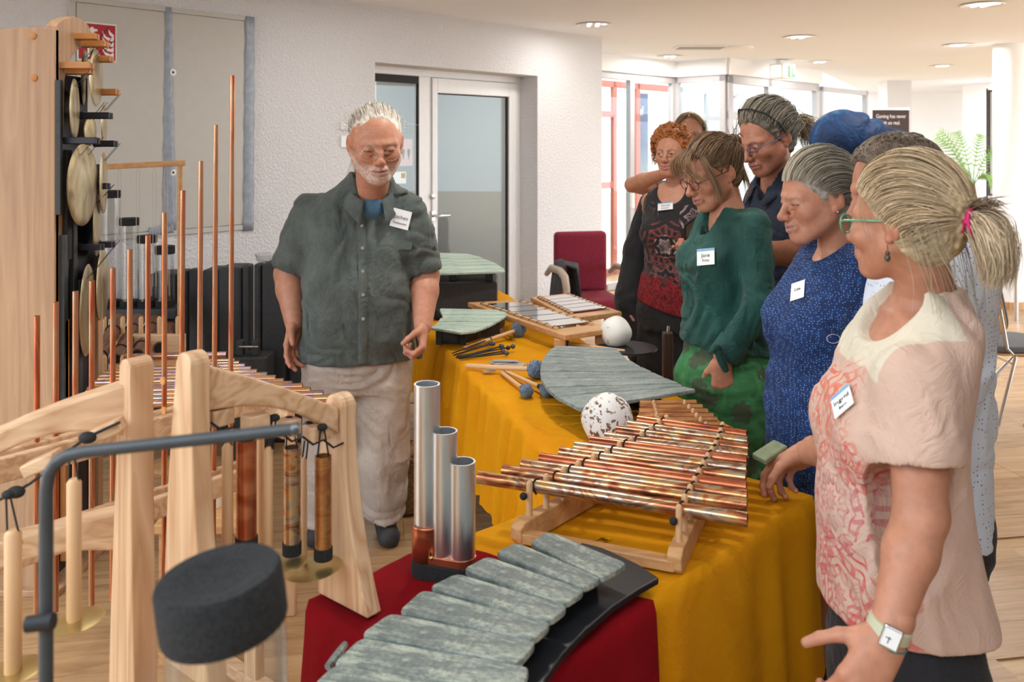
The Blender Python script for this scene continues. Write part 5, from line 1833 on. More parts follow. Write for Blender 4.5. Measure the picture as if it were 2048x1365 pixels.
MB().prism([(.09, .0), (.11, 0), (.11, .05), (.122, .05), (.1, .055), (.078, .05), (.09, .05)][::-1], 0, .002, Me @ Matrix.Translation((0, -.0885, -.03)) @ Matrix.Rotation(math.pi / 2, 4, 'X')).build('arrow_symbol', M['exit_lit'], ex)

# ---- palm beyond
yp = 11.6
pm = empty('palm', (at(1935, 0, yp).x, yp, 0), 'green potted palm far behind beside the white wall', 'plant')
M['palm'] = simple('palm_leaf', srgb(120, 160, 80), .6, var=.25, nscale=6)
bp = Vector((at(1945, 0, yp).x, yp, 1.05))
MB().lathe([(.16, 0), (.2, .4), (.17, .4), (.15, .05)], 24, Matrix.Translation((bp.x, yp, 0))).build('pot', M['white_plastic'], pm, smooth=True)
MB().tube([(bp.x, yp, .3), (bp.x + .02, yp, .9), (bp.x, yp, 1.1)], [.05, .04, .03], 10).build('trunk', M['wicker'], pm, smooth=True)
rnd = random.Random(3)
for i, (tx, ty, dy) in enumerate(((1882, 262, 0), (1876, 275, .1), (1890, 340, .05), (1905, 335, -.1), (1915, 265, .2), (1960, 270, .1), (1990, 300, 0), (1895, 380, -.2), (1930, 350, -.3), (1985, 360, -.2))):
    tip = at(tx, ty, yp + dy)
    mid = bp.lerp(tip, .5) + Vector((0, 0, .22))
    mb = MB(); last = None
    pts = []
    for k in range(15):
        s_ = k / 14
        pts.append(bp * (1 - s_) ** 2 + mid * 2 * s_ * (1 - s_) + tip * s_ ** 2)
    mb.tube(pts, [.008 - .0004 * k for k in range(15)], 5)
    for k in range(4, 15):
        d = (pts[min(14, k + 1)] - pts[k - 1]).normalized()
        for s_ in (-1, 1):
            sd = d.cross(Vector((0, 1, 0))).normalized() * s_
            L = .20 * (1 - .5 * abs(k - 8) / 7)
            e = pts[k] + d * L * .7 + sd * L * .75 + Vector((0, rnd.uniform(-.04, .04), -.05))
            w = d * .012
            mb.add([pts[k] - w, pts[k] + w, e], [(0, 1, 2)])
    mb.build('frond', M['palm'], pm)

# ---- framed pictures on the far wall end and radiator edge
yw = 13.0
struct(MB().box((at(2048, 0, yw).x + .62, yw + 1.0, 1.4), (.9, 2.2, 2.8)), 'wall_right', M['paint_white'])
p0 = at(1977, 180, yw - .4); p1 = at(1990, 392, yw - .4)
pf = empty('picture_frame', ((p0.x + p1.x) / 2, yw - .4, p1.z), 'tall dark edged picture panel seen edge-on beside the round column', 'picture')
MB().box(((p0.x + p1.x) / 2, yw - .4, (p0.z + p1.z) / 2), (p1.x - p0.x, .03, p0.z - p1.z)).build('frame', M['table_leg'], pf, bevel=.004)
MB().box(((p0.x + p1.x) / 2 - .01, yw - .42, (p0.z + p1.z) / 2), ((p1.x - p0.x) * .5, .03, (p0.z - p1.z) * .96)).build('panel', M['frame_grey'], pf)
MB().tube([(p0.x - .02, yw - .4, p0.z + .02), (p0.x - .02, yw - .4, 0)], .012, 8).build('cable', M['black'], pf)

# ---- ceiling lamps and fittings
t = NT('lamp_glow'); t.color((.9, .9, .9)); t.b.inputs['Emission Color'].default_value = (1, .97, .92, 1); t.b.inputs['Emission Strength'].default_value = 1.6
M['lamp'] = t.m
M['reflector'] = simple('reflector', (.8, .8, .82), .15, 1.0)
lamps = [(1187, 48, 'nearest the plaster wall'), (1598, 73, 'above the dark haired man'), (1965, 8, 'large one at the top right'), (1917, 89, 'left of the column'), (1885, 131, 'far, left of the column'), (1640, 123, 'beside the exit sign'), (1985, 160, 'farthest, behind the column'), (1340, 112, 'above the porch')]
extra = [(1.35, 5.2, 'added out of view above the red haired woman'), (-.6, 5.2, 'added out of view above the black cases'), (.1, 3.3, 'added out of view above the long yellow table'), (1.9, 3.2, 'added out of view above the head wrap'), (-1.5, 3.1, 'added out of view above the gong tower'), (.45, 1.3, 'added out of view above the stone bars')]  # assumed lamps added above the frame for overhead light and contrast
for px, py, w in lamps + extra:
    c = onz(px, py, CEIL) if px > 20 else Vector((px, py, CEIL))
    o = empty('ceiling_downlight', c, 'round recessed ceiling downlight, the one ' + w, 'lamp', 'ceiling downlights')
    MB().lathe([(.145, CEIL - .006), (.14, CEIL - .012), (.115, CEIL - .004)], 32, Matrix.Translation((c.x, c.y, 0)), caps=False).build('trim_ring', M['white_plastic'], o, smooth=True)
    MB().lathe([(.116, CEIL - .004), (.116, CEIL - .001), (.002, CEIL - .001)], 32, Matrix.Translation((c.x, c.y, 0))).build('reflector', M['reflector'], o, smooth=True)
    for dx in (-.035, .035):
        MB().box((c.x + dx, c.y, CEIL - .008), (.03, .15, .012)).build('lamp_tube', M['lamp'], o, bevel=.004)
    ld = bpy.data.lights.new('downlight', 'AREA'); ld.shape = 'DISK'; ld.size = .2; ld.energy = (6 if px == 1187 else 17) if px > 20 else {1.35: 16, -.6: 5, .1: 14, 1.9: 12, -1.5: 2.5, .45: 4}[px]; ld.color = (1, .97, .93)
    lo_ = bpy.data.objects.new('downlight', ld); COL.objects.link(lo_); lo_.parent = o; lo_.location = (0, 0, -.03)
for px, py, lab, nm in ((1475, 94, 'flat round smoke detector on the ceiling', 'smoke_detector'),):
    c = onz(px, py, CEIL)
    tag(MB().lathe([(.16, CEIL), (.16, CEIL - .02), (.13, CEIL - .03), (.002, CEIL - .03)], 32, Matrix.Translation((c.x, c.y, 0))).build(nm, M['white_plastic'], smooth=True, origin=c), lab, 'detector')
c = onz(1400, 93, CEIL)
vt = empty('ceiling_vent', c, 'flat square ceiling vent left of the smoke detector', 'vent')
MB().box((c.x, c.y, CEIL - .008), (.5, .3, .016)).build('plate', M['white_plastic'], vt, bevel=.003)
for k in range(5):
    MB().box((c.x, c.y - .1 + k * .05, CEIL - .018), (.46, .012, .006)).build('slat', M['frame_grey'], vt)
# ================================================================== people: distance-field modelling
def vnoise(P, freq, seed=0):
    """smooth value noise in [-1, 1] for an (n, 3) array"""
    p = P * freq + 100.0 + seed * 7.31
    i = np.floor(p).astype(np.int64); f = p - i
    f = f * f * (3 - 2 * f)
    out = np.zeros(len(P))
    for dx in (0, 1):
        for dy in (0, 1):
            for dz in (0, 1):
                h = (i[:, 0] + dx) * 374761393 + (i[:, 1] + dy) * 668265263 + (i[:, 2] + dz) * 2147483647 + seed * 144665
                h = (h ^ (h >> 13)) * 1274126177
                h = (h ^ (h >> 16)) & 0xffff
                w = (f[:, 0] if dx else 1 - f[:, 0]) * (f[:, 1] if dy else 1 - f[:, 1]) * (f[:, 2] if dz else 1 - f[:, 2])
                out += w * (h / 32767.5 - 1)
    return out


class Field:
    def __init__(s):
        s.ops = []

    def _add(s, fn, lo, hi, k, mode):
        s.ops.append((fn, np.array(lo, float), np.array(hi, float), k, mode)); return s

    def cone(s, a, b, ra, rb, k=.01, mode='u'):
        a = np.array(a, float); b = np.array(b, float); v = b - a; vv = max(1e-9, float(v @ v))
        def fn(X, Y, Z):
            x = X - a[0]; y = Y - a[1]; z = Z - a[2]
            t = np.clip((x * v[0] + y * v[1] + z * v[2]) / vv, 0, 1)
            return np.sqrt((x - t * v[0]) ** 2 + (y - t * v[1]) ** 2 + (z - t * v[2]) ** 2) - (ra + (rb - ra) * t)
        m = max(ra, rb)
        return s._add(fn, np.minimum(a, b) - m, np.maximum(a, b) + m, k, mode)

    def ball(s, c, r, k=.01, mode='u'):
        return s.cone(c, c, r, r, k, mode)

    def ell(s, c, r, k=.01, mode='u', R=None):
        c = np.array(c, float); r = np.array(r, float)
        Rm = None if R is None else np.array(R)
        def fn(X, Y, Z):
            x = X - c[0]; y = Y - c[1]; z = Z - c[2]
            if Rm is not None:
                x, y, z = (Rm[0, 0] * x + Rm[1, 0] * y + Rm[2, 0] * z, Rm[0, 1] * x + Rm[1, 1] * y + Rm[2, 1] * z, Rm[0, 2] * x + Rm[1, 2] * y + Rm[2, 2] * z)
            k0 = np.sqrt((x / r[0]) ** 2 + (y / r[1]) ** 2 + (z / r[2]) ** 2)
            k1 = np.sqrt((x / r[0] ** 2) ** 2 + (y / r[1] ** 2) ** 2 + (z / r[2] ** 2) ** 2) + 1e-9
            return k0 * (k0 - 1) / k1
        m = r if Rm is None else np.array([r.max()] * 3)
        return s._add(fn, c - m, c + m, k, mode)

    def loft(s, rows, k=.02, mode='u', grow=0.0, p=2.3, end=.02):
        """rows of (z, cx, cy, rx, ry): stacked rounded cross sections"""
        rows = sorted(rows)
        zz = np.array([r_[0] for r_ in rows])
        zd = np.linspace(zz[0], zz[-1], 160)
        tab = []
        step = (zz[-1] - zz[0]) / 159
        g = np.exp(-.5 * (np.arange(-12, 13) * step / .022) ** 2); g /= g.sum()
        for j in range(1, 5):
            c = np.interp(zd, zz, [r_[j] for r_ in rows])
            cp = np.concatenate([np.full(12, c[0]), c, np.full(12, c[-1])])
            tab.append(np.convolve(cp, g, 'valid'))
        z0, z1 = zz[0], zz[-1]
        def fn(X, Y, Z):
            cx, cy, rx, ry = (np.interp(Z, zd, t_) for t_ in tab)
            rx = rx + grow; ry = ry + grow
            q = (np.abs((X - cx) / rx) ** p + np.abs((Y - cy) / ry) ** p) ** (1 / p)
            d = (q - 1) * np.minimum(rx, ry)
            return np.maximum(d, np.maximum(z0 - Z, Z - z1))
        X0 = min(r_[1] - r_[3] for r_ in rows) - grow; X1 = max(r_[1] + r_[3] for r_ in rows) + grow
        Y0 = min(r_[2] - r_[4] for r_ in rows) - grow; Y1 = max(r_[2] + r_[4] for r_ in rows) + grow
        return s._add(fn, (X0, Y0, z0), (X1, Y1, z1), k, mode)

    def plane(s, p0, n, k=.004):
        """keep the side the normal points away from"""
        p0 = np.array(p0, float); n = np.array(n, float); n /= np.linalg.norm(n)
        def fn(X, Y, Z):
            return (X - p0[0]) * n[0] + (Y - p0[1]) * n[1] + (Z - p0[2]) * n[2]
        return s._add(fn, (-9, -9, -9), (9, 9, 9), k, 'i')

    def eval(s, lo, hi, h, disp=None):
        ax = [np.arange(lo[i], hi[i] + h, h) for i in range(3)]
        d = np.full([len(a) for a in ax], 9.0, np.float32)
        def push():
            near = np.argwhere(np.abs(d) < .03)
            P = np.stack([ax[i][near[:, i]] for i in range(3)], 1)
            d[near[:, 0], near[:, 1], near[:, 2]] += disp(P)
        for fn, l, u, k, mode in s.ops:
            if mode != 'u' and disp is not None:      # folds come before the cut edges
                push(); disp = None
            m = k + 3 * h
            ix = []
            for i in range(3):
                i0 = max(0, int(np.floor((l[i] - m - lo[i]) / h))); i1 = min(len(ax[i]), int(np.ceil((u[i] + m - lo[i]) / h)) + 1)
                ix.append((i0, i1))
            if any(a >= b for a, b in ix): continue
            sl = tuple(slice(a, b) for a, b in ix)
            b = fn(ax[0][sl[0]][:, None, None], ax[1][sl[1]][None, :, None], ax[2][sl[2]][None, None, :]).astype(np.float32)
            a = d[sl]
            if mode == 'u':
                t_ = np.clip(.5 + .5 * (b - a) / k, 0, 1); d[sl] = b * (1 - t_) + a * t_ - k * t_ * (1 - t_)
            elif mode == 's':
                b = -b
                t_ = np.clip(.5 - .5 * (b - a) / k, 0, 1); d[sl] = b * (1 - t_) + a * t_ + k * t_ * (1 - t_)
            else:
                t_ = np.clip(.5 - .5 * (b - a) / k, 0, 1); d[sl] = b * (1 - t_) + a * t_ + k * t_ * (1 - t_)
        if disp is not None: push()
        return d, ax

    def bounds(s):
        lo = np.min([o[1] for o in s.ops if o[4] == 'u'], 0); hi = np.max([o[2] for o in s.ops if o[4] == 'u'], 0)
        return lo, hi

    def mesh(s, h, lo=None, hi=None, disp=None):
        l, u = s.bounds()
        lo = l - 4 * h if lo is None else np.maximum(np.array(lo, float), l - 4 * h)
        hi = u + 4 * h if hi is None else np.minimum(np.array(hi, float), u + 4 * h)
        d, ax = s.eval(lo, hi, h, disp)
        return surface_nets(d, lo, h)


def surface_nets(d, lo, h):
    s_ = d < 0
    c = np.zeros([n - 1 for n in d.shape], np.int8)
    for i in (0, 1):
        for j in (0, 1):
            for k in (0, 1):
                c += s_[i:d.shape[0] - 1 + i, j:d.shape[1] - 1 + j, k:d.shape[2] - 1 + k]
    act = (c > 0) & (c < 8)
    idx = np.argwhere(act)
    gid = np.full(act.shape, -1, np.int32)
    gid[act] = np.arange(len(idx))
    acc = np.zeros((len(idx), 3)); cnt = np.zeros(len(idx))
    corners = [(i, j, k) for i in (0, 1) for j in (0, 1) for k in (0, 1)]
    val = {q: d[idx[:, 0] + q[0], idx[:, 1] + q[1], idx[:, 2] + q[2]] for q in corners}
    for a in corners:
        for ax_ in range(3):
            if a[ax_]: continue
            b = list(a); b[ax_] = 1; b = tuple(b)
            da, db = val[a], val[b]
            cr = (da < 0) != (db < 0)
            t_ = np.where(cr, da / np.where(cr, da - db, 1), 0)
            for e in range(3):
                acc[:, e] += np.where(cr, a[e] + (t_ if e == ax_ else 0), 0)
            cnt += cr
    V = np.array(lo) + h * (idx + acc / np.maximum(cnt, 1)[:, None])
    F = []
    for ax_ in range(3):
        o1, o2 = [(1, 2), (2, 0), (0, 1)][ax_]
        sl0 = [slice(None)] * 3; sl1 = [slice(None)] * 3
        sl0[ax_] = slice(0, -1); sl1[ax_] = slice(1, None)
        ch = s_[tuple(sl0)] != s_[tuple(sl1)]
        e = np.argwhere(ch)
        ok = (e[:, o1] >= 1) & (e[:, o2] >= 1) & (e[:, o1] < d.shape[o1] - 1) & (e[:, o2] < d.shape[o2] - 1)
        e = e[ok]
        if not len(e): continue
        neg = s_[e[:, 0], e[:, 1], e[:, 2]]
        q = []
        for (a, b) in ((-1, -1), (0, -1), (0, 0), (-1, 0)):
            f = e.copy(); f[:, o1] += a; f[:, o2] += b
            q.append(gid[f[:, 0], f[:, 1], f[:, 2]])
        q = np.stack(q, 1)
        q[~neg] = q[~neg][:, ::-1]
        F.append(q)
    F = np.concatenate(F) if F else np.zeros((0, 4), int)
    return V, F


def attr_mat(name, rough=.5, sss=0.0, bump=0.0, bscale=300, bdist=.001, var=.0, nscale=60, sheen=0.0, spec=.5, tweak=None):
    """material coloured by the mesh's own colour attribute"""
    t = NT(name)
    a = t.n('Attribute'); a.attribute_name = 'Col'
    col = a.outputs['Color']
    v = t.coords()
    if var:
        f = t.noise(v, nscale, 4)
        col = t.mix(1.0, col, t.ramp(f, [(.3, (1 - var,) * 3), (.7, (1 + var * .4,) * 3)]), 'MULTIPLY')
    t.l(col, t.b.inputs['Base Color'])
    t.set(Roughness=rough)
    t.b.inputs['Specular IOR Level'].default_value = spec
    if sss:
        t.b.inputs['Subsurface Weight'].default_value = sss
        t.b.inputs['Subsurface Radius'].default_value = (.012, .005, .003)
        t.b.inputs['Subsurface Scale'].default_value = .6
    if sheen: t.b.inputs['Sheen Weight'].default_value = sheen
    if bump: t.bump(t.noise(v, bscale, 3), bump, bdist)
    return t.m
M['skin'] = attr_mat('skin', .48, 0.0, .15, 420, .0012, .12, 55, spec=.4)
M['hair'] = attr_mat('hair', .6, 0, 0, spec=.25)


def np_obj(name, V, F, mat, parent, Mw, col=None, attrs=None):
    """mesh object from arrays; V in person space, Mw to world"""
    me = bpy.data.meshes.new(name)
    A = np.array(Mw); 
    W = V @ A[:3, :3].T + A[:3, 3]
    o_ = np.array(parent_origin(parent)) if parent is not None else np.zeros(3)
    W = (W - o_).astype(np.float32)
    F = np.asarray(F, np.int32)
    me.vertices.add(len(W)); me.vertices.foreach_set('co', W.ravel())
    n = F.shape[1]
    me.loops.add(F.size); me.loops.foreach_set('vertex_index', F.ravel())
    me.polygons.add(len(F)); me.polygons.foreach_set('loop_start', np.arange(0, F.size, n, dtype=np.int32))
    me.update(calc_edges=True)
    me.polygons.foreach_set('use_smooth', np.ones(len(F), bool))
    if col is not None:
        ca = me.color_attributes.new('Col', 'FLOAT_COLOR', 'POINT')
        c4 = np.ones((len(W), 4), np.float32); c4[:, :3] = col
        ca.data.foreach_set('color', c4.ravel())
    for k, a in (attrs or {}).items():
        at_ = me.attributes.new(k, 'FLOAT_VECTOR', 'POINT')
        at_.data.foreach_set('vector', np.asarray(a, np.float32).ravel())
    me.materials.append(mat)
    ob = bpy.data.objects.new(name, me)
    COL.objects.link(ob)
    if parent is not None: ob.parent = parent
    return ob


def join_parts(parts):
    V = []; F = []; C = []; n = 0
    for v, f, c in parts:
        V.append(v); F.append(np.asarray(f) + n); C.append(c); n += len(v)
    return np.concatenate(V), np.concatenate(F), np.concatenate(C)


def strand_mesh(paths, rad, cols, sides=3):
    """many thin tapering strands: paths list of (n, 3) arrays with equal n"""
    P = np.stack(paths)                       # s, n, 3
    S, n, _ = P.shape
    T = np.gradient(P, axis=1); T /= np.linalg.norm(T, axis=2, keepdims=True) + 1e-9
    up = np.array([.31, .47, .83])
    U_ = np.cross(T, up); U_ /= np.linalg.norm(U_, axis=2, keepdims=True) + 1e-9
    B_ = np.cross(T, U_)
    prof = np.linspace(0, 1, n); prof = (1 - prof ** 3 * .8) * np.minimum(1, .35 + prof * 6)
    rad = np.asarray(rad)
    R_ = (rad[:, None] if rad.ndim else np.full((S, 1), float(rad))) * prof[None]
    V = np.empty((S, n, sides, 3))
    for k in range(sides):
        a = 2 * math.pi * k / sides
        V[:, :, k] = P + (U_ * math.cos(a) + B_ * math.sin(a)) * R_[..., None]
    base = np.arange(S * n * sides).reshape(S, n, sides)
    F = []
    for k in range(sides):
        k2 = (k + 1) % sides
        F.append(np.stack([base[:, :-1, k], base[:, :-1, k2], base[:, 1:, k2], base[:, 1:, k]], -1).reshape(-1, 4))
    C = np.repeat(np.asarray(cols)[:, None, :], n * sides, 1).reshape(-1, 3)
    return V.reshape(-1, 3), np.concatenate(F), C


def bez(ctrl, n):
    """Catmull-Rom through control points, n samples"""
    c = np.array(ctrl, float)
    c = np.concatenate([[2 * c[0] - c[1]], c, [2 * c[-1] - c[-2]]])
    m = len(c) - 3
    u = np.linspace(0, m - 1e-6, n); i = u.astype(int); t_ = (u - i)[:, None]
    p0, p1, p2, p3 = c[i], c[i + 1], c[i + 2], c[i + 3]
    return .5 * (2 * p1 + (p2 - p0) * t_ + (2 * p0 - 5 * p1 + 4 * p2 - p3) * t_ ** 2 + (3 * p1 - p0 - 3 * p2 + p3) * t_ ** 3)


class Person:
    def __init__(s, name, label, X, Y, yaw, skin=(.55, .31, .22)):
        ph = math.radians(yaw)
        s.Rw = Vector((-math.cos(ph), math.sin(ph), 0)); s.Fw = Vector((-math.sin(ph), -math.cos(ph), 0))
        s.Mw = Matrix((s.Rw, s.Fw, Vector((0, 0, 1)))).transposed().to_4x4(); s.Mw.translation = (X, Y, 0)
        s.inv = s.Mw.inverted()
        s.root = empty(name, (X, Y, 0), label, 'person')
        s.skin = np.array(skin)
        s.kY = 1.0
        s.parts = []        # skin pieces, joined into one body
        s.rng = np.random.default_rng(abs(hash(label)) % 1000 if False else int(X * 1000 + Y * 77) % 9999)

    def L(s, px, py, Y):
        """photo pixel at depth Y, in this person's space"""
        return np.array(s.inv @ at(px, py, Y * s.kY))

    def W(s, p):
        return s.Mw @ Vector(p)

    def out(s, name, V, F, mat, col=None, attrs=None, parent=None):
        if col is not None and np.ndim(col) == 1: col = np.tile(col, (len(V), 1))
        return np_obj(name, V, F, mat, parent or s.root, s.Mw, col, attrs)

    # ---------------------------------------------------------------- head
    def head(s, c, yaw, pitch=0, roll=0, size=1.0, wide=1.0, neck_to=None, neck_r=(.052, .056), vox=.003, lip=(.42, .16, .14), brow=(.2, .15, .1), beard=None,
             eye_open=.35, look=0.0, smile=0.0, nose=1.0, jaw=1.0, age=.5, chin=0.0, extra=None):
        """c: head centre in person space; yaw in degrees as the photo sees it (0 = towards camera, 90 = to the left)"""
        ph = math.radians(yaw)
        R = Vector((-math.cos(ph), math.sin(ph), 0)); Fv = Vector((-math.sin(ph), -math.cos(ph), 0))
        Mh = Matrix((R, Fv, Vector((0, 0, 1)))).transposed()
        Mh = Mh @ Matrix.Rotation(-math.radians(pitch), 3, 'X') @ Matrix.Rotation(math.radians(roll), 3, 'Y')
        Mp = s.inv.to_3x3() @ Mh                       # head frame to person frame
        s.HM = np.array(Mp) * size; s.HC = np.array(c, float)
        q = lambda v: v
        f = Field()
        w = wide
        f.ell((0, -.012, .026), (.075 * w, .097, .090), .02)
        f.ell((0, .026, -.022), (.064 * w, .064, .082), .03)
        f.cone((0, .024, -.058), (0, .070, -.094 - chin), .050 * w * jaw, .022, .03)
        for e in (-1, 1):
            f.cone((e * .050 * w * jaw, .004, -.052), (e * .018, .066, -.096 - chin), .022, .018, .025)
            f.ell((e * .040 * w, .060, -.028), (.024, .022, .022), .022)
            f.cone((e * .010, .086, .017), (e * .046 * w, .068, .016), .010, .009, .014)
        f.ell((0, .078, -.095 - chin), (.020, .016, .016), .02)
        for e in (-1, 1):
            f.ell((e * .032, .100, .001), (.020, .016, .012), .014, 's')
            f.ell((e * .0315, .0745, -.001), (.0165, .0150, .0140), .004)
            f.cone((e * .048, .064, -.008), (e * .024, .086, -.013), .004, .004, .008)
        n_ = nose
        f.cone((0, .088, .004), (0, .088 + .022 * n_, -.030), .0085, .0105, .010)
        f.ell((0, .090 + .020 * n_, -.034), (.0125, .0125, .0105), .008)
        for e in (-1, 1): f.ell((e * .0125, .094 + .006 * n_, -.037), (.0085, .012, .0085), .006)
        for e in (-1, 1): f.ell((e * .0065, .099 + .008 * n_, -.0445), (.0035, .005, .003), .003, 's')
        sm = smile * .006
        f.ell((0, .088, -.064), (.030, .016, .018), .015)
        f.cone((-.022, .092, -.0615 + sm), (0, .103, -.0605), .0045, .006, .005); f.cone((.022, .092, -.0615 + sm), (0, .103, -.0605), .0045, .006, .005)
        f.cone((-.018, .092, -.071), (0, .101, -.0725), .005, .0075, .006); f.cone((.018, .092, -.071), (0, .101, -.0725), .005, .0075, .006)
        f.cone((-.025, .096, -.066 + sm * 1.3), (0, .109, -.0665), .0016, .0022, .004, 's'); f.cone((.025, .096, -.066 + sm * 1.3), (0, .109, -.0665), .0016, .0022, .004, 's')
        # folds beside the mouth
        for e in (-1, 1):
            f.cone((e * .019, .100, -.036), (e * .035, .084, -.066), .0016, .0022, .012, 's')
            f.cone((e * .020, .086, -.020), (e * .045, .070, -.016), .001, .001, .012, 's')
        # ears
        for e in (-1, 1):
            Re = Matrix.Rotation(-.18, 3, 'X') @ Matrix.Rotation(e * .35, 3, 'Z')
            f.ell((e * .078 * w, -.016, -.006), (.0085, .0195, .033), .006, R=Re)
            f.ell((e * .086 * w, -.010, -.002), (.0055, .011, .019), .004, 's', R=Re)
            f.ell((e * .076 * w, -.008, -.034), (.006, .008, .010), .005)
        if neck_to is not None:
            nt = (np.array(neck_to) - s.HC) @ np.linalg.inv(s.HM).T
            n0 = np.array((0, -.028, -.055))
            f.cone(n0, nt, neck_r[0], neck_r[1] / size, .025)
            s.neck = (s.HC + s.HM @ n0, np.array(neck_to), neck_r[0] * size, neck_r[1])
        if extra: extra(f)
        V, F = f.mesh(vox / size, lo=(-.14, -.16, -.30), hi=(.14, .16, .16))
        # colours
        x, y, z = V.T
        sk = s.skin
        col = np.tile(sk, (len(V), 1)) * (1 + .06 * vnoise(V, 60, 3))[:, None] * (1 + .05 * vnoise(V, 180, 5))[:, None]
        red = np.exp(-((np.abs(x) - .042) / .02) ** 2 - ((z + .03) / .022) ** 2) * (y > .03) * .5 + np.exp(-(x / .016) ** 2 - ((z + .032) / .014) ** 2) * (y > .09) * .6 + .4 * (np.abs(x) > .074)
        col = col * (1 - red[:, None] * np.array([.04, .22, .24]))
        dark = .14 * np.exp(-((np.abs(x) - .032) / .02) ** 2 - ((z + .010) / .012) ** 2) * (y > .05)
        col = col * (1 - dark[:, None] * np.array([.5, .8, .8]))
        lm = np.clip(1.3 - np.sqrt((x / .024) ** 2 + ((z + .066) / .0115) ** 2), 0, 1) * (y > .085)
        lm = np.clip(lm * 3, 0, 1)[:, None]
        col = col * (1 - lm * .8) + np.array(lip) * lm * .8
        ml = np.exp(-((z + .0665 - sm * 1.3 * np.minimum(1, np.abs(x) / .025)) / .0016) ** 2) * (np.abs(x) < .026) * (y > .088)
        col = col * (1 - .65 * ml[:, None])
        # eyes
        for e in (-1, 1):
            ex = (x - e * .0315); ey = y > .078
            ez = z + .003
            hh = .0062 * eye_open * np.clip(1 - (ex / .0145) ** 2, 0, 1)
            inside = (np.abs(ez) < hh + .0004) & ey & (np.abs(ex) < .0145)
            col[inside] = (.62, .58, .54)
            iris = inside & ((ex - look) ** 2 + (ez) ** 2 < .0056 ** 2)
            col[iris] = (.05, .05, .055)
            lash = ey & (np.abs(ex) < .0165) & (np.abs(ez - hh) < .0018) & (np.abs(ex) < .016)
            col[lash] = col[lash] * .22
            low = ey & (np.abs(ex) < .0150) & (np.abs(ez + hh) < .0012)
            col[low] = col[low] * .55
            crease = ey & (np.abs(ex) < .016) & (np.abs(ez - hh - .0065 + (ex / .05) ** 2) < .0013)
            col[crease] = col[crease] * .6
            bz = .0215 - 1.6 * np.maximum(0, np.abs(ex + e * .002) - .002) ** 2 / .022 - .0
            bm = (np.abs(ex) < .022) & (np.abs(z - bz) < .0042 - .06 * np.maximum(0, e * ex)) & (y > .055)
            nb = .75 + .25 * vnoise(V, 500, 2)
            k_ = (bm * .75 * nb)[:, None]
            col = col * (1 - k_) + np.array(brow) * k_
        # wrinkles on the forehead
        if age > .4:
            fw = np.sin(z * 700 + 3 * np.sin(x * 30)) * (z > .035) * (z < .075) * (y > .05)
            col *= (1 - .05 * age * np.clip(fw, 0, 1))[:, None]
        if beard is not None:
            bcol, amt = beard
            reg = np.clip((-.044 - z + .35 * np.maximum(0, np.abs(x) - .035)) / .012, 0, 1) * np.clip((z + .125) / .02, 0, 1) * (y > -.01)
            reg *= 1 - np.clip(1.4 - np.sqrt((x / .021) ** 2 + ((z + .067) / .010) ** 2), 0, 1) * (y > .085)
            nb = np.clip(.62 + .9 * vnoise(V, 330, 7), 0, 1)
            k_ = (reg * amt * nb)[:, None]
            col = col * (1 - k_) + np.array(bcol) * k_
        Vp = V @ s.HM.T + s.HC
        s.parts.append((Vp, F, col))
        return s

    def h2p(s, p):
        """head frame to person frame (array or single)"""
        return np.asarray(p) @ s.HM.T + s.HC

    # ---------------------------------------------------------------- hair
    def scalp(s, name, colr, planes, grow=.008, vox=.0035, extra=None, noise=.0025, streak=(0, 0, 0), back=0.0, cut_ears=True, wide=1.0, var=.25):
        f = Field()
        f.ell((0, -.014, .028), (.075 * wide + grow, .097 + grow, .090 + grow), .02)
        f.ell((0, -.040, -.02), (.062 * wide + grow, .062 + grow, .066 + grow), .03)
        if back: f.ell((0, -.05, .02), (.07 * wide + grow, .07 + grow + back, .08 + grow), .02)
        if extra: extra(f)
        for p0, n in planes: f.plane(p0, n, .012)
        if cut_ears:
            for e in (-1, 1): f.ell((e * .094, -.006, -.012), (.022, .026, .034), .008, 's')
        st = np.array(streak, float)
        V, F = f.mesh(vox, disp=lambda P: noise * vnoise(P * np.array([1.6, .5, 1.0]), 150, 4) + noise * .8 * vnoise(P, 60, 9))
        n1 = vnoise(V * np.array([1.4, .35, 1.0]), 240, 1); n2 = vnoise(V * np.array([1.4, .35, 1.0]), 90, 2)
        col = np.array(colr)[None] * (1 + var * n1 + var * n2)[:, None]
        return s.out(name, V @ s.HM.T + s.HC, F, M['hair'], np.clip(col, 0, 1))

    def strands(s, name, paths_h, rad, cols, parent=None):
        V, F, C = strand_mesh([np.asarray(p) for p in paths_h], rad, cols)
        o = s.out(name, V @ s.HM.T + s.HC, F, M['hair'], C, parent=parent)
        o['kind'] = 'stuff'
        return o

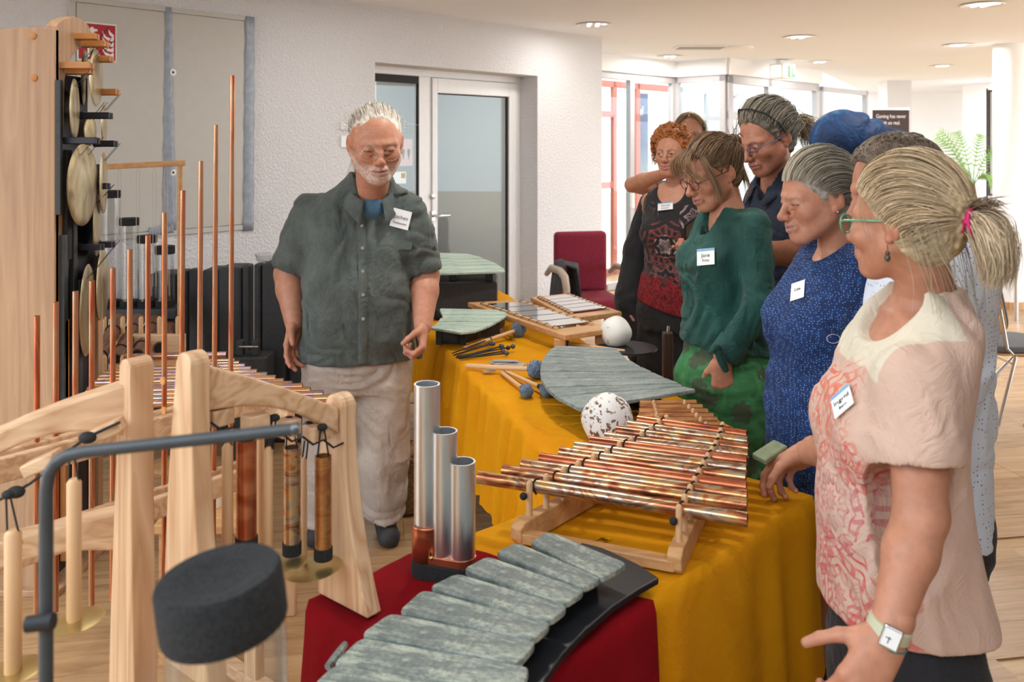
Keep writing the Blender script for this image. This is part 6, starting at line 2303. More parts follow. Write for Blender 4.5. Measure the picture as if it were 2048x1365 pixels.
    def swept(s, roots, tie, n=14, grow=.010, lift=.006, jit=.004, wide=1.0):
        """strands lying on the skull from each root to the tie point (head frame)"""
        c = np.array([0, -.014, .020]); r = np.array([.075 * wide + grow, .097 + grow, .092 + grow])
        out = []
        tie = np.array(tie)
        for p in roots:
            a = (np.array(p) - c) / r; b = (tie - c) / r
            la, lb = np.linalg.norm(a), np.linalg.norm(b)
            a = a / la; b = b / lb
            om = math.acos(float(np.clip(a @ b, -1, 1))) + 1e-6
            j1 = s.rng.normal(0, jit, 3); lf = 1 + abs(s.rng.normal(0, lift)) * 10
            u = np.linspace(0, 1, n)[:, None]
            k = max(.25, .55 - 1.1 * float(a @ b)) if a[1] > -.2 else .25
            w = a * .35 + b * .35 + np.array((a[0] * .8, -.15, k))
            w /= np.linalg.norm(w)
            d = (1 - u) ** 2 * a + 2 * u * (1 - u) * w + u ** 2 * b
            d /= np.linalg.norm(d, axis=1, keepdims=True)
            rad = 1 * (1 - u) + max(1.0, lb) * u
            rad = rad * (1 + (lf - 1) * .5 * np.sin(u * math.pi))
            pth = c + d * r * rad + j1 * np.sin(u * math.pi)
            out.append(pth)
        return out

    # ---------------------------------------------------------------- hands
    def hand(s, wrist, dirn, palm, right, curl=(.25, .3, .35, .4), spread=.08, thumb=(.5, .35), size=1.0, vox=.0024, wrist_r=.026, thumb_out=.7):
        """wrist, finger direction and palm normal in person space"""
        D = Vector(dirn).normalized(); N = Vector(palm); N = (N - D * N.dot(D)).normalized()
        T = D.cross(N) if right else N.cross(D)          # towards the thumb
        f = Field()
        sgn = 1
        # hand frame: x to the thumb, y along the fingers, z out of the back of the hand
        kn = [(.028, .088, .004), (.009, .093, .007), (-.011, .089, .005), (-.029, .080, .0)]
        f.cone((0, -.03, 0), (0, .012, 0), wrist_r / size, .024, .01)
        for i, k_ in enumerate(kn):
            f.cone((k_[0] * .62, .012, 0), k_, .0155, .0115, .016)
        f.ell((.022, .030, -.010), (.018, .028, .014), .014); f.ell((-.022, .034, -.010), (.013, .030, .012), .014)
        ln = [(.043, .026, .021), (.047, .030, .022), (.044, .028, .021), (.034, .021, .019)]
        nails = []
        for i, k_ in enumerate(kn):
            p = np.array(k_); ang = 0.0
            sp = (1.5 - i) * spread
            r0 = (.0098, .0098, .0092, .0082)[i]
            cu = curl[i] if np.ndim(curl[i]) else (curl[i] * .8, curl[i] * 1.1, curl[i] * .8)
            for j in range(3):
                ang += cu[j]
                d = np.array((math.sin(sp) * math.cos(ang), math.cos(sp) * math.cos(ang), -math.sin(ang)))
                e = p + d * ln[i][j]
                f.cone(p, e, r0 * (1 - .07 * j), r0 * (1 - .07 * (j + 1)), .005 if j else .008)
                if j: f.ball(p, r0 * 1.02 * (1 - .07 * j), .004)
                p = e
            nails.append(p)
        # thumb leaves the side of the palm
        p = np.array((.026, .022, -.006)); a0, a1 = thumb
        d = np.array((math.sin(thumb_out), math.cos(thumb_out), -.35 - a0 * .4)); d /= np.linalg.norm(d)
        e = p + d * .040; f.cone(p, e, .015, .0118, .012)
        d2 = d + np.array((-.5 * a1, .25, -.3 * a0)); d2 /= np.linalg.norm(d2)
        e2 = e + d2 * .032; f.cone(e, e2, .0112, .0102, .005)
        d3 = d2 + np.array((-.6 * a1, .15, -.2 * a0)); d3 /= np.linalg.norm(d3)
        e3 = e2 + d3 * .024; f.cone(e2, e3, .0102, .0085, .004)
        V, F = f.mesh(vox / size)
        A = np.array(Matrix((T, D, -N)).transposed()) * size
        wv = np.array(wrist)
        red = np.clip((V[:, 1] - .06) / .1, 0, 1)
        col = np.tile(s.skin, (len(V), 1)) * (1 + .08 * vnoise(V, 70, 3))[:, None]
        col = col * (1 - .25 * red[:, None] * np.array([.1, .55, .5]))
        Vp = V @ A.T + wv
        if A[0] @ np.cross(A[1], A[2]) < 0 or np.linalg.det(A) < 0: F = F[:, ::-1]
        s.parts.append((Vp, F, col))
        s.hand_pts = dict(tip=[wv + A @ n_ for n_ in nails], thumb=wv + A @ e3, palm=wv + A @ np.array((0, .055, -.02)))
        return s

    def limbs(s, cones, vox=.006, tint=1.0):
        """bare arms, legs and neck as one smooth field"""
        f = Field()
        for c in cones: f.cone(*c)
        V, F = f.mesh(vox)
        col = np.tile(s.skin * tint, (len(V), 1)) * (1 + .07 * vnoise(V, 30, 3))[:, None] * (1 + .05 * vnoise(V, 120, 4))[:, None]
        s.parts.append((V, F, col))
        return s

    def arm(s, sh, el, wr, r=(.047, .041, .040, .027), vox=.005, tint=1.0, bulge=.004):
        sh, el, wr = map(np.array, (sh, el, wr))
        m = el + (wr - el) * .32
        return s.limbs([(sh, el, r[0], r[1], .01), (el, m, r[1], r[2] + bulge, .012), (m, wr, r[2] + bulge, r[3], .015)], vox, tint)

    def finish(s):
        V, F, C = join_parts(s.parts)
        return s.out('body', V, F, M['skin'], np.clip(C, 0, 1))

    # ---------------------------------------------------------------- clothes
    def cloth(s, name, f, mat, vox=.006, fold=.004, ffreq=11, stretch=(1, 1, .55), col=None, attrs=None, seed=0, lo=None, hi=None, sag=None):
        st = np.array(stretch)
        def disp(P):
            w1 = vnoise(P * st + .35 * np.stack([vnoise(P, 5, seed + 8)] * 3, 1), ffreq, seed)
            w2 = vnoise(P * st[[1, 0, 2]] + .2 * np.stack([vnoise(P, 9, seed + 3)] * 3, 1), ffreq * 2.3, seed + 1)
            return fold * ((1 - 2 * np.abs(w1)) * .9 + .5 * w2)
        V, F = f.mesh(vox, lo, hi, disp if fold else None)
        at_ = None if attrs is None else {k: fn(V) for k, fn in attrs.items()}
        o = s.out(name, V, F, mat, None if col is None else (col(V) if callable(col) else np.array(col)), at_)
        s.last = (V, F)
        return o

    def front(s, x, z, V=None, rad=.012):
        """forward-most cloth point near (x, z) of the last garment"""
        V = s.last[0] if V is None else V
        m = (np.abs(V[:, 0] - x) < rad) & (np.abs(V[:, 2] - z) < rad)
        return V[m][:, 1].max() if m.any() else 0.1

    def pinned(s, px, py, lift=.004, V=None, rpx=9):
        """world point and normal where the photo pixel meets the last garment"""
        V, F = s.last if V is None else V
        A = np.array(s.Mw); W = V @ A[:3, :3].T + A[:3, 3]
        u = 1024 + W[:, 0] / W[:, 1] * FPX; v = HOR - (W[:, 2] - CAMZ) / W[:, 1] * FPX
        d = np.hypot(u - px, v - py)
        for r_ in (rpx, rpx * 2, rpx * 4):
            m = d < r_
            if m.any(): break
        ym = W[m][:, 1].min()
        m &= W[:, 1] < ym + .06
        P = W[m]; c = P.mean(0)
        if len(P) > 5:
            n = np.linalg.svd(P - c)[2][2]
            if n[1] > 0: n = -n
        else: n = np.array((0, -1, 0))
        far = ((P - c) @ n).max()
        return Vector(c + n * (far + lift)), Vector(n)

    def badge(s, px, py, w, h, roll, lines, V=None, header=True, rpx=12):
        c, n = s.pinned(px, py, .003, V, rpx)
        x = Vector((1, 0, 0)); x = (x - n * x.dot(n)).normalized()
        y = n.cross(x)
        Mx = Matrix((x, y, n)).transposed().to_4x4(); Mx.translation = c
        Mx = Mx @ Matrix.Rotation(math.radians(roll), 4, 'Z')
        o = MB().box((0, 0, 0), (w, h, .0015), Mx).build('name_tag', M['white_plastic'], s.root)
        if header:
            MB().box((0, h * .42, .001), (w * .98, h * .13, .001), Mx).build('tag_stripe', M['tag_blue'], o)
        for (tx, size, yy) in lines:
            text_obj('tag_writing', tx, size, Mx @ Matrix.Translation((0, yy, .0014)), M['ink'], o, ext=.0002)
        return o


M['tag_blue'] = simple('tag_blue', srgb(120, 170, 210), .6)
def to_origin(sh): return sh


def tube_np(pts, r, n=8):
    mb = MB().tube([tuple(p) for p in pts], r, n)
    return mb


def glasses(p, mat, lens_r=(.021, .017), rim=.0012, y=.1045, z=-.004, temple=True, lens=True):
    """spectacles in the head frame of person p"""
    o = None
    mb = MB()
    for e in (-1, 1):
        pts = [p.W(p.h2p((e * .033 + lens_r[0] * math.cos(a), y - .004 * abs(math.cos(a)) * (1 if e * math.cos(a) > 0 else 0), z + lens_r[1] * math.sin(a)))) for a in [k * 2 * math.pi / 20 for k in range(21)]]
        mb.tube(pts, rim, 6)
        if temple:
            mb.tube([p.W(p.h2p(q)) for q in ((e * .054, y - .004, z + .006), (e * .070, y - .02, z + .008), (e * .082, .03, z + .006), (e * .084, -.012, z + .004))], rim * 1.1, 6)
    mb.tube([p.W(p.h2p(q)) for q in ((-.013, y, z + .004), (0, y + .003, z + .007), (.013, y, z + .004))], rim, 6)
    o = mb.build('glasses', mat, p.root, smooth=True)
    return o
# ================================================================== the people
def linen(name, col, dark, weave=700, fold=.5, rough=.85):
    t = NT(name)
    v = t.coords()
    f = t.noise(v, 9, 5, .65, .4); g = t.noise(t.coords((300, 300, 40)), 1.0, 2)
    t.color(t.mix(.25, t.ramp(f, [(.32, dark), (.68, col)]), t.ramp(g, [(.3, dark), (.7, col)])))
    t.set(Roughness=rough); t.b.inputs['Sheen Weight'].default_value = .08
    cr = t.noise(t.coords((1, 1, .7)), 9, 4, .5, 1.4)
    cr = t.math('ABSOLUTE', t.math('SUBTRACT', cr, .5))
    cr2 = t.math('ABSOLUTE', t.math('SUBTRACT', t.noise(t.coords((1, .7, 1.2)), 21, 3, .5, 1.2), .5))
    h = t.math('ADD', t.math('MULTIPLY', g, .05), t.math('ADD', cr, t.math('MULTIPLY', cr2, .35)))
    t.bump(h, fold, .035)
    return t.m
M['linen_grey'] = linen('grey_green_linen', srgb(92, 99, 95), srgb(60, 69, 66), fold=.55)
M['white_trouser'] = linen('off_white_trousers', srgb(192, 180, 168), srgb(166, 154, 144), fold=.4)
M['shoe_dark'] = simple('shoe_dark', (.03, .03, .032), .7, var=.3, nscale=40, bump=.3)
M['wire'] = simple('glasses_wire', (.45, .4, .33), .3, .9)
M['button'] = simple('button_horn', (.35, .33, .3), .4)


def shoe(p, toe, heel, w=.045, name='shoe', mat=None, h=.075):
    f = Field()
    toe = np.array(toe); heel = np.array(heel)
    f.cone(heel + (0, 0, .045), toe + (0, 0, .035), w * .82, w * .9, .02)
    f.cone(heel + (0, 0, .09), heel + (toe - heel) * .35 + (0, 0, .07), w * .8, w * .75, .02)
    f.plane((0, 0, .003), (0, 0, -1), .003)
    p.cloth(name, f, mat or M['shoe_dark'], .006, .0)


def collar(p, cx, cy, z, rx, ry, hgt, mat, front_z=-.05, spread=.5, leaf=.055, tilt=0.0, open_=.35, name='collar'):
    """turned-down shirt collar around the neck: open at the front"""
    mb = MB(); rows = []
    n = 40
    for (dr, dz, kk) in ((.0, -.012, 0), (.002, hgt * .6, 0), (.006, hgt, 0), (.012, hgt * .95, .3), (.026, hgt * .3, .8), (.040, -leaf + hgt, 1)):
        row = []
        for i in range(n + 1):
            a = math.radians(-90 + open_ * 57) + (math.radians(360) - 2 * open_) * i / n    # starts right of front
            a = open_ + (2 * math.pi - 2 * open_) * i / n        # 0 = front
            fr = max(0.0, math.cos(a))
            x = math.sin(a) * (rx + dr); y = math.cos(a) * (ry + dr)
            zz = z + dz + front_z * fr ** 1.5 - kk * leaf * .8 * fr ** 3 + tilt * math.cos(a)
            row.append(p.W((cx + x, cy + y + kk * .02 * fr, zz)))
        rows.append(row)
    return mb.grid(rows).build(name, mat, p.root, smooth=True, solid=.003, angle=0)


# ---------------------------------------------------------------- 1: man in the grey-green linen shirt
p = Person('person', 'grey haired man with glasses in a grey-green linen shirt gesturing behind the table', -.645, 3.66, -14, (.50, .225, .14))
hc = p.L(752, 286, 3.46)
neck = p.L(742, 392, 3.62)
p.head(hc, -16, 15, 2, size=1.24, wide=1.05, neck_to=neck, neck_r=(.056, .068), vox=.003, lip=(.42, .17, .15), brow=(.5, .42, .36), beard=((.62, .57, .52), .75), eye_open=.18, age=1.0, jaw=1.08)
shR = p.L(622, 420, 3.68); elR = p.L(577, 548, 3.70); wrR = p.L(588, 648, 3.60)
shL = p.L(816, 424, 3.62); elL = p.L(850, 552, 3.66); wrL = p.L(846, 652, 3.52)
p.arm(shR, elR, wrR, (.060, .060, .054, .037)); p.arm(shL, elL, wrL, (.060, .060, .054, .037))
p.hand(wrR, p.L(580, 712, 3.52) - p.L(588, 648, 3.58), np.array(p.inv.to_3x3() @ Vector((1, -.25, .1))), True, (.22, .3, .42, .5), .06, (.2, .2), 1.08, wrist_r=.036)
p.hand(wrL, p.L(842, 700, 3.47) - p.L(846, 652, 3.52), np.array(p.inv.to_3x3() @ Vector((-1, -.15, 0))), False, (1.0, 1.1, 1.2, 1.25), .02, (.9, .7), 1.08, wrist_r=.036)
hp_ = p.hand_pts
p.finish()
# shirt
nx, ny = neck[0], neck[1]
tor = [(.74, .0, .01, .238, .172), (.80, 0, .015, .240, .180), (.95, 0, .03, .232, .190), (1.08, 0, .035, .226, .186), (1.22, 0, .02, .222, .160), (1.34, nx * .3, .0, .222, .130), (1.43, nx * .6, .0, .185, .105), (1.48, nx * .9, ny * .6, .115, .090), (1.53, nx, ny, .080, .080)]
f = Field(); f.loft(tor, p=2.4)
for sh, el in ((shR, elR), (shL, elL)):
    e = sh + (el - sh) * .80
    f.cone(sh + (0, 0, .0), sh + (el - sh) * .4, .078, .084, .06); f.cone(sh + (el - sh) * .35, e, .084, .086, .03)
for sh, el in ((shR, elR), (shL, elL)):
    d = (el - sh) / np.linalg.norm(el - sh); e = sh + (el - sh) * .78
    f.cone(e - d * .01, e + d * .1, .067, .067, .004, 's')
    pl = e + d * 0.0
    f.cone(pl + d * .105, pl + d * .22, .1, .1, .004, 's')
nk = p.neck
f.cone(neck + (0, .02, .03), neck + (0, .03, .15), .066, .085, .008, 's')
f.cone(neck + (0, .055, -.02), neck + (0, .12, .05), .03, .05, .01, 's')
f.plane((0, 0, .755), (0, 0, -1), .006)
p.cloth('shirt', f, M['linen_grey'], .0065, .0085, 8, (1.2, 1.2, .9), seed=3)
shirt1 = p.last
collar(p, neck[0], neck[1] + .005, neck[2] - .01, .082, .082, .045, M['linen_grey'], -.055, leaf=.06, open_=.42)
# placket and buttons
mb = MB(); rows = []
x0 = -.005
for k in range(30):
    z = 1.44 - (1.44 - .77) * k / 29
    row = []
    for dx in (-.017, -.014, .014, .017):
        y = p.front(x0 + dx, z)
        row.append(p.W((x0 + dx, y + (.0035 if abs(dx) < .016 else -.002), z)))
    rows.append(row)
mb.grid(rows).build('placket', M['linen_grey'], p.root, smooth=True, angle=0)
for z in (1.40, 1.315, 1.23, 1.14, 1.05, .955):
    y = p.front(x0, z) + .006
    MB().lathe([(.0065, 0), (.0065, .002), (.003, .0025)], 14, frame(p.W((x0, y, z)), p.Rw, p.Fw)).build('button', M['button'], p.root, smooth=True)
# breast pocket flap outline
c_, n_ = p.pinned(795, 470, -.002)
p.badge(804, 439, .078, .075, -14, [('Jochen', .022, .006), ('Fassbender', .013, -.018)], rpx=30, header=False)
MB().box((0, 0, 0), (.12, .125, .002), Matrix.Translation(c_) @ Matrix((Vector((1, 0, 0)), n_.cross(Vector((1, 0, 0))).normalized(), n_)).transposed().to_4x4()).build('breast_pocket', M['linen_grey'], p.root, bevel=.002)
# t-shirt at the neck
f = Field(); f.ell(neck + (0, .02, -.05), (.072, .075, .06), .01)
p.cloth('undershirt', f, simple('undershirt_blue', srgb(70, 104, 128), .9, var=.1), .007, .001)
# trousers
f = Field()
f.loft([(.62, 0, .0, .205, .150), (.74, 0, .0, .215, .160), (.86, 0, .01, .21, .16), (.95, 0, .01, .20, .16)])
kR = p.L(655, 930, 3.62); aR = p.L(640, 1078, 3.66); kL = p.L(765, 920, 3.62); aL = p.L(770, 1050, 3.66)
f.cone((.105, 0, .74), kR, .125, .108, .04); f.cone(kR, aR, .106, .084, .03)
f.cone((-.105, 0, .74), kL, .125, .112, .04); f.cone(kL, aL, .110, .086, .03)
for a_ in (aR, aL):
    f.cone(a_ + (0, 0, -.02), a_ + (0, 0, -.2), .11, .11, .004, 's')
p.cloth('trousers', f, M['white_trouser'], .007, .008, 8, (1.0, 1.0, .6), seed=5)
hL = p.L(768, 1052, 3.72); hR = p.L(640, 1060, 3.72)
for q, tx in ((aL, 778), (aR, 632)):
    t_ = np.array(p.inv @ onz(tx, 1092, 0.0)); h_ = np.array((q[0], q[1] - .04, 0))
    t_[2] = 0
    shoe(p, t_, h_, .05)
glasses(p, M['wire'], (.0235, .0175), .0011, .108, -.012)
# thin white hair swept back to a tail
p.scalp('hair', (.60, .55, .47), [((0, .056, .095), (0, .93, -.16))], .003, .0035, noise=.002)
rng = p.rng
roots = []; cols = []
for k in range(700):
    a = rng.uniform(-1.9, 1.9); t_ = rng.uniform(0, 1)
    x = .082 * math.sin(a); y = .054 * math.cos(a) - .002; z = .088 * math.cos(a * .72) ** 1 - .0
    roots.append((x, y, z)); c = np.array((.66, .60, .52)) * rng.uniform(.75, 1.25); cols.append(c)
P1 = p.swept(roots, (.0, -.112, -.02), 14, .004, .005, .006)
p.strands('hair_strands', P1, .0009, cols)
fly = []; fc_ = []
for k in range(90):
    a = rng.uniform(-1.6, 1.6); b0 = np.array((.086 * math.sin(a), -.02, .03 + .06 * math.cos(a)))
    d = np.array((math.sin(a) * .5, -.2, .5 * math.cos(a))) * rng.uniform(.02, .06)
    fly.append(bez([b0, b0 + d + rng.normal(0, .008, 3), b0 + d * 1.2 + rng.normal(0, .018, 3) + (0, -.02, -.03)], 14)); fc_.append((.7, .65, .56))
p.strands('loose_hair', fly, .0005, fc_)
tail = []
for k in range(120):
    o = rng.normal(0, .012, 3)
    tail.append(bez([np.array((0, -.108, -.02)) + o * .3, np.array((.01, -.13, -.05)) + o, np.array((.03, -.12, -.11)) + o * 1.3, np.array((.04, -.10, -.17)) + o * 1.6], 14)); fc_.append(0)
p.strands('ponytail', tail, .0013, [np.array((.66, .60, .5)) * rng.uniform(.7, 1.2) for _ in tail])
# the small mallet he holds
g = p.W(hp_['palm'])
mh = at(838, 711, 3.46)
o = empty('hand_mallet', mh, 'small mallet with a dark ball held in the hand of the man in grey', 'mallet')
MB().tube([g + (g - mh) * .35, mh], .0042, 8).build('stick', M['black'], o, smooth=True)
MB().sphere(mh, .016, 16, 10).build('ball_head', M['ball_grey'], o, smooth=True)
def woman_torso(zs, w=1.0, d=1.0, bust=.135, waist=(.140, .115), hip=(.172, .150), lean=0.0, cy=0.0):
    """cross sections from hip to neck; zs = (hem, hip, waist, bust, shoulder, neck)"""
    a, b, c, e, g, h = zs
    return [(a, 0, cy, hip[0] * w, hip[1] * d), (b, 0, cy, hip[0] * w, hip[1] * d), (c, 0, cy + .01 + lean * .3, waist[0] * w, waist[1] * d), (e, 0, cy + .025 + lean * .7, .150 * w, bust * d),
            ((e + g) / 2 + .02, 0, cy + .012 + lean * .85, .152 * w, .105 * d), (g, 0, cy + lean, .145 * w, .082 * d), ((g + h) / 2 + .01, 0, cy + lean, .105 * w, .072 * d), (h, 0, cy + lean, .062 * w, .060 * d)]


def sleeve(f, sh, el, k0, k1, r0, r1, hollow=.018, k=.04, lift=.0):
    """short or long sleeve from shoulder to fraction k1 of the upper arm, open at its end"""
    sh = np.array(sh); el = np.array(el)
    e = sh + (el - sh) * k1; d = (el - sh) / np.linalg.norm(el - sh)
    f.cone(sh + (0, 0, lift), e, r0, r1, k)
    return (e, d, r1, hollow)


def cuff(f, spec):
    e, d, r1, hollow = spec
    f.cone(e - d * .012, e + d * .1, r1 - hollow, r1 - hollow, .003, 's')
    f.cone(e + d * (r1 * 1.18), e + d * (r1 * 1.18 + .1), r1 * 1.25, r1 * 1.25, .004, 's')


def trousers(p, mat, hip_z, hx, hy, knees, ankles, r=(.105, .075, .06), name='trousers', fold=.006, cyy=0.0, vox=.009, col=None):
    f = Field()
    f.loft([(hip_z - .14, 0, cyy, hx * .95, hy * .95), (hip_z, 0, cyy, hx, hy), (hip_z + .12, 0, cyy, hx * .93, hy * .93)])
    for e, kn, an in ((1, knees[0], ankles[0]), (-1, knees[1], ankles[1])):
        f.cone((e * hx * .5, cyy, hip_z - .06), kn, r[0], r[1], .04); f.cone(kn, an, r[1], r[2], .03)
    f.plane((0, 0, .03), (0, 0, -1), .004)
    return p.cloth(name, f, mat, vox, fold, 9, (1, 1, .6), col=col, seed=6)


def feet(p, xs=.09, cy=0.0, mat=None):
    for e in (1, -1):
        shoe(p, np.array((e * xs, cy + .15, 0)), np.array((e * xs, cy - .04, 0)), .043, mat=mat)


def hair_dirs(p, n, amin, amax, yz, rng):
    out = []
    for _ in range(n):
        a = rng.uniform(amin, amax)
        out.append(yz(a, rng.uniform(0, 1)))
    return out


def hairline_roots(rng, n, front=(.078, .070), side=.0, low=-.06, w=.080):
    """roots spread over the scalp from the forehead round to the nape"""
    out = []
    for _ in range(n):
        u = rng.uniform(-1, 1); v = rng.uniform(0, 1) ** 1.7
        a = u * 2.2
        # along the hairline: 0 front, +-2.2 nape
        x = w * math.sin(min(1.57, abs(a) * 1.05)) * (1 if a > 0 else -1)
        k = abs(a) / 2.2
        y = front[0] * (1 - k) ** .9 - .055 * k
        z = front[1] * (1 - k) ** 1.2 + low * k ** 1.5 + .02 * math.sin(k * math.pi)
        pt = np.array((x, y, z))
        back = np.array((0, -.10, .03))
        out.append(pt * (1 - v * .55) + back * v * .55 + (0, 0, .05 * v * (1 - k)))
    return out


# ---------------------------------------------------------------- 2: woman with red curls
p = Person('person', 'woman with curly red hair in a black patterned sleeveless top', .835, 4.5, 28, (.52, .24, .145))
nk = p.L(1352, 372, 4.5)
p.head(p.L(1345, 305, 4.46), 32, 3, 0, size=1.02, neck_to=nk, neck_r=(.046, .052), vox=.0035, lip=(.46, .16, .15), brow=(.28, .16, .1), eye_open=.65, look=.003, age=.6, smile=.6)
shR = p.L(1300, 405, 4.62); elR = p.L(1268, 520, 4.7); wrR = p.L(1256, 600, 4.62)
shL = p.L(1405, 402, 4.42); elL = p.L(1422, 500, 4.32); wrL = p.L(1384, 512, 4.18)
p.arm(shR, elR, wrR, (.046, .04, .037, .026)); p.arm(shL, elL, wrL, (.046, .04, .037, .026))
p.hand(wrL, p.L(1376, 478, 4.12) - wrL, np.array(p.inv.to_3x3() @ Vector((-.5, -.6, .3))), False, (1.0, 1.0, 1.0, 1.0), .03, (.6, .6), .95)
hpL = p.hand_pts
p.hand(wrR, (0, .05, -1), (-1, 0, 0), True, (.3, .35, .4, .45), .05)
tor = woman_torso((.70, .84, 1.03, 1.20, 1.37, 1.44), 1.0, 1.0)
f = Field(); f.loft(tor, grow=-.006); f.cone(shR, shL, .05, .05, .04)
for e in (-1, 1): f.ell((e * .075, .085, 1.19), (.07, .06, .065), .03)
V, F = f.mesh(.008, lo=(-9, -9, 1.1))
p.parts.append((V, F, np.tile(p.skin, (len(V), 1))))
p.finish()
def mandala(name, base, lines, accents, spots, scale=60.0, petals=8, band=None, front_only=True, amount=.5, base2=None):
    """rosette print in the garment's own coordinates (attribute pat: lateral, height, front mask)"""
    t = NT(name)
    a = t.n('Attribute'); a.attribute_name = 'pat'
    sp = t.n('SeparateXYZ'); t.l(a.outputs['Vector'], sp.inputs[0])
    ca = t.n('Attribute'); ca.attribute_name = 'Col'
    col = ca.outputs['Color'] if base is None else None
    cur = col if col is not None else None
    if cur is None:
        rgb = t.n('RGB'); rgb.outputs[0].default_value = tuple(base) + (1,); cur = rgb.outputs[0]
    v = t.coords()
    for (cx, cz, R, n_, lc) in spots:
        dx = t.math('SUBTRACT', sp.outputs[0], cx); dz = t.math('SUBTRACT', sp.outputs[1], cz)
        r = t.math('SQRT', t.math('ADD', t.math('MULTIPLY', dx, dx), t.math('MULTIPLY', dz, dz)))
        th = t.math('ARCTAN2', dz, dx)
        pet = t.math('ABSOLUTE', t.math('SINE', t.math('MULTIPLY', th, n_ / 2)))
        w = t.math('SINE', t.math('ADD', t.math('MULTIPLY', r, scale * 2), t.math('MULTIPLY', pet, 3.2)))
        line = t.math('GREATER_THAN', w, .6)
        w2 = t.math('SINE', t.math('ADD', t.math('MULTIPLY', th, n_ * 2.0), t.math('MULTIPLY', r, scale * .8)))
        ring = t.math('GREATER_THAN', t.math('SINE', t.math('MULTIPLY', r, scale)), .0)
        dots = t.math('MULTIPLY', t.math('GREATER_THAN', w2, .25), ring)
        m = t.math('MAXIMUM', t.math('MULTIPLY', line, t.math('SUBTRACT', 1.0, t.math('MULTIPLY', ring, .4))), t.math('MULTIPLY', dots, .75))
        edge = t.math('ADD', R, t.math('MULTIPLY', pet, R * .18))
        m = t.math('MULTIPLY', m, t.math('LESS_THAN', r, edge))
        br = t.ramp(t.noise(v, 22, 3), [(.36, (.25, .25, .25)), (.52, (1, 1, 1))])
        m = t.math('MULTIPLY', t.math('MULTIPLY', m, br), sp.outputs[2])
        cur = t.mix(m, cur, lc)
    t.l(cur, t.b.inputs['Base Color'])
    t.set(Roughness=.85); t.b.inputs['Sheen Weight'].default_value = .1
    cr = t.math('ABSOLUTE', t.math('SUBTRACT', t.noise(t.coords((1, 1, .7)), 14, 4, .55, 1.8), .5))
    t.bump(cr, .45, .03)
    return t.m
M['carola'] = mandala('black_rosette_print', (.012, .010, .012), None, None,
    [(-.0, 1.13, .115, 8, srgb(128, 62, 58)), (-.0, 1.13, .05, 6, srgb(176, 168, 166)), (-.13, 1.28, .06, 5, srgb(150, 130, 130)), (.1, 1.29, .05, 5, srgb(70, 66, 64)), (-.12, 1.02, .07, 8, srgb(140, 90, 86)), (.12, .99, .08, 8, srgb(110, 60, 58)), (0, .95, .09, 8, srgb(120, 80, 78))], scale=95)
pat = lambda V: np.stack([V[:, 0], V[:, 2], np.clip((V[:, 1] - .0) * 30, 0, 1)], 1)
f = Field(); f.loft(woman_torso((.86, .90, 1.03, 1.20, 1.37, 1.44), 1.03, 1.05), grow=.004)
for e in (-1, 1): f.ell((e * .075, .088, 1.19), (.074, .066, .07), .03)
f.ell((0, .10, 1.43), (.085, .10, .095), .01, 's')
for sh in (shR, shL):
    c_ = np.array(sh); f.ell(c_ + ((.045 if c_[0] > 0 else -.045), 0, .0), (.055, .09, .12), .01, 's')
f.plane((0, 0, 1.415), (0, -.3, 1), .01); f.plane((0, 0, .92), (0, 0, -1), .006)
p.cloth('top', f, M['carola'], .0075, .004, 12, seed=2, attrs={'pat': pat})
top2 = p.last
p.badge(1331, 417, .076, .05, -8, [('Carola', .017, .004), ('Schneider', .010, -.013)], rpx=12)
f = Field(); f.loft([(.76, 0, .0, .185, .165), (.9, 0, .005, .178, .155), (.98, 0, .005, .165, .140)], grow=.004); f.plane((.0, 0, .80), (.25, 0, -1), .006)
t = NT('red_print'); n1 = t.noise(t.coords(), 40, 3, .6, 1.5); t.color(t.ramp(n1, [(.42, srgb(96, 14, 18)), (.55, srgb(150, 36, 40)), (.6, srgb(70, 10, 14))])); t.set(Roughness=.9)
p.cloth('red_panel', f, t.m, .008, .004, 10)
M['black_trouser'] = linen('black_trousers', (.016, .016, .02), (.008, .008, .01), fold=.4)
trousers(p, M['black_trouser'], .84, .18, .155, ((.09, .01, .48), (-.09, .01, .48)), ((.09, 0, .06), (-.09, 0, .06)), (.115, .10, .10))
feet(p)
# long black wrap hanging from her right shoulder
f = Field()
a = p.L(1292, 400, 4.63); b = p.L(1272, 500, 4.66); c_ = p.L(1262, 600, 4.62); d_ = p.L(1290, 700, 4.6)
f.cone(a, b, .035, .065, .03); f.cone(b, c_, .065, .085, .03); f.cone(c_, d_, .085, .1, .03)
p.cloth('black_wrap', f, M['black_trouser'], .008, .006, 10)
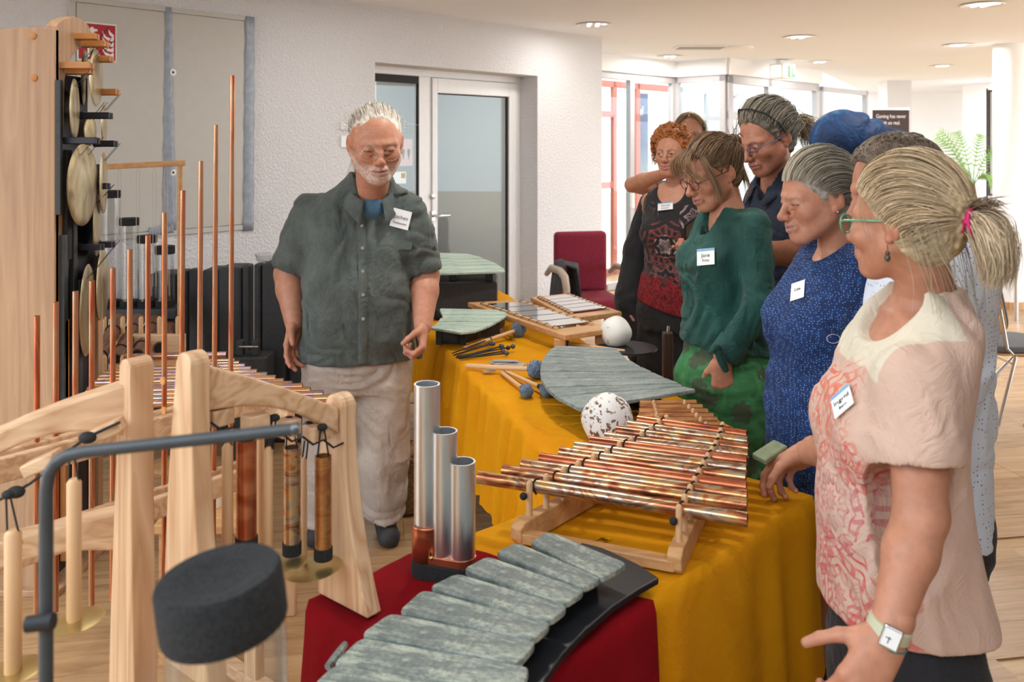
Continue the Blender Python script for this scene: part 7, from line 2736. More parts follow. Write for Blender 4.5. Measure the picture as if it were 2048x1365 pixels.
# curls
def blobs(f):
    rr = np.random.default_rng(5)
    for k in range(60):
        a = rr.uniform(-2.6, 2.6); b = rr.uniform(-.5, 1.35)
        d = np.array((math.sin(a) * math.cos(b), math.cos(a) * math.cos(b), math.sin(b)))
        if d[1] > .35 and d[2] < .62: continue
        if abs(a) < .9 and b < .75: continue
        q = np.array((0, -.012, .025)) + d * np.array((.095, .112, .106))
        if q[2] < -.06 and q[1] > -.02: continue
        f.ball(q, rr.uniform(.018, .028), .010)
p.scalp('hair', (.34, .12, .04), [((0, .064, .07), (0, .86, -.38))], .010, .004, extra=blobs, noise=.006, cut_ears=False, var=.5)
rng = p.rng; curls = []; cc = []
for k in range(420):
    a = rng.uniform(-2.7, 2.7); b = rng.uniform(-.65, 1.45)
    d = np.array((math.sin(a) * math.cos(b), math.cos(a) * math.cos(b), math.sin(b)))
    if abs(a) < 1.0 and b < .62: continue
    q = np.array((0, -.012, .022)) + d * np.array((.101, .116, .112))
    u = np.linspace(0, 1, 16); w = rng.uniform(.006, .011); tn = rng.uniform(1.5, 2.8) * 2 * math.pi; ph = rng.uniform(0, 6.3)
    t1_ = np.cross(d, (0, 0, 1.0)); t1_ /= np.linalg.norm(t1_) + 1e-6; t2_ = np.array((0, 0, -1.0)) + d * .3
    pth = q + u[:, None] * t2_ * rng.uniform(.015, .035) + w * (np.cos(tn * u + ph)[:, None] * t1_ + np.sin(tn * u + ph)[:, None] * d)
    curls.append(pth); cc.append(np.array((.46, .17, .05)) * rng.uniform(.55, 1.5))
p.strands('curls', curls, .0019, cc)
# the dark phone she holds
ph_ = at(1381, 462, 4.1)
Mx = Matrix.Translation(ph_) @ Matrix.Rotation(.45, 4, 'Z') @ Matrix.Rotation(-.5, 4, 'Y') @ Matrix.Rotation(.6, 4, 'X')
o = empty('phone', ph_, 'dark phone in a folding case held up by the red haired woman', 'phone')
MB().box((0, 0, 0), (.085, .012, .15), Mx).build('case', M['black'], o, bevel=.005)
MB().box((0, -.0066, 0), (.076, .001, .138), Mx).build('screen', M['black_plate'], o)

# ---------------------------------------------------------------- 3: woman half hidden behind, arm raised
p = Person('person', 'long haired woman with glasses behind the red haired woman, elbow raised', 1.06, 5.15, 5, (.49, .225, .135))
nk = p.L(1380, 345, 5.15)
p.head(p.L(1379, 268, 5.1), 10, 6, 0, size=1.04, neck_to=nk, neck_r=(.046, .052), vox=.004, eye_open=.8, brow=(.2, .14, .1), age=.8)
shR = p.L(1330, 385, 5.15); elR = p.L(1264, 370, 4.98); wrR = p.L(1335, 345, 4.8)
shL = p.L(1430, 385, 5.15); elL = p.L(1450, 490, 5.2); wrL = p.L(1440, 580, 5.1)
p.arm(shR, elR, wrR, (.046, .042, .040, .027)); p.arm(shL, elL, wrL)
p.hand(wrR, p.L(1362, 340, 4.76) - wrR, (0, -.3, -1), True, (.5, .5, .6, .6), .05)
p.hand(wrL, (0, .1, -1), (1, 0, 0), False, (.3, .35, .4, .45), .05)
p.finish()
f = Field(); f.loft(woman_torso((.80, .88, 1.06, 1.24, 1.41, 1.49), 1.05, 1.05), grow=.005)
sp_ = [sleeve(f, shL, elL, 0, .5, .062, .066)]; cuff(f, sp_[0])
sp_ = [sleeve(f, shR, elR, 0, .35, .062, .066)]; cuff(f, sp_[0])
f.plane((0, 0, .82), (0, 0, -1), .006)
p.cloth('shirt', f, linen('pale_shirt', srgb(150, 150, 158), srgb(120, 120, 130)), .009, .005)
trousers(p, M['black_trouser'], .86, .17, .14, ((.09, .01, .48), (-.09, .01, .48)), ((.09, 0, .06), (-.09, 0, .06)), vox=.012)
feet(p)
p.scalp('hair', (.22, .16, .10), [((0, .050, .082), (0, .86, -.30))], .008, .0045, noise=.003, cut_ears=False)
rng = p.rng; st_ = []; cc = []
for k in range(420):
    e = rng.choice([-1, 1]); u = rng.uniform(0, 1)
    y0 = .070 - .15 * u
    o_ = rng.normal(0, .005, 3)
    st_.append(bez([np.array((e * .004, y0, .122 - .06 * u * u)) + o_ * .3, np.array((e * .045, y0 + .005, .105 - .04 * u)) + o_, np.array((e * .082, y0 * .6 - .01, .04)) + o_, np.array((e * .088, y0 * .5 - .015, -.03)) + o_, np.array((e * .080, y0 * .4 - .02, -.12)) + o_ * 2], 14))
    cc.append(np.array((.36, .27, .17)) * rng.uniform(.5, 1.35))
p.strands('hair_strands', st_, .0022, cc)
glasses(p, M['black'], (.023, .016), .0014)

# ---------------------------------------------------------------- 4: woman in the green shirt
M['green_shirt'] = linen('green_cotton', srgb(20, 78, 68), srgb(11, 56, 50), fold=.45)
p = Person('person', 'brown haired woman with glasses in a dark green shirt and leaf print trousers', .80, 3.27, 72, (.52, .24, .145))
nk = p.L(1462, 425, 3.27)
p.head(p.L(1424, 343, 3.25), 70, 24, 0, size=1.07, neck_to=nk, neck_r=(.045, .050), vox=.003, lip=(.45, .17, .15), brow=(.2, .12, .07), eye_open=.3, age=.6, nose=1.1, smile=.4)
shL = p.L(1508, 452, 3.14); elL = p.L(1521, 612, 3.06); wrL = p.L(1442, 722, 3.08)
shR = p.L(1448, 450, 3.42); elR = p.L(1430, 600, 3.50); wrR = p.L(1400, 705, 3.42)
p.arm(shL, elL, wrL, (.045, .04, .037, .027)); p.arm(shR, elR, wrR, (.045, .04, .037, .027))
p.hand(wrL, p.L(1447, 800, 3.10) - wrL, np.array(p.inv.to_3x3() @ Vector((.2, 1, 0))), False, (.25, .25, .3, .3), .03, (.2, .2), .98)
p.hand(wrR, (0, .25, -1), (-1, 0, 0), True, (.3, .35, .4, .45), .05)
f = Field(); f.ell(nk + (0, .03, -.05), (.06, .055, .09), .03); f.cone(p.neck[0], p.neck[1], p.neck[2], p.neck[3], .05)
V, F = f.mesh(.006); p.parts.append((V, F, np.tile(p.skin, (len(V), 1))))
p.finish()
f = Field()
tor = woman_torso((.86, .90, 1.06, 1.20, 1.355, 1.415), 1.0, 1.0, hip=(.172, .158), waist=(.15, .135), bust=.140)
f.loft(tor, grow=.006)
for e in (-1, 1): f.ell((e * .07, .10, 1.21), (.07, .06, .068), .035)
for sh, el, wr in ((shL, elL, wrL), (shR, elR, wrR)):
    e2 = el + (wr - el) * .78
    f.cone(sh + (0, 0, .0), el, .062, .060, .045); f.cone(el, e2, .060, .050, .025)
for sh, el, wr in ((shL, elL, wrL), (shR, elR, wrR)):
    d = (wr - el) / np.linalg.norm(wr - el); e2 = el + (wr - el) * .80
    cuff(f, (e2, d, .050, .010))
f.cone(nk + (0, .01, .0), nk + (0, .04, .15), .066, .10, .008, 's')
f.cone(nk + (0, .085, -.13), nk + (0, .10, .05), .016, .07, .012, 's')
f.plane((0, 0, .885), (0, .15, -1), .006)
p.cloth('shirt', f, M['green_shirt'], .006, .009, 8, (1.2, 1.2, .9), seed=4)
gs = p.last
collar(p, nk[0], nk[1] + .006, nk[2] - .012, .066, .066, .030, M['green_shirt'], -.05, leaf=.075, open_=.55)
# knotted cuff
c_ = p.W(wrL + (elL - wrL) * .22)
d = (p.W(wrL) - p.W(elL)).normalized()
Mk = frame(c_ - d * .0, d.orthogonal(), d)
MB().lathe([(.052, -.035), (.056, -.03), (.055, .03), (.050, .034), (.044, .03), (.044, -.03)], 26, Mk).build('cuff', M['green_shirt'], p.root, smooth=True)
kn = at(1432, 697, 3.02)
mb = MB(); mb.sphere(kn, .016, 12, 8, (1.2, .8, 1.0))
for (tx, ty, w) in ((1452, 742, .016), (1420, 705, .012)):
    e = at(tx, ty, 3.03); mb.tube([kn, kn.lerp(e, .5) + Vector((0, -.01, 0)), e], [.010, w, w * .7], 8)
mb.build('cuff_knot', M['green_shirt'], p.root, smooth=True)
# necklace
pts = []
for k in range(13):
    a = -1.15 + 2.3 * k / 12
    pts.append(p.W(nk + np.array((math.sin(a) * .058, .05 + math.cos(a) * .048, .01 - .085 * math.cos(a)))))
MB().tube(pts, .0016, 6).build('necklace', M['steel'], p.root, smooth=True)
# buttons down the front
for z in (1.28, 1.20, 1.12, 1.04, .96):
    y = p.front(0, z) + .003
    MB().lathe([(.005, 0), (.005, .002)], 12, frame(p.W((0, y, z)), p.Rw, p.Fw)).build('button', M['green_shirt'], p.root)
p.badge(1412, 516, .064, .062, -6, [('Jane', .019, .005), ('Fritz', .014, -.014)], gs, rpx=12)
# leaf print trousers
t = NT('leaf_print')
v = t.coords()
vo = t.n('TexVoronoi'); vo.inputs['Scale'].default_value = 7.5; t.l(v, vo.inputs['Vector'])
wob = t.noise(v, 60, 4, .6); dd = t.math('ADD', vo.outputs['Distance'], t.math('MULTIPLY', t.math('SUBTRACT', wob, .5), .55))
base = t.ramp(t.noise(v, 14, 5, .6, 1.0), [(.3, srgb(34, 92, 50)), (.7, srgb(70, 138, 84))])
t.color(t.mix(t.ramp(dd, [(.26, (1, 1, 1)), (.32, (0, 0, 0))]), base, srgb(66, 78, 56)))
t.set(Roughness=.9); t.bump(t.noise(t.coords((1, 1, .5)), 45, 4, .6, 1.5), .5, .005)
M['leaf'] = t.m
f = Field()
f.loft([(.62, 0, .02, .165, .165), (.78, 0, .01, .190, .182), (.88, 0, .0, .166, .150), (.96, 0, .0, .145, .125)])
for e in (1, -1):
    f.cone((e * .09, .01, .70), (e * .09, .02, .42), .118, .10, .05); f.cone((e * .09, .02, .42), (e * .09, 0, .10), .10, .085, .03)
f.plane((0, 0, .06), (0, 0, -1), .004)
p.cloth('trousers', f, M['leaf'], .008, .008, 9, seed=8)
feet(p)
# pulled up brown hair
HB = np.array((.17, .105, .06))
p.scalp('hair', HB, [((0, .060, .078), (0, .80, -.46))], .007, .0035, noise=.003, var=.35)
rng = p.rng
roots = hairline_roots(rng, 900); tie = (0, -.118, .052)
P_ = p.swept(roots, tie, 14, .010, .006, .005)
p.strands('hair_strands', P_, .0011, [HB * rng.uniform(.5, 1.9) for _ in P_])
bun = []
for k in range(260):
    a = rng.uniform(0, 6.28); b = rng.uniform(-1.2, 1.2); r_ = .026
    c0 = np.array((0, -.130, .060)); 
    pts = [c0 + r_ * np.array((math.cos(a + u) * math.cos(b), .7 * math.sin(b + .3 * u), math.sin(a + u) * math.cos(b))) for u in np.linspace(0, 2.4, 4)]
    bun.append(bez(pts, 14))
for k in range(16):
    c0 = np.array((0, -.14, .07)) + rng.normal(0, .008, 3); d = rng.normal(0, .02, 3) + (0, -.02, .02)
    bun.append(bez([c0, c0 + d * .6, c0 + d * 1.3 + (0, -.005, -.02)], 14))
p.strands('bun', bun, .0013, [HB * rng.uniform(.4, 1.5) for _ in bun])
bang = []
for k in range(90):
    e = rng.choice([-1, 1]) ; x = rng.uniform(.0, .06) * e
    o_ = rng.normal(0, .003, 3)
    bang.append(bez([np.array((x * .5, .055, .108)) + o_, np.array((x, .098, .085)) + o_, np.array((x * 1.3, .105, .052)) + o_, np.array((x * 1.5, .100, .030)) + o_ * 1.5, np.array((x * 1.7 + e * .01, .090, .018 - .035 * rng.uniform(0, 1))) + o_ * 2], 14))
for k in range(60):
    o_ = rng.normal(0, .004, 3)
    bang.append(bez([np.array((-.062, .05, .075)) + o_, np.array((-.080, .055, .03)) + o_, np.array((-.080, .050, -.03)) + o_, np.array((-.074, .052, -.08)) + o_ * 2], 14))
for k in range(90):
    e = rng.choice([-1, 1]); o_ = rng.normal(0, .006, 3)
    bang.append(bez([np.array((e * .05, -.085, -.02)) + o_, np.array((e * .05, -.085, -.06)) + o_, np.array((e * .045, -.075, -.115)) + o_ * 1.5], 14))
p.strands('loose_hair', bang, .0009, [np.array((.26, .165, .09)) * rng.uniform(.6, 1.6) for _ in bang])
glasses(p, simple('plum_frame', srgb(80, 30, 44), .4), (.0245, .0185), .0014)

# ---------------------------------------------------------------- 5: tall man in navy
M['navy_shirt'] = linen('navy_cotton', srgb(22, 34, 56), srgb(12, 20, 36), fold=.4)
p = Person('person', 'tall man with a grey ponytail and orange hair tie in a navy shirt', 1.189, 3.85, 62, (.42, .18, .11))
p.kY = 1.052
nk = p.L(1548, 372, 3.66)
p.head(p.L(1532, 274, 3.58), 64, 26, 0, size=1.22, neck_to=nk, neck_r=(.050, .058), vox=.004, brow=(.1, .08, .06), eye_open=.3, age=1.0, nose=1.15, jaw=1.06)
shL = p.L(1598, 425, 3.52); elL = p.L(1632, 508, 3.42); wrL = p.L(1470, 505, 3.25)
shR = p.L(1520, 420, 3.86); elR = p.L(1500, 540, 3.90); wrR = p.L(1470, 560, 3.62)
p.arm(shL, elL, wrL, (.055, .052, .050, .036)); p.arm(shR, elR, wrR, (.055, .052, .050, .036))
p.hand(wrL, p.L(1440, 505, 3.3) - wrL, (0, -.2, -1), False, (.6, .7, .8, .8), .04, size=1.05)
p.hand(wrR, p.L(1440, 560, 3.5) - wrR, (0, -.2, -1), True, (.6, .7, .8, .8), .04, size=1.05)
p.finish()
f = Field()
f.loft([(.88, 0, .02, .19, .15), (1.0, 0, .03, .195, .16), (1.12, 0, .03, .19, .155), (1.28, 0, .015, .19, .14), (1.42, 0, 0, .18, .11), (1.50, 0, -.005, .12, .09), (1.56, 0, 0, .08, .075)], grow=.006)
for sh, el in ((shL, elL), (shR, elR)):
    sp_ = sleeve(f, sh, el, 0, .72, .075, .078); cuff(f, sp_)
f.cone(nk + (0, .02, .03), nk + (0, .03, .15), .062, .08, .008, 's'); f.cone(nk + (0, .06, -.06), nk + (0, .1, .06), .02, .05, .01, 's')
f.plane((0, 0, .90), (0, 0, -1), .006)
p.cloth('shirt', f, M['navy_shirt'], .008, .006, 10, seed=2)
collar(p, nk[0], nk[1] + .004, nk[2] - .0, .070, .070, .04, M['navy_shirt'], -.05, leaf=.055, open_=.5)
M['khaki'] = linen('khaki', srgb(176, 158, 128), srgb(150, 134, 106), fold=.4)
trousers(p, M['khaki'], .88, .185, .155, ((.10, .02, .50), (-.10, .02, .50)), ((.10, 0, .07), (-.10, 0, .07)), (.115, .09, .075), vox=.009)
p.badge(1544, 682, .085, .075, -28, [('Jen', .022, .01), ('Zypr', .016, -.014)], rpx=12)
feet(p)
HG = np.array((.13, .115, .09))
p.scalp('hair', HG, [((0, .058, .080), (0, .84, -.40))], .010, .004, noise=.004, var=.4)
rng = p.rng
roots = hairline_roots(rng, 1000, front=(.072, .085), w=.082); tie = (0, -.128, -.005)
P_ = p.swept(roots, tie, 14, .014, .010, .007)
p.strands('hair_strands', P_, .0014, [HG * rng.uniform(.4, 3.0) for _ in P_])
tail = []
for k in range(330):
    o_ = rng.normal(0, 1, 3)
    tail.append(bez([np.array((0, -.128, -.005)) + o_ * .004, np.array((0, -.165, -.015)) + o_ * .012, np.array((0, -.185, -.055)) + o_ * .018, np.array((0, -.180, -.105)) + o_ * .022 + (.008 * math.sin(k), 0, 0)], 14))
p.strands('ponytail', tail, .0013, [np.array((.36, .29, .19)) * rng.uniform(.45, 1.4) for _ in tail])
c_ = p.W(p.h2p((0, -.132, -.005))); dv = (p.W(p.h2p((0, -.16, -.015))) - c_)
MB().tube([Vector(frame(c_, dv) @ Vector((0, .017 * math.cos(a), .017 * math.sin(a)))) for a in [k * math.pi / 8 for k in range(17)]], .006, 8).build('hair_tie', simple('tie_orange', srgb(230, 140, 20), .8), p.root, smooth=True)
# headband of pushed-up glasses
mb = MB()
mb.tube([p.W(p.h2p(q)) for q in ((-.088, -.012, .01), (-.090, .0, .05), (-.072, .022, .098), (-.03, .045, .128), (.03, .045, .128), (.072, .022, .098), (.09, 0, .05))], .004, 8)
mb.build('head_band', M['black'], p.root, smooth=True)
glasses(p, simple('frame_blue', srgb(60, 90, 130), .4), (.024, .017), .0016)

# ---------------------------------------------------------------- 6: person in the blue headwrap
p = Person('person', 'person wearing a knotted blue head wrap behind the woman in the blue dress', 1.325, 3.46, 72, (.43, .205, .13))
nk = p.L(1700, 385, 3.52)
p.head(p.L(1682, 300, 3.44), 72, 8, 0, size=1.17, neck_to=nk, neck_r=(.050, .056), vox=.004, brow=(.06, .05, .04), eye_open=.3, age=.2)
shL = p.L(1735, 440, 3.36); elL = p.L(1745, 570, 3.36); wrL = p.L(1700, 660, 3.25)
shR = p.L(1660, 440, 3.70); elR = p.L(1650, 570, 3.74); wrR = p.L(1620, 660, 3.62)
p.arm(shL, elL, wrL); p.arm(shR, elR, wrR)
for w_, rr in ((wrL, False), (wrR, True)): p.hand(w_, (0, .05, -1), (-1 if rr else 1, 0, 0), rr, (.3, .35, .4, .45), .05)
p.finish()
f = Field()
f.loft([(.88, 0, .0, .17, .13), (1.1, 0, .01, .165, .125), (1.28, 0, .01, .18, .13), (1.40, 0, 0, .17, .10), (1.48, 0, 0, .11, .085), (1.54, 0, 0, .075, .07)], grow=.006)
for sh, el in ((shL, elL), (shR, elR)):
    sp_ = sleeve(f, sh, el, 0, .6, .068, .07); cuff(f, sp_)
f.plane((0, 0, .89), (0, 0, -1), .006)
p.cloth('shirt', f, linen('dark_teal', srgb(40, 62, 60), srgb(28, 46, 46)), .009, .005)
trousers(p, M['black_trouser'], .88, .17, .14, ((.09, .02, .5), (-.09, .02, .5)), ((.09, 0, .07), (-.09, 0, .07)), vox=.012)
feet(p)
t = NT('blue_wrap')
v = t.coords(); f_ = t.noise(t.coords((1.2, 1.2, 1)), 9, 4, .6, .8); g_ = t.noise(t.coords((6, 6, 30)), 4, 3, .6, 1.0)
t.color(t.mix(t.ramp(g_, [(.70, (0, 0, 0)), (.76, (1, 1, 1))]), t.ramp(f_, [(.3, srgb(12, 30, 62)), (.55, srgb(22, 62, 112)), (.75, srgb(60, 112, 150))]), srgb(130, 160, 180))); t.set(Roughness=.7)
t.bump(t.noise(t.coords((1, 1, 1)), 24, 3, .5, 2.0), .6, .008)
f = Field()
f.ell((0, -.012, .036), (.090, .116, .100), .02); f.ell((0, -.07, .010), (.080, .085, .090), .03); f.ell((0, -.13, .035), (.055, .06, .05), .03)
f.cone((0, -.17, .03), (0, -.225, -.005), .026, .045, .02); f.cone((.01, -.16, .01), (.015, -.19, -.06), .024, .034, .015)
f.plane((0, .09, .022), (0, .56, -.83), .008)
hm, hc_ = p.HM, p.HC
V, F = f.mesh(.004, disp=lambda P: .005 * np.sin(70 * (P[:, 2] + .9 * P[:, 1]) + 4 * vnoise(P, 12, 2)) * np.clip((-.0 - P[:, 1]) * 12, .1, 1))
p.out('head_wrap', V @ hm.T + hc_, F, t.m)

# ---------------------------------------------------------------- 7: woman in the blue dress
t = NT('blue_dress')
v = t.coords()
vo = t.n('TexVoronoi'); vo.inputs['Scale'].default_value = 150; vo.inputs['Randomness'].default_value = .55; t.l(v, vo.inputs['Vector'])
vo2 = t.n('TexVoronoi'); vo2.feature = 'DISTANCE_TO_EDGE'; vo2.inputs['Scale'].default_value = 150; vo2.inputs['Randomness'].default_value = .55; t.l(v, vo2.inputs['Vector'])
b_ = t.noise(v, 30, 3)
base = t.ramp(b_, [(.35, srgb(14, 36, 80)), (.65, srgb(22, 54, 106))])
k_ = t.ramp(vo.outputs['Distance'], [(.2, (1, 1, 1)), (.36, (0, 0, 0))])
t.color(t.mix(t.math('MULTIPLY', k_, .85), base, srgb(96, 138, 196))); t.set(Roughness=.85)
t.bump(t.noise(t.coords((1, 1, .6)), 22, 4, .6, 1.2), .35, .005)
M['dress'] = t.m
p = Person('person', 'grey haired woman in a blue patterned dress beside the table corner', .935, 2.58, 76, (.51, .235, .145))
nk = p.L(1684, 512, 2.6)
p.head(p.L(1632, 392, 2.56), 79, 13, 0, size=1.05, neck_to=nk, neck_r=(.046, .052), vox=.003, lip=(.44, .2, .17), brow=(.42, .34, .28), eye_open=.12, age=.7, nose=1.15, smile=.7)
shL = p.L(1712, 548, 2.47); elL = p.L(1722, 680, 2.46); wrL = p.L(1730, 800, 2.46)
shR = p.L(1660, 548, 2.74); elR = p.L(1650, 680, 2.80); wrR = p.L(1645, 790, 2.76)
p.arm(shL, elL, wrL, (.052, .047, .042, .028)); p.arm(shR, elR, wrR, (.052, .047, .042, .028))
for w_, rr in ((wrL, False), (wrR, True)): p.hand(w_, (0, .1, -1), (-1 if rr else 1, 0, 0), rr, (.3, .35, .4, .45), .05)
f = Field(); f.loft([(1.12, 0, .015, .13, .11), (1.22, 0, -.0, .14, .085), (1.29, 0, -.02, .10, .06)]); f.cone(p.neck[0], p.neck[1], p.neck[2], p.neck[3], .06); f.cone(nk, (0, -.02, 1.23), .052, .07, .06)
V, F = f.mesh(.006); p.parts.append((V, F, np.tile(p.skin, (len(V), 1))))
p.finish()
f = Field()
f.loft([(.42, 0, -.03, .215, .185), (.62, 0, -.02, .205, .178), (.80, 0, .0, .190, .168), (.92, 0, .015, .175, .155), (1.01, 0, .02, .152, .138), (1.11, 0, .03, .155, .140), (1.20, 0, .015, .16, .122), (1.28, 0, -.01, .155, .088), (1.335, 0, -.025, .11, .074), (1.365, 0, -.03, .08, .066)], grow=.005)
for e in (-1, 1): f.ell((e * .07, .105, 1.115), (.074, .066, .076), .035)
for sh, el in ((shL, elL), (shR, elR)):
    sp_ = sleeve(f, sh, el, 0, .52, .066, .070); cuff(f, sp_)
f.ell((0, .035, 1.375), (.085, .115, .075), .012, 's')
f.plane((0, 0, .44), (0, 0, -1), .006)
p.cloth('dress', f, M['dress'], .006, .0055, 9, (1.2, 1.2, .6), seed=7)
p.badge(1597, 583, .046, .062, -24, [('Lisa', .014, .004)], rpx=12, header=False)
f = Field()
for e in (1, -1): f.cone((e * .08, 0, .5), (e * .08, 0, .08), .06, .04, .01)
V, F = f.mesh(.01); np_obj('lower_legs', V, F, M['skin'], p.root, p.Mw, np.tile(p.skin, (len(V), 1)))
feet(p)
HS = np.array((.30, .275, .24))
p.scalp('hair', HS, [((0, .074, .074), (0, .80, -.46))], .006, .0035, noise=.0025, var=.35)
rng = p.rng
roots = hairline_roots(rng, 1500, front=(.090, .062)); tie = (0, -.112, -.055)
P_ = p.swept(roots, tie, 16, .009, .005, .004)
cols = []
for r_ in roots:
    b = np.clip((r_[1] - .0) / .07, 0, 1)
    cols.append((np.array((.24, .215, .18)) * (1 - b) + np.array((.58, .52, .41)) * b) * rng.uniform(.6, 1.35))
p.strands('hair_strands', P_, .0010, cols)
tail = []
for k in range(220):
    o_ = rng.normal(0, 1, 3)
    tail.append(bez([np.array((0, -.110, -.050)) + o_ * .006, np.array((0, -.118, -.09)) + o_ * .010, np.array((0, -.105, -.15)) + o_ * .013, np.array((0, -.09, -.21)) + o_ * .014], 14))
p.strands('ponytail', tail, .0011, [HS * rng.uniform(.5, 1.6) for _ in tail])
e_ = p.W(p.h2p((-.084, -.006, -.041)))
MB().sphere(e_, .0035, 10, 6).build('earring', M['steel'], p.root, smooth=True)
# reading glasses hanging at her side
gm = at(1683, 678, 2.36)
o = empty('hanging_glasses', gm, 'reading glasses on a dark cord hanging before the blue dress', 'glasses')
for s_ in (-1, 1):
    MB().tube([gm + Vector((s_ * .022 + .018 * math.cos(a), 0, .012 * math.sin(a) - .0)) for a in [k * math.pi / 9 for k in range(19)]], .0014, 6).build('lens_rim', M['steel'], o)
MB().tube([at(1676, 660, 2.37), at(1690, 645, 2.37), at(1700, 612, 2.38), at(1716, 600, 2.38)], .0018, 6).build('cord', M['black'], o)

# ---------------------------------------------------------------- 8: person in the dotted shirt
t = NT('dotted_shirt')
v = t.coords()
vo = t.n('TexVoronoi'); vo.inputs['Scale'].default_value = 92; vo.inputs['Randomness'].default_value = .35; t.l(v, vo.inputs['Vector'])
k_ = t.ramp(vo.outputs['Distance'], [(.18, (1, 1, 1)), (.24, (0, 0, 0))])
t.color(t.mix(k_, srgb(214, 222, 234), srgb(96, 124, 186))); t.set(Roughness=.85)
t.bump(t.noise(t.coords((1, 1, .6)), 20, 4, .6, 1.2), .4, .005)
M['dots'] = t.m
p = Person('person', 'short haired person in a white shirt with blue dots behind the blonde woman', 1.035, 2.18, 84, (.46, .20, .125))
nk = p.L(1835, 490, 2.18)
p.head(p.L(1790, 378, 2.16), 88, 14, 0, size=1.08, neck_to=nk, neck_r=(.050, .056), vox=.004, brow=(.2, .15, .1), eye_open=.3, age=.7)
shL = p.L(1880, 570, 2.02); elL = p.L(1890, 760, 2.04); wrL = p.L(1880, 900, 2.04)
shR = p.L(1800, 560, 2.36); elR = p.L(1760, 720, 2.42); wrR = p.L(1765, 840, 2.32)
p.arm(shL, elL, wrL, (.05, .045, .042, .03)); p.arm(shR, elR, wrR, (.05, .045, .042, .03))
for w_, rr in ((wrL, False), (wrR, True)): p.hand(w_, (0, .05, -1), (-1 if rr else 1, 0, 0), rr, (.3, .35, .4, .45), .05)
p.finish()
f = Field()
f.loft([(.68, 0, .02, .18, .142), (.95, 0, .025, .178, .142), (1.10, 0, .012, .175, .134), (1.25, 0, .0, .175, .124), (1.36, 0, -.028, .165, .108), (1.43, 0, -.03, .11, .085), (1.48, 0, -.02, .075, .07)], grow=.008)
for sh, el, wr in ((shL, elL, wrL), (shR, elR, wrR)):
    f.cone(sh, el, .072, .066, .04); e2 = el + (wr - el) * .8; f.cone(el, e2, .066, .055, .03)
f.cone(nk + (0, .02, .02), nk + (0, .03, .15), .06, .08, .008, 's')
f.plane((0, 0, .70), (0, 0, -1), .006)
p.cloth('shirt', f, M['dots'], .007, .007, 9, seed=5)
trousers(p, M['black_trouser'], .78, .15, .115, ((.09, .02, .48), (-.09, .02, .48)), ((.09, 0, .07), (-.09, 0, .07)), vox=.012)
feet(p)
HD = np.array((.16, .125, .095))
p.scalp('hair', HD, [((0, .062, .075), (0, .78, -.50))], .012, .004, noise=.004, var=.4)
rng = p.rng; st_ = []
for k in range(800):
    a = rng.uniform(-3.1, 3.1); b = rng.uniform(-.35, 1.5)
    d = np.array((math.sin(a) * math.cos(b), math.cos(a) * math.cos(b), math.sin(b)))
    if d[1] > .3 and d[2] < .62: continue
    q = np.array((0, -.014, .028)) + d * np.array((.082, .105, .098))
    fl = np.array((d[0] * .6, .15 - d[1] * .1, -.25)) * .05
    st_.append(bez([q, q + fl * .5 + d * .010, q + fl + d * .010 + rng.normal(0, .004, 3)], 10))
p.strands('hair_strands', st_, .0013, [HD * rng.uniform(.5, 2.2) for _ in st_])

# ---------------------------------------------------------------- 9: blonde woman in the pink shirt (nearest)
p = Person('person', 'blonde woman with a pink hair band and pale pink printed shirt nearest the camera', .750, 1.70, 88, (.50, .225, .135))
nk = p.L(1856, 628, 1.72)
p.head(p.L(1806, 438, 1.68), 141, 6, 0, size=.96, neck_to=nk, neck_r=(.048, .056), vox=.0024, lip=(.45, .2, .17), brow=(.5, .4, .3), eye_open=.4, age=.9, smile=1.5, nose=1.1,
       extra=lambda f: [f.ell((e * .045, .062, -.030), (.024, .022, .020), .02) for e in (-1, 1)])
shL = p.L(1832, 762, 1.55); elL = p.L(1842, 1030, 1.50); wrL = p.L(1774, 1272, 1.42)
shR = p.L(1780, 745, 1.88); elR = p.L(1700, 905, 2.02); wrR = p.L(1610, 905, 2.18)
p.arm(shL, elL, wrL, (.052, .044, .039, .028), vox=.004); p.arm(shR, elR, wrR, (.052, .042, .040, .028), vox=.004)
p.hand(wrL, p.L(1715, 1380, 1.40) - p.L(1765, 1290, 1.42), np.array(p.inv.to_3x3() @ Vector((.2, 1, -.2))), False, (.7, .8, .9, .9), .05, (.15, .1), 1.0, .0022, wrist_r=.029, thumb_out=.9)
p.hand(wrR, p.L(1545, 945, 2.26) - wrR, np.array(p.inv.to_3x3() @ Vector((-.25, -.2, -1))), True, (.55, .7, .8, .85), .05, (.6, .5), 1.0, .0022, wrist_r=.028)
hpR = p.hand_pts
f = Field(); f.loft([(1.10, 0, .0, .14, .11), (1.21, 0, -.015, .145, .09), (1.28, 0, -.035, .11, .066), (1.31, 0, -.04, .07, .05)]); f.cone(p.neck[0], p.neck[1], p.neck[2], p.neck[3], .06); f.cone(nk, (0, -.04, 1.24), .054, .07, .06)
V, F = f.mesh(.005); p.parts.append((V, F, np.tile(p.skin, (len(V), 1)) * (1 + .06 * vnoise(V, 40, 2))[:, None]))
p.finish()
f = Field()
f.loft([(.66, 0, -.008, .172, .146), (.74, 0, -.010, .174, .148), (.84, 0, .003, .164, .136), (.94, 0, .018, .158, .127), (1.04, 0, .018, .154, .121), (1.13, 0, .012, .156, .118), (1.22, 0, -.012, .162, .106), (1.29, 0, -.035, .158, .088), (1.335, 0, -.045, .11, .075), (1.37, 0, -.045, .075, .06)], grow=.006)
for e in (-1, 1): f.ell((e * .075, .085, 1.10), (.074, .062, .075), .04)
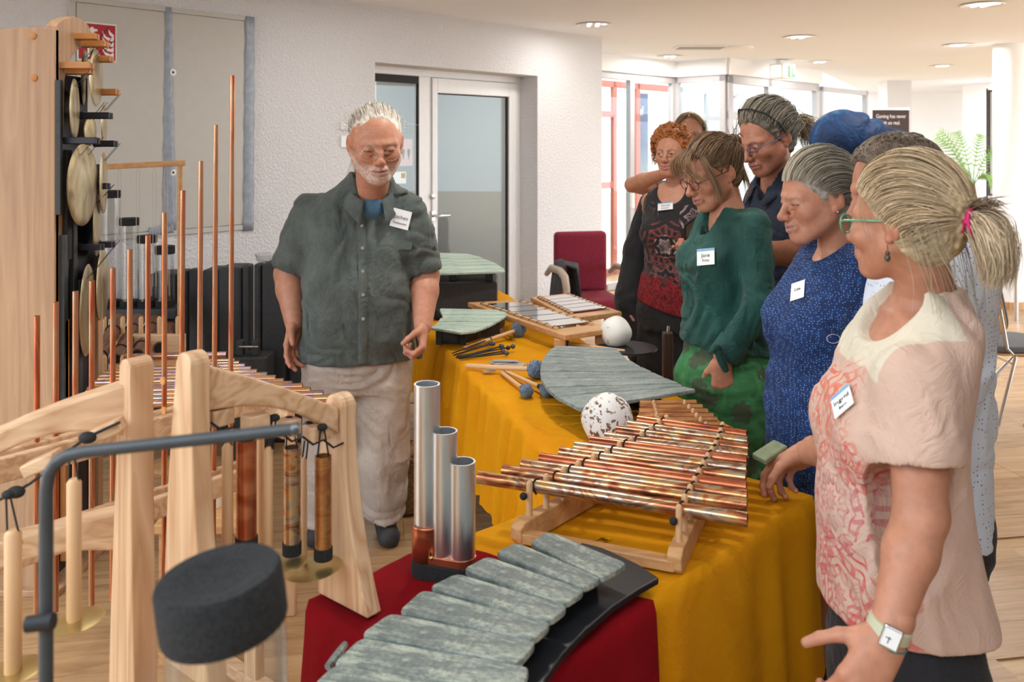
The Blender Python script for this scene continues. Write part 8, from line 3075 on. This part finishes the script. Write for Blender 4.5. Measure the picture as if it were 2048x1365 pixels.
for sh, el in ((shL, elL), (shR, elR)):
    sp_ = sleeve(f, sh, el, 0, .52, .076, .080, hollow=.018, lift=-.008); cuff(f, sp_)
f.ell((0, .04, 1.35), (.092, .115, .085), .012, 's')
f.plane((0, 0, .750), (0, .03, -1), .005)
def pinkcol(V):
    c = np.tile(np.array(srgb(204, 172, 154)), (len(V), 1))
    yoke = (V[:, 2] > 1.225) & (V[:, 1] > -.05) & (np.abs(V[:, 0]) < .155)
    c[yoke] = np.array(srgb(214, 204, 182))
    return c
def pinkpat(V):
    m = np.clip((V[:, 1] - .0) * 25, 0, 1) * np.clip((1.25 - V[:, 2]) * 20, 0, 1)
    d_ = np.linalg.norm(V - (shL + (elL - shL) * .3), axis=1)
    m = m * np.clip((d_ - .11) * 40, 0, 1)
    return np.stack([V[:, 0], V[:, 2], m], 1)
RD = srgb(200, 84, 80); RO = srgb(210, 110, 88); RP = srgb(190, 104, 108)
M['pink_shirt'] = mandala('pink_rosette_print', None, None, None,
    [(-.05, .80, .10, 8, RD), (-.03, .97, .085, 10, RP), (-.06, 1.14, .10, 9, RO), (-.13, 1.06, .05, 7, RD), (.05, .88, .08, 8, RD), (.07, 1.1, .09, 9, RO), (-.12, .74, .05, 6, RD)], scale=185)
p.cloth('shirt', f, M['pink_shirt'], .005, .0065, 6, (1.6, 1.6, .6), seed=11, col=pinkcol, attrs={'pat': pinkpat})
ps = p.last
f = Field(); f.ell(nk + (0, -.02, -.045), (.082, .07, .03), .01)
f.ell(nk + (0, -.012, -.03), (.08, .075, .04), .006, 's')
p.cloth('undershirt', f, simple('teal_top', srgb(40, 106, 100), .9), .005, .0)
trousers(p, M['black_trouser'], .70, .156, .126, ((.09, .0, .42), (-.09, .0, .42)), ((.09, 0, .07), (-.09, 0, .07)), (.108, .085, .07), vox=.008, fold=.005, cyy=-.010)
feet(p)
# name tag
p.badge(1682, 800, .048, .066, -20, [('Ingrid', .017, .004), ('Bern', .010, -.017)], ps, rpx=30)
# necklace
pts = []
for k in range(21):
    a = -2.2 + 4.4 * k / 20
    pts.append(p.W(nk + np.array((math.sin(a) * .076, -.006 + math.cos(a) * (.066 if math.cos(a) < 0 else .100), -.018 - .055 * max(0, math.cos(a)) + .01 * math.cos(a)))))
MB().tube(pts, .0028, 8).build('necklace', simple('necklace_bead', srgb(120, 108, 86), .4, .5), p.root, smooth=True)
# watch
wd = (p.W(wrL) - p.W(elL)).normalized()
wc = p.W(wrL) - wd * .012
Mk = frame(wc, Vector((-.35, -1, .1)), wd)
MB().lathe([(.033, -.010), (.0345, -.009), (.0345, .009), (.033, .010), (.031, .009), (.031, -.009)], 32, Mk).build('watch_strap', simple('strap_pale', srgb(190, 190, 160), .6), p.root, smooth=True)
o = MB().box((.036, 0, 0), (.010, .030, .036), Mk).build('watch_case', M['steel'], p.root, bevel=.003)
MB().box((.0415, 0, 0), (.001, .024, .028), Mk).build('watch_face', M['white_plastic'], o)
MB().box((.0422, .003, .003), (.0006, .0012, .011), Mk).build('watch_hand', M['ink'], o); MB().box((.0422, .004, .0), (.0006, .009, .0012), Mk).build('watch_hand', M['ink'], o)
Mk2 = Mk @ Matrix.Translation((0, 0, .022))
MB().tube([Mk2 @ Vector((.0335 * math.cos(a), .0335 * math.sin(a), .004 * math.sin(a))) for a in [k * math.pi / 12 for k in range(25)]], .0022, 6).build('bracelet', simple('bracelet_teal', srgb(70, 130, 120), .7), p.root, smooth=True)
# hair: blonde, swept into a tail
HL = np.array((.46, .36, .22))
p.scalp('hair', HL, [((0, .056, .082), (0, .84, -.44))], .012, .003, noise=.003, var=.35, back=.004)
rng = p.rng
roots = hairline_roots(rng, 5200, front=(.080, .072), low=-.075, w=.082); tie = np.array((0, -.122, -.012))
P_ = p.swept(roots, tie, 18, .015, .007, .005)
cols = []
for r_ in roots:
    k = rng.uniform(0, 1)
    base = np.array((.78, .61, .40)) if k > .45 else (np.array((.50, .38, .23)) if k > .18 else np.array((.22, .15, .085)))
    cols.append(base * rng.uniform(.75, 1.2))
p.strands('hair_strands', P_, .00075, cols)
tail = []; cols = []
for k in range(1500):
    o_ = np.clip(rng.normal(0, 1, 3), -1.8, 1.8)
    tail.append(bez([tie + o_ * .006, tie + np.array((0, -.026, .0)) + o_ * .012, tie + np.array((.0, -.046, -.026)) + o_ * .017, tie + np.array((0, -.050, -.062)) + o_ * .016, tie + np.array((0, -.042 - .008 * math.sin(k), -.092 - .016 * rng.uniform(0, 1))) + o_ * .013], 16))
    cols.append(np.array((.74, .59, .40)) * rng.uniform(.5, 1.3))
p.strands('ponytail', tail, .0008, cols)
tuft = []
for k in range(120):
    o_ = rng.normal(0, 1, 3)
    tuft.append(bez([tie + o_ * .006, tie + np.array((0, -.012, .022)) + o_ * .008, tie + np.array((0, -.040, .030)) + o_ * .010, tie + np.array((0, -.062, .022 + .012 * rng.uniform(-1, 1))) + o_ * .010], 14))
p.strands('hair_tuft', tuft, .0009, [np.array((.20, .14, .085)) * rng.uniform(.6, 1.7) for _ in tuft])
loose = []
for k in range(46):
    e = rng.choice([-1, -1, 1]); o_ = rng.normal(0, .009, 3); y0 = rng.uniform(-.11, -.05)
    loose.append(bez([np.array((e * .085, y0, -.01)) + o_, np.array((e * .082, y0 - .01, -.06)) + o_, np.array((e * .070, y0 - .025, -.12)) + o_ * 1.6, np.array((e * .06, y0 - .03, -.17 - .03 * rng.uniform(0, 1))) + o_ * 2.5], 16))
for k in range(2):
    o_ = rng.normal(0, .003, 3)
    loose.append(bez([np.array((-.070, .045, .06)) + o_, np.array((-.085, .04, .02)) + o_, np.array((-.086, .03, -.03)) + o_, np.array((-.082, .03, -.07)) + o_ * 2], 16))
p.strands('loose_hair', loose, .0007, [np.array((.50, .43, .30)) * rng.uniform(.5, 1.35) for _ in loose])
tc_ = p.W(p.h2p(tie + (0, -.006, 0))); dv = p.W(p.h2p(tie + (0, -.03, -.004))) - tc_
mb = MB()
for dx, rr in ((0, .024), (.010, .027)):
    mb.tube([Vector(frame(tc_ + dv.normalized() * dx, dv) @ Vector((.006 * math.sin(a * 1.0 + dx * 300), rr * math.cos(a), rr * math.sin(a)))) for a in [k * math.pi / 10 for k in range(21)]], .0034, 8)
mb.build('hair_band', simple('band_pink', srgb(214, 20, 110), .6), p.root, smooth=True)
e_ = p.W(p.h2p((-.085, -.008, -.045)))
mb = MB().tube([e_, e_ + Vector((0, 0, -.012))], .0008, 5); mb.sphere(e_ + Vector((0, 0, -.016)), .0045, 10, 8); mb.sphere(e_ + Vector((0, 0, -.025)), .0055, 10, 8, (1, 1, 1.3))
mb.build('earring', simple('earring_dark', srgb(90, 84, 70), .4, .6), p.root, smooth=True)
glasses(p, simple('frame_green', srgb(96, 158, 118), .35), (.026, .019), .0020, .106)
# the stone in her right hand
g = p.W(hpR['palm'])
sp = at(1540, 905, g.y + .03)
Mx = frame(sp, Vector((.8, .5, .25)), Vector((-.3, -.3, .9)))
tag(MB().box((0, 0, 0), (.085, .045, .016), Mx).build('stone_bar', simple('stone_olive', srgb(126, 136, 104), .6, var=.15, nscale=60), bevel=.004, origin=sp), 'small grey-green stone under the hand of the blonde woman', 'stone')
